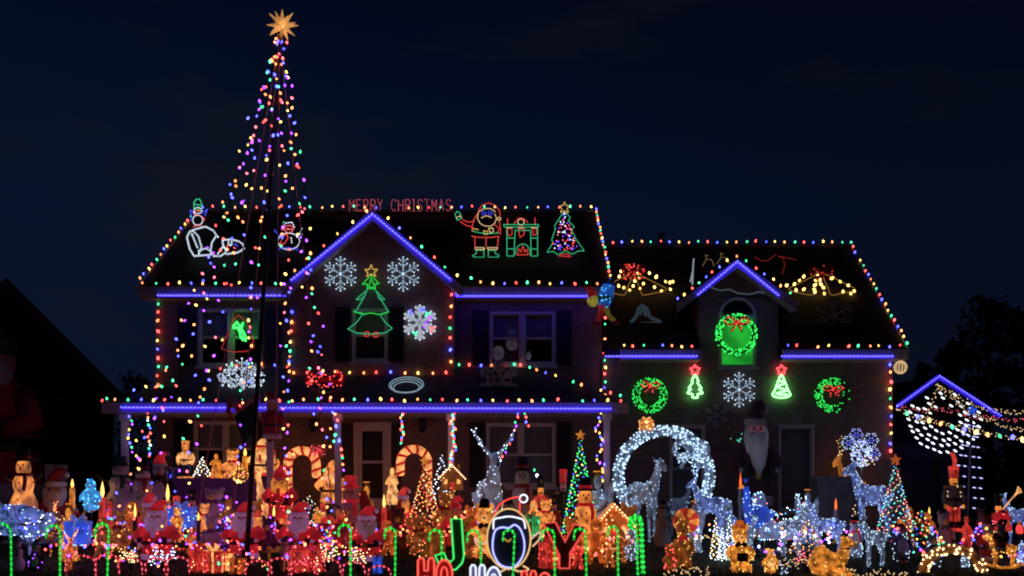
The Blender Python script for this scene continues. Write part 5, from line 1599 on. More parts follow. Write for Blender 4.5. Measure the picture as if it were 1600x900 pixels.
# ---- far left: giant unlit inflatable, boards, snowman
T = thing('giant_inflatable_santa', 'giant dark unlit inflatable Santa cut off by the left border', 'inflatable', (wx(-12, 25), 25, GZ))
Hs = wz(505, 25) - GZ
B().lathe([(1.0, 0), (1.1, .1 * Hs), (1.12, .3 * Hs), (1.0, .5 * Hs), (.72, .68 * Hs), (.5, .74 * Hs)], (0, 0, 0), 24).o('coat', REDF, T)
B().lathe([(1.12, .36 * Hs), (1.15, .37 * Hs), (1.13, .42 * Hs), (1.06, .43 * Hs)], (0, 0, 0), 24).o('belt', BLACK, T)
B().lathe([(1.06, .10 * Hs), (1.2, .12 * Hs), (1.2, .19 * Hs), (1.1, .21 * Hs)], (0, 0, 0), 24).o('coat_trim', WHITEF, T)
B().ell((0, 0, .80 * Hs), (.55, .55, .09 * Hs), 16, 9).o('head', SKIN, T)
B().ell((.05, -.35, .74 * Hs), (.62, .35, .09 * Hs), 16, 9).o('beard', WHITEF, T)
B().lathe([(.5, .84 * Hs), (.6, .85 * Hs), (.58, .89 * Hs), (.42, .93 * Hs), (.05, 1.0 * Hs)], (0, 0, 0), 16).o('hat', GREENF, T)
for s_ in (-1, 1): B().tube([(s_ * .8, -.1, .64 * Hs), (s_ * 1.15, -.4, .5 * Hs), (s_ * .7, -.9, .46 * Hs)], [.3, .3, .22], 10).o('sleeve', REDF, T)
for s_ in (-1, 1): B().ell((s_ * .5, -.3, .12), (.4, .6, .16), 10, 6).o('boot', BLACK, T)

T = thing('painted_board', 'pale board painted as a four pane window on the left lawn', 'board', (wx(87, 20.4), 20.4, gz(20.4)), None, True)
for i, (x0, x1) in enumerate(((70, 86), (88, 104))):
    for (y0, y1) in ((726, 750), (752, 778)):
        B().box(wx(x0, 20.4), wx(x1, 20.4), 20.4, 20.43, wz(y1, 20.4), wz(y0, 20.4)).o('panel', paint('pale grey board', (.40, .42, .36), .7, .2, 5), T, False)
B().box(wx(86.3, 20.4), wx(87.7, 20.4), 20.39, 20.44, gz(20.4), wz(725, 20.4)).o('post', WOOD, T, False)
santa(88, 19.4, 733, None, 'unlit red Santa standing in front of the pale window board', .8, dict(coat=REDU, beard=PALE, trim=PALE, face=SKIN))
snowman(37, 18.2, 699, 815, 'orange glowing snowman in black top hat at the far left', .66, LIT, BLACK, REDU)
deer(12, 17.6, 742, None, 'blue white mini lit reindeer cut by the left border', .9, LITBLW, 'ice', 120, rad(180), False)
sleigh(42, 17.0, 788, 850, 'white lit sleigh with blue sides below the orange snowman', .95, LITBLW, ('white', 'ice', 'blue'), 90)
deer(68, 18.4, 782, None, 'small dim orange lit reindeer beside the white sleigh', .7, LITDIM, 'orange', 60, rad(20), True)
candle(113, 19.0, 748, 800, 'slim red and yellow candle light on the left lawn', .8, LITG)
penguin(142, 19.2, 738, 800, 'bright cyan blue lit penguin near the left end of the porch', .8, LITCY, LITCY, None, 60, 'cyan')
angel(108, 17.9, 786, None, 'small gold lit angel between orange reindeer and blue gift', .7, LITG, LITDIM, 30, 'warm')
giftbox(122, 17.6, 806, 850, 'bright blue lit gift box behind the second cane', .75, LITBL, LITBLW, ('cyan', 'blue'), 40)
deer(108, 16.9, 826, None, 'orange lit little reindeer beside the second green cane', .75, LITO, 'orange', 80, rad(-60), True, s=4.)
snowman(188, 20.3, 712, 800, 'large unlit pale snowman left of the brown nosed snowman', .95, PALE, GREENU, GREENU)
snowman(223, 19.7, 720, 800, 'unlit snowman with black hat and red scarf below the porch corner', 1.0, PALE, BLACK, REDU)
penguin(250, 20.8, 706, 800, 'dark penguin in red Santa hat by the left porch end', .8, BLACK, PALE, REDP)

# ---- the long table on the porch and the glowing figures on it
T = thing('cloth_table', 'long porch table under a purple cloth carrying glowing figures', 'table', (wx(355, 21.95), 21.95, .752), None, True)
tz = wz(747, 21.95)
x0, x1 = wx(268, 21.95), wx(446, 21.95)
B().box(x0, x1, 21.75, 22.2, tz - .04, tz - .004).o('top', WOOD, T, False)
cb2 = B()
n = 60
for i in range(n):
    xa, xb = x0 + (x1 - x0) * i / n, x0 + (x1 - x0) * (i + 1) / n
    ya, yb = 21.74 + .02 * math.sin(i * 1.1), 21.74 + .02 * math.sin((i + 1) * 1.1)
    cb2.quad((xa, 21.74, tz), (xb, 21.74, tz), (xb, yb - .02, .78), (xa, ya - .02, .78)).quad((xa, 21.74, tz), (xa, 22.21, tz), (xb, 22.21, tz), (xb, 21.74, tz))
cb2.o('cloth', PURPF, T)
for x_ in (x0 + .1, x1 - .1):
    for y_ in (21.8, 22.15): B().box(x_ - .03, x_ + .03, y_ - .03, y_ + .03, .752, tz - .042).o('leg', WOOD, T, False)
STAND[0] = False
soldier(290, 21.9, 688, 747, 'glowing cream toy soldier with orange head at the left end of the table', 1.1, LITW, BLUEU, LIT, LIT)
giftbox(271, 21.9, 730, 747, 'small unlit blue parcel at the table end', 1.2, BLUEU, PALE, ('blue',), 4)
cone_tree(316, 21.9, 710, 747, 'dark little tree with white sparkles on the porch table', .7, NEEDLE, ('white', 'warm'), 40, None, nd=400)
angel(338, 21.9, 706, 747, 'glowing gold choir figure with red collar on the porch table', 1., LITG, None, 8, 'red', halo=False, hair=REDU)
bear(364, 21.9, 698, 747, 'plump glowing cream bear on the porch table', 1., LIT, REDP, 12, 'warm')
candle(383, 21.9, 700, 747, 'glowing yellow candle on the porch table behind the pole', .9, LITG)
santa(409, 21.9, 686, 747, 'glowing cream Santa with red hat at the right end of the table', .95, dict(coat=LITW, trim=LITR, beard=LITW, face=LIT))
soldier(428, 21.95, 702, 747, 'slim glowing toy soldier last on the right of the table', .9, LIT, LITW, LIT, REDP)
STAND[0] = True
T, c = hanging_ball(375, 742, 12, 20.9, 'gold wire ball of lights hanging behind the flagpole')
B().tube([c, (c.x, 21.25, 2.86)], .006, 4).o('hanger', BLACK, T)
bear(335, 20.5, 756, 815, 'slumped pale purple unlit inflatable bear before the porch table', 1.3, PALE, PURPF, 0)
deer(414, 20.2, 728, None, 'small warm glowing fawn beside the mini lit Santa', .55, LITW, 'warm', 40, rad(-100), False)
santa(438, 19.8, 728, 815, 'Santa with gold lit beard and red mini lights on the coat', .85, dict(coat=REDP, beard=LITG, trim=REDP), 70)
big_cane(472, 21.9, 697, 778, 'giant striped candy cane at the left of the door', 58, math.pi)
big_cane(647, 21.9, 695, 784, 'giant striped candy cane at the right of the door', 56, 0)
ribbon_bow(497, 703, 11, 21.8, 'dark red bow with pink dots beside the left giant cane', REDP, 'pink', 26, None, 1.2)
santa(519, 22.0, 720, 790, 'all orange glowing Santa between left giant cane and door', 1., dict(coat=LIT, beard=LITW, trim=LIT, face=LIT, dark=BLACK))
angel(613, 22.0, 726, 788, 'slim bright cream choir angel left of the right giant cane', .72, LITW, None, 20, 'warm', halo=False)
snowman(548, 19.6, 742, None, 'unlit pale purple snowman wearing a red cap under the door', .7, PALE, REDP, REDP)
sleigh(594, 20.2, 765, 830, 'dark red wooden sleigh in front of the front door', .8, REDU, ('red',), 6)
for k, (a_, b2) in enumerate((((655, 708), 'red glowing baubles'),)):
    pass
cone_tree(664, 20.0, 715, 850, 'red and gold glittering tinsel tree under the right giant cane', .46, paint('red tinsel', (.35, .06, .03), .5, .4, 20), ('red', 'gold', 'orange', 'warm'), 170, 'gold', s=2.4, br=.018)
mini_house(707, 20.6, 726, 766, 'birdhouse with dark red roof and glowing windows right of the glitter tree', 1., LITDIM, REDU, ('warm', 'yellow'), 12)
bear(697, 19.6, 758, 835, 'dim brown bear with gold lights below the birdhouse', .8, LITDIM, REDU, 60, 'gold')
bear(655, 18.6, 795, None, 'dark brown bear with red orange lights left of the letter J', .8, LITDIM, REDU, 46, 'orange')
bear(726, 18.2, 800, None, 'dim red brown bear half hidden by the green J', .75, LITDIM, REDU, 24, 'red')
deer(764, 19.5, 668, None, 'tall white twinkling reindeer with raised antlers facing the street', .82, LITICE, 'white', 150, rad(-78), True, s=5.)
cone_tree(690, 20.9, 700, 790, 'thin white twinkling twig tree behind the birdhouse', .4, TINSEL, ('white', 'ice'), 46, None, nd=200)
snowman(816, 20.5, 712, None, 'tall unlit grey snowman in black hat before the right window', .62, PALE, BLACK, REDU)
bear(757, 18.3, 778, None, 'orange glowing bear with dark hat left of the penguin sign', .72, LIT, BLACK, 30, 'yellow', hat=BLACK)
penguin(834, 18.7, 772, 830, 'orange glowing penguin with red scarf right of the sign hat', .7, LIT, LITW, None, 10, 'warm')
bear(853, 18.6, 775, 828, 'orange glowing bear cub with red bow above the red Y', .8, LIT, REDP, 12, 'yellow')
giftbox(828, 17.6, 800, 835, 'green and white wrapped parcel behind the penguin sign', .8, LITGR, PALE, ('green',), 14)
soldier(880, 20.0, 732, None, 'dark toy soldier with red cap left of the green lit tree', .55, BLACK, BLACK, FACEP, REDP)
cone_tree(907, 19.8, 672, 860, 'tall green lit tree with gold star right of the dark soldier', .32, NEEDLE, ('green', 'green', 'blue', 'lime', 'green', 'yellow'), 200, 'gold', s=3., br=.019)
angel(934, 19.9, 735, None, 'icy white lit angel behind the orange snowman', .62, LITICE, LITICE, 90, 'ice')
snowman(915, 18.8, 745, None, 'big orange glowing snowman in black top hat behind the red Y', .70, LIT, BLACK, REDP)
mini_house(958, 18.4, 786, 850, 'orange gingerbread house outlined by warm bulbs', .95, LITO, LIT)
gingerbread(931, 17.6, 808, None, 'gingerbread man with warm lights right of the red Y', .75, LITO, 50, 'orange')
gingerbread(952, 17.2, 838, None, 'gingerbread man lower down before the gingerbread house', .75, LITO, 40, 'warm')
gingerbread(903, 17.0, 842, None, 'red glowing gingerbread figure behind the stem of the Y', .75, LITR, 36, 'red')
giftbox(858, 17.2, 838, 905, 'red net lit gift box under the left arm of the Y', .55, LITR, REDP, ('red',), 60)

# ---- the ring arch and the white creatures
T, c = lit_arch('large white lit ring arch of two rows before the wing', 1037, 20.6, 744, 80, 62, -42, 222, 'ice', 330, LITICE, 2.0, br=.019)
for a_ in (-42, 222):
    p = c + Vector((math.cos(rad(a_)), 0, math.sin(rad(a_)))) * 71 * 20.6 / F
    B().tube([p, (p.x, p.y, gz(20.6))], .02, 6).o('foot', STEEL, T)
STAND[0] = False
giftbox(1010, 20.6, 652, 672, 'gold glowing box perched on top left of the ring arch', 1., LIT, LITW, ('warm',), 20)
STAND[0] = True
ribbon_bow(1079, 705, 26, 20.4, 'big icy white lit bow inside the top right of the ring', LITICE, 'ice', 90, None, 1.8)
deer(1006, 20.2, 708, None, 'icy white lit fawn with raised head inside the left of the ring', .62, LITICE, 'ice', 170, rad(-50), False)
deer(1062, 20.8, 748, None, 'small dim white deer inside the ring arch', .5, TINSEL, 'ice', 16, rad(10), False)
deer(1108, 20.1, 722, None, 'blue white lit reindeer at the right foot of the ring', .62, LITBLW, 'ice', 130, rad(160), True)
santa(1180, 22.4, 628, 800, 'very tall unlit old world Santa with long pale beard by the wing', .60, dict(coat=paint('dark wine velvet', (.16, .05, .08), .8, .3, 4), trim=PALE, beard=glow('old Santa beard, lamp inside', (.6, .55, .75), .05, (.66, .64, .68)), face=FACEP, dark=GREENU))  # beard has no lamp, its faint glow is added to make it paler
B().tube([(0, -.15, .64), (0, -.22, .52), (0, -.23, .42), (0, -.23, .34)], [.14, .13, .09, .02], 10).o('long_beard', MATS['old Santa beard, lamp inside'], bpy.data.objects[[o.name for o in COL.objects if o.get('label', '').startswith('very tall')][0]])
T, c = hanging_ball(1151, 683, 9, 22.1, 'dark green glass ball held beside the tall Santa', 'teal', 6)
B().ell(c, 8.5 * 22.1 / F, 12, 8).o('globe', GREENU, T)
B().tube([c, (c.x + .1, c.y + .2, c.z + .1)], .01, 4).o('hanger', BLACK, T)
bear(1066, 17.2, 800, None, 'big dim brown bear with gold and red lights before the ring', .62, LITDIM, REDP, 90, 'gold')
T = thing('peppermint_candy', 'striped peppermint candy disc above the big brown bear', 'candy ornament', P(1072, 814, 17.5), None, True)
c = Vector(P(1072, 814, 17.5)); rr = 20 * 17.5 / F
for j in range(10):
    a0, a1 = j * math.pi / 5 + .2, (j + 1) * math.pi / 5 + .2
    poly = [(c.x, c.z)] + [(c.x + rr * math.cos(a0 + (a1 - a0) * t / 4), c.z + rr * math.sin(a0 + (a1 - a0) * t / 4)) for t in range(5)]
    B().prism(poly, c.y - .05, c.y + .05).o('wedge', LIT if j % 2 else LITR, T, False)
B().tube([c, (c.x, c.y + .03, gz(17.5))], .015, 6).o('stake', STEEL, T)
sleigh(1218, 18.8, 768, 862, 'white lit carriage sleigh in the middle of the right lawn', .72, LITICE, ('white', 'ice', 'cyan', 'ice', 'pink'), 200)
bird(1183, 18.4, 748, 842, 'blue lit peacock beside the white carriage sleigh', .7, LITBL, 'ice', 46, rad(180))
deer(1238, 18.3, 768, None, 'icy lit reindeer in front of the white carriage', .62, LITICE, 'ice', 110, rad(15), True)
for px_, t_, k_ in ((1118, 800, 'warm'), (1140, 795, 'white'), (1128, 818, 'ice')):
    cone_tree(px_, 17.6, t_, None, {'warm': 'thin gold lit twig tree left of the glowing drummer bear', 'white': 'thin white lit twig tree behind the drummer bear', 'ice': 'thin icy lit twig tree left of the drummer bear'}[k_], .22, TINSEL, (k_, 'ice', k_), 50, None, nd=130, s=3.)
bear(1156, 16.7, 812, None, 'gold glowing drummer bear with orange cap near the front', .78, LITG, BLACK, 110, 'yellow', hat=LITO)
B().lathe([(.13, .22), (.14, .225), (.14, .37), (.13, .375)], (0, -.30, 0), 12).o('drum', BLACK, bpy.data.objects[[o.name for o in COL.objects if o.get('label', '').startswith('gold glowing drummer')][0]])
penguin(1204, 16.4, 850, None, 'gold glowing penguin right of the drummer bear', .85, LITG, LITW, None, 26, 'yellow')
T = stand_T('camel_figure', 'gold lit lying camel with dark collar at the bottom edge', 'camel figure', 1296, 15.9, 838, None, 1.0)
b = B().ell((-.12, 0, .34), (.42, .26, .32), 14, 9).ell((-.22, 0, .58), (.2, .17, .2), 10, 7)
b.tube([(.12, 0, .38), (.30, 0, .46), (.36, 0, .64), (.38, 0, .82), (.36, 0, .92)], [.22, .19, .14, .115, .08], 12)
b.tube([(.30, 0, .90), (.42, 0, .88), (.58, 0, .80), (.64, 0, .77)], [.08, .125, .09, .05], 10)
for s_ in (-1, 1):
    b.tube([(-.3, s_ * .18, .2), (.0, s_ * .24, .08), (.2, s_ * .24, .05)], [.16, .09, .06], 8).tube([(.16, s_ * .12, .3), (.34, s_ * .16, .12), (.5, s_ * .17, .05)], [.13, .08, .05], 8)
    b.tube([(.34, s_ * .07, .96), (.31, s_ * .11, 1.03)], [.035, .01], 6)
b.o('body', LITG, T)
B().lathe([(.128, -.025), (.142, 0), (.128, .025)], (.375, 0, .70), 12).o('collar', BLACK, T)
eyes(T, (.50, -.09, .90), .02, .016)
fbeads(T, b, 80, 'yellow', .014, 3.)
deer(1292, 18.5, 782, None, 'pale blue lit donkey standing behind the gold camel', .82, LITBLW, 'ice', 90, rad(185), False, name='donkey_figure', cat='donkey figure')
candle(1306, 18.9, 778, 850, 'orange flame candle behind the pale blue donkey', .5, PALE, emit('orange flame', (1, .14, .03), 1.6))
candle(1157, 20.6, 738, 850, 'small orange flame candle at the feet of the tall Santa', .3, PALE, emit('orange flame', (1, .14, .03), 1.6))
T = thing('covered_crate', 'grey cloth covered crates stacked against the wing wall', 'crate', (wx(1305, 22.6), 22.6, GZ), None, True)
b = B(); x0, x1 = wx(1277, 22.0), wx(1342, 22.0)
b.box(x0, x1, 22.0, 22.6, GZ, wz(748, 22.0)); b.o('cloth', GREYF, T, False)
B().box(x0 - .04, x1 + .04, 21.96, 22.64, wz(748, 22.0) + .002, wz(744, 22.0)).o('lid', GREYF, T, False)
deer(1330, 22.95, 680, None, 'gold lit reindeer rising behind the covered crates', .42, LITG, 'yellow', 60, rad(180), 'gold', br=.010)
deer(1362, 20.2, 716, None, 'tall white blue lit deer under the blue snowflake cluster', .62, LITBLW, 'ice', 150, rad(178), False)
T = thing('snowflake_cluster', 'dense icy blue light cluster with snowflakes above the deer', 'snowflake light', P(1345, 700, 20.6), None, True)
for (x_, y_, r_) in ((1326, 692, 11), (1338, 680, 11), (1361, 688, 12), (1366, 710, 10)):
    c = Vector(P(x_, y_, 20.6 + R.uniform(-.1, .1))); sc = 20.6 / F; q = []
    b = B()
    for i in range(6):
        d = Vector((math.cos(i * 1.0472), 0, math.sin(i * 1.0472))); e_ = c + d * r_ * sc
        b.tube([c, e_], .012, 4); q += [c + d * r_ * sc * t for t in (.35, .7, 1)]
        for sg in (-.6, .6):
            dd = Vector((math.cos(i * 1.0472 + sg), 0, math.sin(i * 1.0472 + sg))); q.append(c + d * r_ * sc * .5 + dd * r_ * sc * .4)
    ob = b.o('flake', rope('blue', .4), T)
    beads(ob, q, R.choice(['iceblue', 'iceblue', 'ice']), .015, 1.5, 'bulbs')
q = []
for _ in range(170):
    a = R.uniform(0, 6.283); q_ = math.sqrt(R.random())
    q.append(P(1346 + 17 * q_ * math.cos(a), 709 + 21 * q_ * math.sin(a), 20.55 + R.uniform(-.2, .2)))
beads(T, q[:90], 'iceblue', .016, 1.8); beads(T, q[90:], 'ice', .016, 1.7)
beads(T, [P(1360 + R.uniform(-12, 10), 722 + R.uniform(-8, 6), 20.3) for _ in range(16)], 'warm', .014, 1.6)
B().tube([P(1346, 702, 20.62), (wx(1346, 20.62), 20.62, gz(20.62))], .018, 6).o('stake', STEEL, T)
deer(1366, 17.3, 802, None, 'small icy lit fawn standing near the front right', .60, LITICE, 'ice', 110, rad(195), False)
cone_tree(1399, 19.2, 712, None, 'pastel tinsel Christmas tree with orange star by the wing corner', .42, TINSEL, ('pink', 'cyan', 'teal', 'warm', 'ice'), 190, 'orange', s=2.6)
cone_tree(1438, 18.0, 790, None, 'low dark bush tangled with multicoloured bulbs', .9, NEEDLE, ('green', 'orange', 'blue', 'teal', 'red', 'yellow'), 90, None, s=3., br=.02, nd=700)
penguin(1408, 17.7, 806, None, 'grey unlit inflatable penguin beside the multicoloured bush', .7, paint('slate grey nylon', (.10, .11, .14), .7), TINSEL, None, 26, 'ice')
penguin(1449, 18.6, 793, 838, 'orange striped glowing toucan figure right of the bush', .8, LITO, LITG, None, 6, 'orange', name='toucan_figure', beak=LITG)
bear(1474, 19.0, 792, None, 'pale grey unlit inflatable bear under the red nutcracker', .7, PALE, GREYF, 0)
soldier(1490, 19.6, 727, 830, 'tall red nutcracker with curved red plume before the dark garage', .8, GREYF, LITR, LITG, LITR, 20, 'warm', plume=LITR)
snowman(1534, 19.4, 788, None, 'dim purple grey inflatable snowman below the white pole tree', .62, GREYF, BLACK, GREYF)
T, c = lit_arch('brown glowing arch with warm bulbs at the lower right', 1488, 16.6, 905, 56, 40, 0, 180, 'warm', 60, LITDIM, 3.4, br=.02)
snowman(1508, 17.3, 852, None, 'icy white lit snowman under the brown arch', .7, LITICE, BLACK, GREYF, 40, 'ice')
soldier(1560, 18.6, 772, None, 'red coated trumpeter raising a cream horn at the right', .68, REDP, LITW, LIT, BLACK, 26, 'pink', rz=.2, trumpet=True)
T = deer(1566, 17.0, 832, 886, 'gold lit rocking horse in the lower right corner', 1.0, LITG, 'yellow', 70, rad(180), False, name='rocking_horse', cat='rocking horse')
for s_ in (-1, 1): B().tube(smooth_path([(-.6, s_ * .12, .12), (-.3, s_ * .12, 0), (.2, s_ * .12, 0), (.55, s_ * .12, .14)], 4), .035, 6).o('rocker', LITG, T)
B().ell((0, 0, .66), (.14, .12, .05), 9, 6).o('saddle', REDP, T)
STAND[0] = False
santa(1563, 16.95, 812, 862, 'small dark red Santa riding the gold rocking horse', .7, dict(coat=REDU, beard=PALE, trim=PALE, face=SKIN))
STAND[0] = True
lantern(1576, 822, 18, 18.2, 'dimmer red lantern left of the bright one at the right border', LITR)
lantern(1593, 824, 20, 18.0, 'bright red lantern nearest the right border', glow('bright red lantern glass', (1, .06, .05), 1.3))
penguin(1598, 17.4, 838, None, 'blue white mini lit penguin cut by the right border', .7, LITBLW, LITICE, None, 50, 'ice')

# ---- front row Santas, gifts and dim figures
GS = 'row of red blow moulded Santas on the front lawn'
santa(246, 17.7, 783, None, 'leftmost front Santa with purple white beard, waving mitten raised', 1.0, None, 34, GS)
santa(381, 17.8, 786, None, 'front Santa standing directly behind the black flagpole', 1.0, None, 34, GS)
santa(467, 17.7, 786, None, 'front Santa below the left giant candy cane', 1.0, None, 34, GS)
santa(573, 17.6, 792, None, 'rightmost front Santa beside the green cane, coat lit pink', 1.0, dict(beard=glow('rosy beard plastic', (1, .35, .45), .09, (.62, .52, .55))), 30, GS)  # pink light on this beard is put in as its own glow
bear(420, 18.3, 800, None, 'dark blue grey unlit bear between two front Santas', .7, paint('dusky plush', (.16, .12, .22), .9, .3, 12), PURPF, 0)
bear(331, 18.5, 796, None, 'pale purple unlit round faced bear left of the flagpole Santa', .7, PALE, PURPF, 0)
giftbox(284, 18.4, 784, 824, 'blue glowing gift box right of the leftmost Santa', .85, LITBL, LITBLW, ('cyan', 'ice'), 40)
bear(277, 18.1, 790, 826, 'small gold glowing bear against the blue gift box', .8, LITG, REDP, 30, 'yellow')
bear(320, 19.2, 782, 830, 'small orange glowing cub under the purple inflatable', .7, LIT, REDP, 12, 'orange')
candle(310, 18.0, 800, 850, 'short unlit blue candle with little flame left of the round bear', .6, BLUEU)
GIFT = [(308, 16.7, 850, 'slim red net lit gift box on the front lawn', .5, LITR, REDP, ('red', 'warm'), 40), (333, 16.5, 852, 'tall red gift box with cream bow on the front lawn', .62, LITR, LITW, ('red', 'pink', 'red'), 60),
        (352, 16.9, 858, 'cream ribboned gift box behind the red ones', .8, LITW, LITR, ('red', 'warm'), 30), (372, 16.4, 866, 'orange glowing gift box with dark ribbon by the pole', .7, LITO, REDU, ('orange', 'red'), 40),
        (428, 16.8, 855, 'dim green gift box right of the flagpole', .9, paint('dark green wrap', (.03, .12, .05), .6), LITDIM, ('green', 'orange'), 12), (492, 16.7, 850, 'red gift box bristling with pink lights under the third Santa', .6, LITR, REDP, ('pink', 'red', 'warm'), 80),
        (462, 16.6, 852, 'narrow red gift box with tall ribbons below the Santa', .5, LITR, LITR, ('red', 'pink'), 46), (590, 16.4, 864, 'small blue gift box at the feet of the right Santa', .4, LITBL, PURPF, ('blue',), 8)]
for px_, Y_, t_, lb, w_, bx, rb_, lk_, n_ in GIFT: giftbox(px_, Y_, t_, None, lb, w_, bx, rb_, lk_, n_)
for i, (a_, b2, t_, lb) in enumerate(((104, 150, 868, 'red lit lawn hoop left of the third green cane'), (150, 186, 866, 'red lit lawn hoop at the third green cane'), (186, 222, 872, 'red lit lawn hoop left of the leftmost Santa'),
        (228, 262, 872, 'red lit lawn hoop under the leftmost Santa'), (258, 296, 870, 'red lit lawn hoop right of the leftmost Santa'), (384, 424, 876, 'red lit lawn hoop right of the flagpole base'), (420, 456, 872, 'red lit lawn hoop left of the third Santa'),
        (452, 492, 876, 'red lit lawn hoop under the third Santa'), (496, 532, 874, 'red lit lawn hoop left of the slanted cane'), (536, 570, 878, 'red lit lawn hoop under the rightmost Santa'), (576, 610, 884, 'red lit lawn hoop left of the red HO letters'))):
    red_garland_arch(a_, b2, t_, 16.1 + .07 * (i % 3), lb)
for px_, Y_, k_, lb in ((205, 16.5, 'warm', 'warm white spray of tiny lights left of the leftmost Santa'), (256, 16.4, 'white', 'white spray of tiny lights under the leftmost Santa'), (512, 16.6, 'warm', 'warm spray of tiny lights right of the third Santa'),
                        (560, 16.4, 'warm', 'warm spray of tiny lights under the rightmost Santa'), (1262, 16.3, 'pink', 'pinkish spray of tiny lights left of the gold camel')):
    T = thing('light_spray', lb, 'light spray', (wx(px_, Y_), Y_, gz(Y_)), 'sprays of tiny lights on wire stems')
    q = []
    for j in range(16):
        a = R.uniform(0, 6.28); rr = R.uniform(.05, .22); h = R.uniform(.18, .42)
        p = (rr * math.cos(a), rr * math.sin(a) * .5, h); q.append(p)
        q += [(p[0] * .8, p[1] * .8, h * .86), (p[0] * 1.1, p[1] * 1.1, h * .72)]
        B().tube([(0, 0, 0), (p[0] * .5, p[1] * .5, h * .6), p], .005, 4).o('stem', WIRE, T)
    beads(T, q, k_, .013, 3.2)

# ---- green candy cane stakes along the front
for px_, hook, t_, lb in ((17, -14, 818, 'first green lit cane at the left border'), (94, 72, 821, 'green lit cane right of the white sleigh'), (170, 149, 818, 'green lit cane left of the leftmost front Santa'), (548, 529, 820, 'green lit cane left of the rightmost front Santa'),
                          (618, 601, 825, 'green lit cane right of the rightmost front Santa'), (690, 671, 828, 'green lit cane crossing the hook of the J'), (750, 730, 829, 'green lit cane between the J and the penguin sign'), (804, 786, 828, 'green lit cane standing before the penguin sign'),
                          (866, 847, 827, 'green lit cane before the left arm of the Y'), (915, 897, 826, 'green lit cane before the right arm of the Y'), (965, 950, 823, 'green lit cane before the gingerbread house')):
    lit_cane(px_, 15.8, t_, lb, hook)
for px_, hook, t_, Y_, lb in ((1002, 984, 808, 16.2, 'thick bright green cane right of the gingerbread house'), (994, 988, 816, 16.0, 'thin green cane leaning on the thick bright one')):
    lit_cane(px_, Y_, t_, lb, hook, r=.034 if hook == 984 else .02)

# ---- JOY sign with a penguin as its O, HO HO HO below
def sign_letter(name, label, Y, outline, k, panel, group, glow_s=1.0, br=.016, r=.018, s=2.6, holes=()):
    T = thing(name, label, 'sign letter', P(outline[0][0], outline[0][1], Y), group, True)
    pts = [P(x_, y_, Y) for x_, y_ in outline]
    B().prism([(p[0], p[2]) for p in pts], Y + .03, Y + .06).o('panel', panel, T, False)
    ob = B().tube(pts, r, 6, True).o('rope', emit('sign rope ' + k, {'lime': (.06, .95, .18), 'red': (1, .09, .07), 'white': (.75, .8, 1)}[k], glow_s), T)
    beads(ob, path_points(pts, .05, True), k if k != 'red' else 'pink', br, s, 'bulbs')
    for h in holes:
        hp = [P(x_, y_, Y - .002) for x_, y_ in h]
        B().tube(hp, r, 6, True).o('rope', MATS['sign rope ' + k], T)
    xm = sum(p[0] for p in pts) / len(pts)
    zb = min(p[2] for p in pts)
    if zb > gz(Y) + .01: B().tube([(xm, Y + .05, gz(Y) - .05), (xm, Y + .05, zb + .05)], .012, 5).o('stake', STEEL, T)
    return T


YJ = 16.4
sign_letter('letter_j', 'green rope lit letter J of the JOY sign', YJ, [(705, 811), (721, 811), (725, 868), (722, 880), (712, 890), (698, 891), (686, 882), (680, 868), (694, 864), (698, 875), (704, 878), (709, 873)], 'lime', DARKG, 'letters of the JOY sign', 1.0, s=1.2)
sign_letter('letter_y', 'red rope lit letter Y of the JOY sign', YJ, [(849, 818), (868, 816), (883, 847), (897, 819), (916, 824), (891, 864), (890, 888), (874, 888), (874, 868)], 'red', DARKR, 'letters of the JOY sign', .9, s=1.0)
T = thing('penguin_letter_o', 'rope lit penguin with Santa hat forming the O of JOY', 'sign letter', P(795, 890, YJ), 'letters of the JOY sign', True)
body_ = circ(795, 842, 34, 47, 28)
pts = [P(x_, y_, YJ) for x_, y_ in body_]
B().prism([(p[0], p[2]) for p in pts], YJ + .03, YJ + .06).o('panel', DARKB, T, False)


def rp(nm, k, pp, closed=False, col=None, es=.9, s=1.4):
    q = [P(x_, y_, YJ - .01) for x_, y_ in pp]
    q = smooth_path(q, 4, closed)
    ob = B().tube(q, .016, 6, closed).o(nm, emit('penguin rope ' + nm, col or HUE[k], es), T)
    beads(ob, path_points(q, .05, closed), k, .016, s, 'bulbs')


rp('body_outline', 'warm', body_, True, (1, .62, .22), .85)
rp('belly', 'iceblue', [(795, 825), (804, 820), (813, 827), (819, 845), (818, 865), (808, 882), (795, 887), (780, 881), (771, 864), (770, 845), (774, 829), (784, 824)], True, (.30, .32, 1), 2.2, 2.0)
rp('left_flipper', 'warm', [(760, 846), (752, 850), (742, 840), (745, 850), (758, 862)], False, (1, .62, .4), .8)
rp('right_flipper', 'warm', [(830, 842), (844, 831), (843, 842), (832, 854)], False, (1, .62, .4), .8)
rp('hat', 'pink', [(772, 806), (778, 792), (790, 782), (806, 777), (813, 779), (812, 790), (812, 804)], False, (1, .06, .05), 1.2, 1.0)
rp('hat_brim', 'white', [(771, 826), (772, 812), (782, 809), (795, 807), (808, 809), (818, 813), (821, 826)], False, (.8, .85, 1), 1.3, 1.8)
rp('pompom', 'white', circ(818, 779, 6, 6, 10), True, (.8, .85, 1), 1.4, 2.2)
rp('beak', 'gold', [(789, 842), (794, 846), (799, 842)], False, (1, .5, .1), .4, .5)
rp('feet', 'warm', [(774, 886), (766, 892), (780, 894), (795, 888), (812, 893), (826, 890), (817, 884)], False, (1, .62, .3), .9)
B().tube([(wx(795, YJ), YJ + .05, gz(YJ) - .05), P(795, 880, YJ + .05)], .014, 5).o('stake', STEEL, T)
YH = 15.6


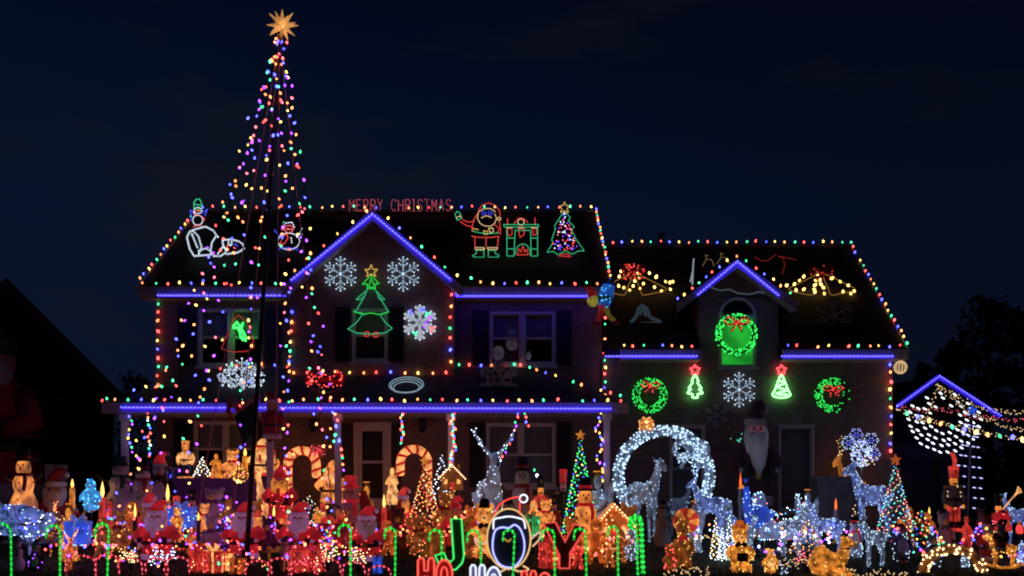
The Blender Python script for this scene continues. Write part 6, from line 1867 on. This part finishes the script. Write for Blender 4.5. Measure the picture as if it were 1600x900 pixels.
def ho(x0, x1, top, k, panel, lab):
    """HO in bubble letters: H then O"""
    G_ = 'three HO signs along the front edge'
    T = thing('ho_sign', lab, 'sign', (wx((x0 + x1) / 2, YH), YH, 0), G_, True)
    hw = (x1 - x0) * .48; b = top + 46; m_ = top + 20
    xa, xb = x0, x0 + hw; t3 = hw * .34
    hpts = [(xa + t3 * .3, top), (xa + t3 * .8, top), (xa + t3 * 1.1, top + 4), (xa + t3 * 1.15, m_), (xb - t3 * 1.15, m_), (xb - t3 * 1.1, top + 4), (xb - t3 * .8, top), (xb - t3 * .3, top), (xb, top + 4), (xb, b - 3), (xb - t3 * .5, b), (xb - t3 * 1.1, b - 3), (xb - t3 * 1.15, m_ + 9), (xa + t3 * 1.15, m_ + 9), (xa + t3 * 1.1, b - 3), (xa + t3 * .5, b), (xa, b - 3), (xa, top + 4)]
    cx_ = x1 - hw * .47
    outer = circ(cx_, (top + b) / 2 + 2, hw * .5, (b - top) / 2 - 1, 22); inner = circ(cx_, (top + b) / 2 + 2, hw * .2, (b - top) / 2 - 12, 16)
    col = {'red': (1, .10, .07), 'white': (.78, .82, 1)}[k]
    for nm, pp, yo in (('letter_h', hpts, 0), ('letter_o', outer, -.05)):
        q = [P(x_, y_, YH + yo) for x_, y_ in pp]
        pn = B().prism([(p[0], p[2]) for p in q], YH + yo + .03, YH + yo + .05).o(nm, panel, T, False)
        B().tube(q, .019, 6, True).o('rope', emit('ho rope ' + k, col, 1.15), pn)
        beads(pn, path_points(q, .045, True), 'white' if k == 'white' else 'pink', .016, 1.6, 'bulbs')
        if nm == 'letter_o': B().tube([P(x_, y_, YH + yo) for x_, y_ in inner], .016, 6, True).o('rope', MATS['ho rope ' + k], pn)
    for x_ in (x0 + hw * .5, cx_): B().tube([P(x_, b - 6, YH + .06), (wx(x_, YH), YH + .06, -.1)], .012, 5).o('stake', STEEL, T)
    return T


ho(653, 706, 872, 'red', glow('red sign acrylic', (1, .03, .03), .16, (.3, .02, .02)), 'red HO sign at the bottom edge under the letter J')
ho(735, 782, 883, 'white', glow('blue white sign acrylic', (.3, .32, 1), .12, (.2, .2, .35)), 'white HO sign at the bottom edge left of the penguin')
ho(815, 862, 892, 'red', MATS['red sign acrylic'], 'red HO sign at the bottom edge under the penguin feet')

# ---- hanging garlands of small bulbs round the porch
GG = 'bulb garlands hanging from the porch eave'
SM = .023


def wig(p, a=.05):
    return [tuple(Vector(v) + Vector((R.uniform(-a, a), R.uniform(-a * .5, a * .5), 0))) for v in path_points([P(*q) for q in p], .11)]


string('loose multicoloured garland round the leftmost porch post', wig([(199, 645, 21.5), (208, 668, 21.5), (198, 690, 21.5), (207, 715, 21.5)], .08), .10, ['yellow', 'blue', 'green', 'purple', 'yellow', 'blue'], SM, GG)
string('straight multicoloured garland just right of the first post', wig([(232, 645, 21.4), (233, 720, 21.4)], .03), .085, ['red', 'orange', 'white', 'green', 'blue', 'red'], SM, GG)
string('blue and green garland hanging left of the front door', wig([(526, 645, 21.4), (524, 670, 21.4), (533, 690, 21.4), (540, 735, 21.4)], .06), .17, ['orange', 'red', 'blue', 'green', 'blue', 'red', 'green'], .03, GG)
string('tight garland hanging right of the front door', wig([(628, 645, 21.4), (629, 696, 21.4)], .03), .06, ['red', 'green', 'orange', 'blue', 'red', 'green'], SM, GG)
string('long dense red green blue garland right of the giant cane', wig([(705, 645, 21.4), (708, 690, 21.4), (704, 740, 21.4), (708, 785, 21.4)], .06), .04, ['red', 'green', 'blue', 'red', 'orange', 'green', 'red'], SM, GG)
string('curved garland swinging down before the right porch window', wig([(810, 645, 21.4), (804, 668, 21.4), (795, 692, 21.4), (785, 715, 21.4), (778, 738, 21.4)], .03), .10, ['blue', 'red', 'green', 'purple', 'red', 'white'], SM, GG)
string('short green and red swag under the porch eave', wig([(820, 645, 21.4), (823, 662, 21.4), (828, 674, 21.4)], .03), .10, ['green', 'red', 'blue', 'red', 'green'], SM, GG)
string('yellow and blue garland round the right porch post', wig([(938, 645, 21.5), (932, 670, 21.5), (945, 690, 21.5), (934, 710, 21.5), (944, 740, 21.5), (936, 760, 21.5)], .07), .09, ['yellow', 'blue', 'yellow', 'purple', 'blue', 'orange'], SM, GG)
string('sparse green white garland along the right porch window sill', wig([(832, 735, 21.0), (845, 750, 21.0), (858, 745, 21.0)], .05), .14, ['green', 'white', 'green'], .028, GG)

# ---- stuffed climbers at the porch eave beside the pole
STAND[0] = False
santa(425, 20.95, 612, 690, 'unlit red stuffed Santa clinging to the porch eave right of the pole', .75, dict(coat=REDU, beard=PALE, trim=PALE, face=SKIN), rz=math.pi * .9)
T = thing('stuffed_elf', 'pink and white stuffed elf lying along the porch gutter', 'elf figure', P(376, 632, 21.1), None, True)
B().tube([P(356, 627, 21.1), P(372, 632, 21.1), P(384, 638, 21.1)], [.09, .13, .12], 9).o('body', paint('rose plush', (.5, .2, .28), .9), T)
B().ell(P(394, 632, 21.05), (.13, .12, .13), 10, 8).o('head', SKIN, T)
B().tube([P(398, 626, 21.05), P(404, 620, 21.05), P(399, 613, 21.05)], [.11, .07, .02], 8).o('hat', REDU, T)
for a_ in (350, 366): B().tube([P(a_ + 10, 632, 21.05), P(a_ + 6, 642, 20.98), P(a_ + 12, 652, 20.98)], [.06, .05, .04], 7).o('limb', REDU, T)
STAND[0] = True
T = thing('hanging_flag', 'dark green garden flag hanging from the black flagpole', 'flag', P(398, 640, 17.15), None, True)
b = B()
for i in range(8):
    for j in range(6):
        def fp(u, v): return P(396 - 30 * u * (1 - v * .5), 628 + 22 * u + 46 * v, 17.12 + .04 * math.sin(u * 5 + v * 3))
        b.quad(fp(i / 8, j / 6), fp((i + 1) / 8, j / 6), fp((i + 1) / 8, (j + 1) / 6), fp(i / 8, (j + 1) / 6))
b.o('cloth', paint('dark green flag cloth', (.02, .05, .035), .85), T)

# ---- window figures upstairs on the right
T = thing('window_santa', 'pale unlit Santa cut out standing in the upper right window', 'window figure', P(800, 566, YM + .09), None, True)
yv = YM + .19
PALEG = glow('pale cut out, lamp behind', (.7, .62, .8), .07, (.6, .58, .62))  # faint glow added so the card shows against the dark room
for nm, sh_, mt in (('coat', [(786, 566), (784, 545), (791, 530), (809, 530), (816, 545), (814, 566)], paint('dull red card', (.20, .06, .08), .8)), ('beard', circ(800, 538, 9, 10, 12), PALEG), ('face', circ(800, 528, 6, 5, 10), SKIN), ('hat', [(792, 524), (796, 514), (804, 512), (809, 524)], PALEG), ('sack', circ(779, 552, 9, 12, 12), PALEG), ('lantern', circ(826, 556, 4, 7, 10), PALEG)):
    q = [P(x_, y_, yv) for x_, y_ in sh_]; yv -= .012
    B().prism([(p[0], p[2]) for p in q], yv, yv + .010).o(nm, mt, T, False)

# ---- right side: nets, pole tree, overhead strings
Yn = 22.5
T = thing('net_light', 'sagging net of large white drop lights before the small garage', 'net lights', P(1464, 600, Yn), None, True)


nb2 = B(); q = []
ca, sa = math.cos(rad(32)), math.sin(rad(32))
for rr in (27, 38, 49, 60):
    row = []
    n = int(6.283 * rr / 12.5)
    for i in range(n):
        a = 6.283 * (i + .5 * (rr % 2)) / n
        x_, y_ = 1476 + rr * .92 * math.cos(a), 655 + rr * .84 * math.sin(a)
        if y_ < 640 and R.random() < .55: continue
        q.append(P(x_ + R.uniform(-1.5, 1.5), y_ + R.uniform(-1.5, 1.5), Yn)); row.append(q[-1])
    nb2.tube(row, .005, 4)
for p in q:
    d = Vector((ca, 0, -sa)) * .05
    ob = B().tube([Vector(p) - d, Vector(p) - d * .4, Vector(p) + d * .4, Vector(p) + d], [.005, .020, .020, .005], 7).o('bulb', emit('white drop bulb', (.85, .92, 1), 2.0), T)
nb2.o('net_cord', WIRE, T)


def tinsel_line(label, pts, Y, k='warm', c9s=None, group='tinsel cords strung to the right of the house', n=5, ln=.6):
    T = thing('tinsel_cord', label, 'tinsel cord', P(pts[0][0], pts[0][1], Y), group, True)
    q = smooth_path([P(x_, y_, Y) for x_, y_ in pts], 6)
    B().tube(q, .010, 4).o('cord', WIRE, T)
    bq = [p + Vector((R.uniform(-.05, .05), R.uniform(-.05, .05), R.uniform(-.05, .05))) for p in path_points(q, .033)]
    beads(T, bq, k, .014, 1.3)
    if c9s:
        for x_, y_, kk in c9s: bulbs_on(T, [Vector(P(x_, y_, Y - .08))], [kk], .042)
    return T


tinsel_line('warm tinsel cord with coloured bulbs sagging from the wing corner', [(1400, 636), (1422, 649), (1450, 657), (1500, 668), (1550, 679), (1600, 687), (1640, 692)], 22.0, 'warm', [(1417, 646, 'green'), (1434, 651, 'blue'), (1452, 657, 'yellow'), (1470, 662, 'orange'), (1488, 667, 'green'), (1507, 671, 'blue'), (1525, 675, 'yellow'), (1543, 679, 'orange'), (1562, 681, 'green'), (1582, 683, 'blue'), (1598, 687, 'yellow')])
tinsel_line('warm tinsel cord falling from the net top to the right', [(1464, 603), (1490, 622), (1515, 645), (1560, 662), (1610, 676), (1640, 682)], 22.3)
tinsel_line('warm tinsel cord dropping down the left edge of the net', [(1464, 602), (1461, 618), (1455, 636), (1444, 652), (1432, 655)], 22.4)
tinsel_line('warm tinsel cord under the right garage eave', [(1466, 604), (1500, 622), (1545, 640), (1600, 645), (1640, 646)], 22.6, 'warm')
tinsel_line('icicle cord crossing the garage at mid height', [(1405, 636), (1430, 640), (1475, 640), (1520, 650), (1575, 655), (1640, 660)], 22.8, 'pink')
T = thing('support_mast', 'thin mast beyond the right border holding the tinsel cords', 'mast', (wx(1640, 22.3), 22.3, GZ), None, True)
B().tube([(wx(1640, 22.3), 22.3, GZ), (wx(1640, 22.3), 22.3, wz(640, 22.3))], .04, 8).o('pole', POLEM, T)
T = thing('net_mast', 'thin mast carrying the net and the tinsel cords', 'mast', (wx(1465, 22.9), 22.9, GZ), None, True)
B().tube([(wx(1465, 22.9), 22.9, GZ), (wx(1465, 22.9), 22.9, wz(600, 22.9))], .03, 8).o('pole', POLEM, T)
Yp = 20.6
T = thing('pole_tree', 'leaning pole tree with rows of bluish white lights at the right', 'light tree', (wx(1513, Yp), Yp, gz(Yp)), None, True)
B().tube([(wx(1511, Yp), Yp, gz(Yp)), P(1519, 640, Yp)], .022, 7).o('pole', paint('violet grey pole', (.3, .25, .38), .5), T)
for i in range(10):
    y_ = 648 + i * 16; hw = 7 + i * 2.0; xm = 1519 - .055 * (y_ - 640)
    a_, b2 = P(xm - hw, y_ - 1, Yp), P(xm + hw, y_ + 3, Yp)
    ob = B().tube([a_, b2], .006, 4).o('rung', STEEL, T)
    qq = [Vector(a_).lerp(Vector(b2), t + R.uniform(-.04, .04)) for t in ((.02, .30, .72, .98) if i else (.1, .9))]
    bb = B()
    for p in qq: bb.tube([p + Vector((-.035, 0, .008)), p, p + Vector((.035, 0, -.008))], [.006, .016, .006], 6)
    bb.o('bulbs', emit('violet white bulb', (.50, .52, 1), 1.5), ob, True, 'stuff')
ob = None
B().prism([(wx(1519, Yp) + .11 * math.cos(rad(90 + 36 * i)) * (1 if i % 2 == 0 else .45), wz(641, Yp) + .11 * math.sin(rad(90 + 36 * i)) * (1 if i % 2 == 0 else .45)) for i in range(10)], Yp - .02, Yp + .02).o('star', LITBL, T, False)


# ---- more of the crowd between the big figures
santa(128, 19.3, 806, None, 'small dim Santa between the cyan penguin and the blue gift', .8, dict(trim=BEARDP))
gingerbread(160, 18.0, 806, None, 'dim gingerbread man with red lights beside the third green cane', .8, LITDIM, 30, 'red')
bear(186, 18.9, 790, None, 'brown bear with scattered gold lights left of the leftmost Santa', .8, LITDIM, REDU, 34, 'gold')
candle(211, 18.2, 786, None, 'unlit dark green candle left of the leftmost front Santa', .4, GREENU, emit('candle flame', (1, .5, .12), 2.4))
snowman(26, 16.7, 836, None, 'purple blue unlit snowman at the lower left border', .8, PALE, BLUEU, PURPF)
penguin(56, 16.5, 842, None, 'dark unlit penguin between the first two green canes', .8, BLACK, PALE, BLUEF, 14, 'purple')
soldier(301, 19.4, 764, None, 'unlit toy soldier under the left end of the porch table', .7, REDU, PALE, FACEP, BLACK)
angel(357, 19.4, 772, None, 'dim orange angel under the middle of the porch table', .7, LITDIM, None, 20, 'orange', halo=False)
bear(398, 19.6, 772, None, 'dim brown bear right behind the flagpole', .75, LITDIM, REDU, 20, 'orange')
cone_tree(482, 21.0, 768, 835, 'low dark bush with white sparkles under the left giant cane', 1.1, NEEDLE, ('warm', 'white'), 80, None, nd=600, s=2.4)
angel(496, 19.0, 788, 835, 'small gold glowing angel above the third front Santa', .7, LITG, None, 24, 'yellow', halo=False)
giftbox(524, 18.8, 806, None, 'dark red parcel between the third Santa and slanted cane', .8, REDU, LITR, ('red', 'yellow'), 20)
cone_tree(512, 18.2, 818, None, 'small dark fir with blue and yellow bulbs right of the third Santa', .6, NEEDLE, ('blue', 'yellow', 'green', 'red'), 36, None, nd=400, s=3., br=.018)
bear(622, 19.0, 786, None, 'dim unlit mouse eared plush bear right of the rightmost Santa', .7, BROWNF, PURPF, 0)
bear(640, 19.4, 800, None, 'dark plush bear with red lights under the glitter tree', .7, LITDIM, REDP, 36, 'red')
giftbox(676, 18.2, 822, None, 'amber lit gift box just left of the letter J', .7, LITDIM, LITO, ('orange', 'warm', 'red'), 46)
santa(712, 19.2, 776, None, 'dim Santa with amber lights between bear and tall reindeer', .7, dict(coat=REDP, beard=LITDIM, trim=REDP), 24, lk='orange')
penguin(795, 19.2, 765, None, 'dark penguin behind the hat of the penguin sign', .7, BLACK, PALE)
soldier(866, 19.4, 772, None, 'small unlit soldier left of the dark red capped one', .6, REDU, BLACK, FACEP, BLACK)
penguin(986, 17.9, 818, None, 'icy lit penguin behind the thick green cane', .75, LITICE, LITICE, None, 50, 'ice')
bear(893, 18.0, 800, None, 'amber bear between the arms of the red Y', .7, LITO, REDP, 24, 'orange')
gingerbread(970, 17.6, 826, None, 'rust coloured gingerbread man right of the gingerbread house', .7, LITDIM, 30, 'orange')
snowman(1035, 19.3, 780, None, 'dim grey unlit snowman under the ring arch', .7, GREYF, BLACK, GREYF)
bear(1046, 16.9, 846, None, 'small red and amber lit bear at the feet of the big brown one', .7, LITDIM, REDP, 40, 'red')
deer(1166, 18.0, 800, None, 'small icy lit fawn between drummer bear and carriage', .6, LITICE, 'ice', 80, rad(30), False)
cone_tree(1262, 18.4, 806, None, 'low gold lit twig bush under the pale blue donkey', .9, TINSEL, ('warm', 'orange', 'yellow'), 60, None, nd=160, s=2.2)
cone_tree(1335, 19.0, 778, None, 'thin cream lit twig tree right of the orange flame candle', .25, TINSEL, ('warm', 'warm'), 30, None, nd=100, s=1.8)
gingerbread(1226, 16.3, 868, None, 'dim blue lit gingerbread figure right of the gold penguin', .7, paint('navy plastic', (.03, .04, .16), .5), 16, 'ice')
bear(1456, 17.4, 826, None, 'icy and dark lit bear below the toucan', .7, TINSEL, BLACK, 40, 'ice')
santa(1541, 17.6, 806, None, 'dark red Santa between white snowman and trumpeter', .6, dict(coat=REDU, beard=PALE, trim=PALE))
santa(445, 17.0, 838, None, 'small blue grey unlit Santa between the flagpole and third Santa', .7, dict(coat=BLUEU, beard=PALE, trim=PALE, face=SKIN))
GLS = 'bulb strings wandering across the lawn'
MIXC = ['red', 'blue', 'pink', 'purple', 'orange', 'green', 'red', 'yellow', 'blue', 'purple']
for y0, xa, xb, h0, lb, cc in ((17.1, 70, 560, .35, 'added red and purple fill bulb string woven among the front Santas', ['red', 'purple', 'red', 'pink', 'blue', 'red', 'orange']), (18.8, 120, 600, .55, 'multicoloured bulb string woven behind the front Santas', MIXC),  # purple and blue bulbs in the left strings are added for violet fill
        (20.0, 170, 470, .7, 'added purple and blue fill bulb string in front of the purple cloth table', ['purple', 'blue', 'red', 'purple', 'yellow']), (19.0, 590, 760, .6, 'red and amber bulb string among the brown bears', ['red', 'orange', 'yellow', 'red', 'orange']),
        (17.3, 820, 990, .45, 'red and orange bulb string around the gingerbread men', ['red', 'orange', 'orange', 'pink', 'red']), (17.9, 1085, 1330, .5, 'bluish white bulb string across the right lawn', ['white', 'blue', 'white', 'purple', 'orange']),
        (17.6, 1395, 1600, .5, 'mixed bulb string across the far right lawn', MIXC)):
    pts = []
    n = int((xb - xa) / 14)
    for i in range(n + 1):
        y_ = y0 + .5 * math.sin(i * 1.3) + R.uniform(-.15, .15)
        pts.append((wx(xa + (xb - xa) * i / n, y0), y_, gz(y_) + .12 + h0 * R.random()))
    string(lb, [tuple(p) for p in smooth_path(pts, 3)], .135, cc, .021, GLS, wire=.005, jit=1.2, noise_=.05)
for xa, xb, y_, py_, lb in ((1083, 1142, 16.4, 842, 'pink white tiny string sagging between brown bear and twig trees'), (1226, 1272, 15.9, 880, 'pink white tiny string curling left of the camel'), (1290, 1420, 15.8, 896, 'white tiny string along the lower right edge'), (1040, 1110, 15.8, 893, 'warm tiny string along the edge under the brown bear')):
    T = thing('tiny_light_string', lb, 'string lights', P(xa, py_, y_), 'tiny white strings on the front lawn', True)
    q = smooth_path([P(xa + (xb - xa) * i / 8, py_ + 5 * math.sin(i * 2.1), y_) for i in range(9)], 4)
    B().tube(q, .006, 4).o('cord', WIRE, T)
    beads(T, [p + Vector((R.uniform(-.03, .03), R.uniform(-.03, .03), R.uniform(-.05, .05))) for p in path_points(q, .022)], 'warm', .012, 1.2)
    for p in (q[0], q[-1]): B().tube([p, (p[0], p[1], gz(y_) - .02)], .006, 4).o('stake', STEEL, T)

# ---- smaller glowing figures filling the middle depth of the lawn
for fn, px_, Y_, t_, lb, kw in (
        (candle, 160, 20.0, 752, 'red glowing candle behind the third green cane', dict(w=.55)),
        (angel, 172, 19.3, 776, 'small red glowing choir angel under the large unlit snowman', dict(w=.7, robe=LITR, lights=20, lk='pink', halo=False)),
        (gingerbread, 206, 19.0, 782, 'orange gingerbread man at the feet of the unlit snowmen', dict(w=.75, lights=20)),
        (santa, 232, 19.0, 772, 'glowing red Santa behind the waving mitten Santa', dict(w=.7, mats=dict(beard=LITDIM))),
        (candle, 262, 19.4, 756, 'tall gold glowing candle left of the purple table', dict(w=.5, wax=LITG)),
        (soldier, 276, 19.0, 774, 'small glowing toy soldier behind the blue gift box', dict(w=.75, legs=LITG, face=LIT, hat=LITR)),
        (bear, 306, 18.6, 806, 'amber glowing bear above the slim red gift box', dict(w=.75, fur=LITO, lights=30, lk='orange')),
        (penguin, 352, 18.7, 800, 'purple lit penguin left of the flagpole Santa', dict(w=.75, coat=BLUEU, belly=PALE, lights=40, lk='purple')),
        (santa, 402, 18.8, 798, 'small glowing orange Santa just right of the flagpole', dict(w=.7, mats=dict(coat=LITR, beard=LIT, trim=LIT, face=LIT))),
        (candle, 428, 19.2, 790, 'red glowing candle left of the gold bearded Santa hem', dict(w=.5)),
        (gingerbread, 455, 19.3, 788, 'dim gingerbread man behind the third front Santa', dict(w=.7, dough=LITO, lights=24, lk='red')),
        (soldier, 505, 19.3, 786, 'red glowing toy soldier right of the left giant cane foot', dict(w=.7, coat=LITR, hat=LITR)),
        (bear, 535, 18.9, 790, 'amber bear below the red capped purple snowman', dict(w=.7, fur=LITO, lights=24, lk='orange')),
        (angel, 573, 20.3, 752, 'gold glowing angel before the front door', dict(w=.6, robe=LITG, lights=16, lk='warm')),
        (candle, 600, 19.6, 772, 'red glowing candle before the right edge of the door', dict(w=.5)),
        (santa, 630, 20.4, 762, 'small glowing red Santa at the foot of the right giant cane', dict(w=.7, mats=dict(beard=LIT, coat=LITR))),
        (gingerbread, 607, 18.4, 812, 'orange gingerbread man right of the rosy bearded Santa', dict(w=.75, lights=24)),
        (bear, 738, 19.0, 782, 'amber lit bear cub before the tall white reindeer', dict(w=.7, fur=LITO, lights=20, lk='orange')),
        (candle, 782, 19.6, 756, 'cream glowing candle right of the tall white reindeer', dict(w=.5, wax=LITW)),
        (soldier, 845, 20.3, 742, 'dim glowing toy soldier beneath the right porch window', dict(w=.6, coat=LITR, face=LIT)),
        (bear, 985, 19.6, 782, 'dim amber bear left of the ring arch fawn', dict(w=.7, fur=LITDIM, lights=30, lk='gold')),
        (angel, 1085, 18.8, 782, 'small icy lit angel right of the peppermint candy', dict(w=.6, robe=LITICE, wing=LITICE, lights=60, lk='ice')),
        (penguin, 1136, 19.4, 764, 'icy lit penguin between ring arch and peacock', dict(w=.6, coat=LITBLW, belly=LITICE, lights=60, lk='ice')),
        (angel, 1262, 19.8, 764, 'pale blue lit angel behind the donkey', dict(w=.6, robe=LITBLW, wing=LITICE, lights=70, lk='ice')),
        (snowman, 1335, 18.2, 806, 'small icy lit snowman between donkey and fawn', dict(w=.7, body=LITICE, lights=50, lk='ice')),
        (gingerbread, 1420, 19.4, 790, 'orange glowing gingerbread man behind the multicoloured bush', dict(w=.7, lights=20)),
        (angel, 1510, 18.6, 802, 'rosy glowing angel left of the trumpeter', dict(w=.6, robe=LITR, lights=24, lk='pink', halo=False)),
        (candle, 1452, 20.2, 792, 'slim red candle left of the red nutcracker', dict(w=.5)),
        (deer, 1590, 19.4, 766, 'icy lit fawn by the right border behind the lanterns', dict(w=.6, mat=LITBLW, lk='ice', n=80, rz=2.9, antl=False))):
    fn(px_, Y_, t_, None, lb, **kw)
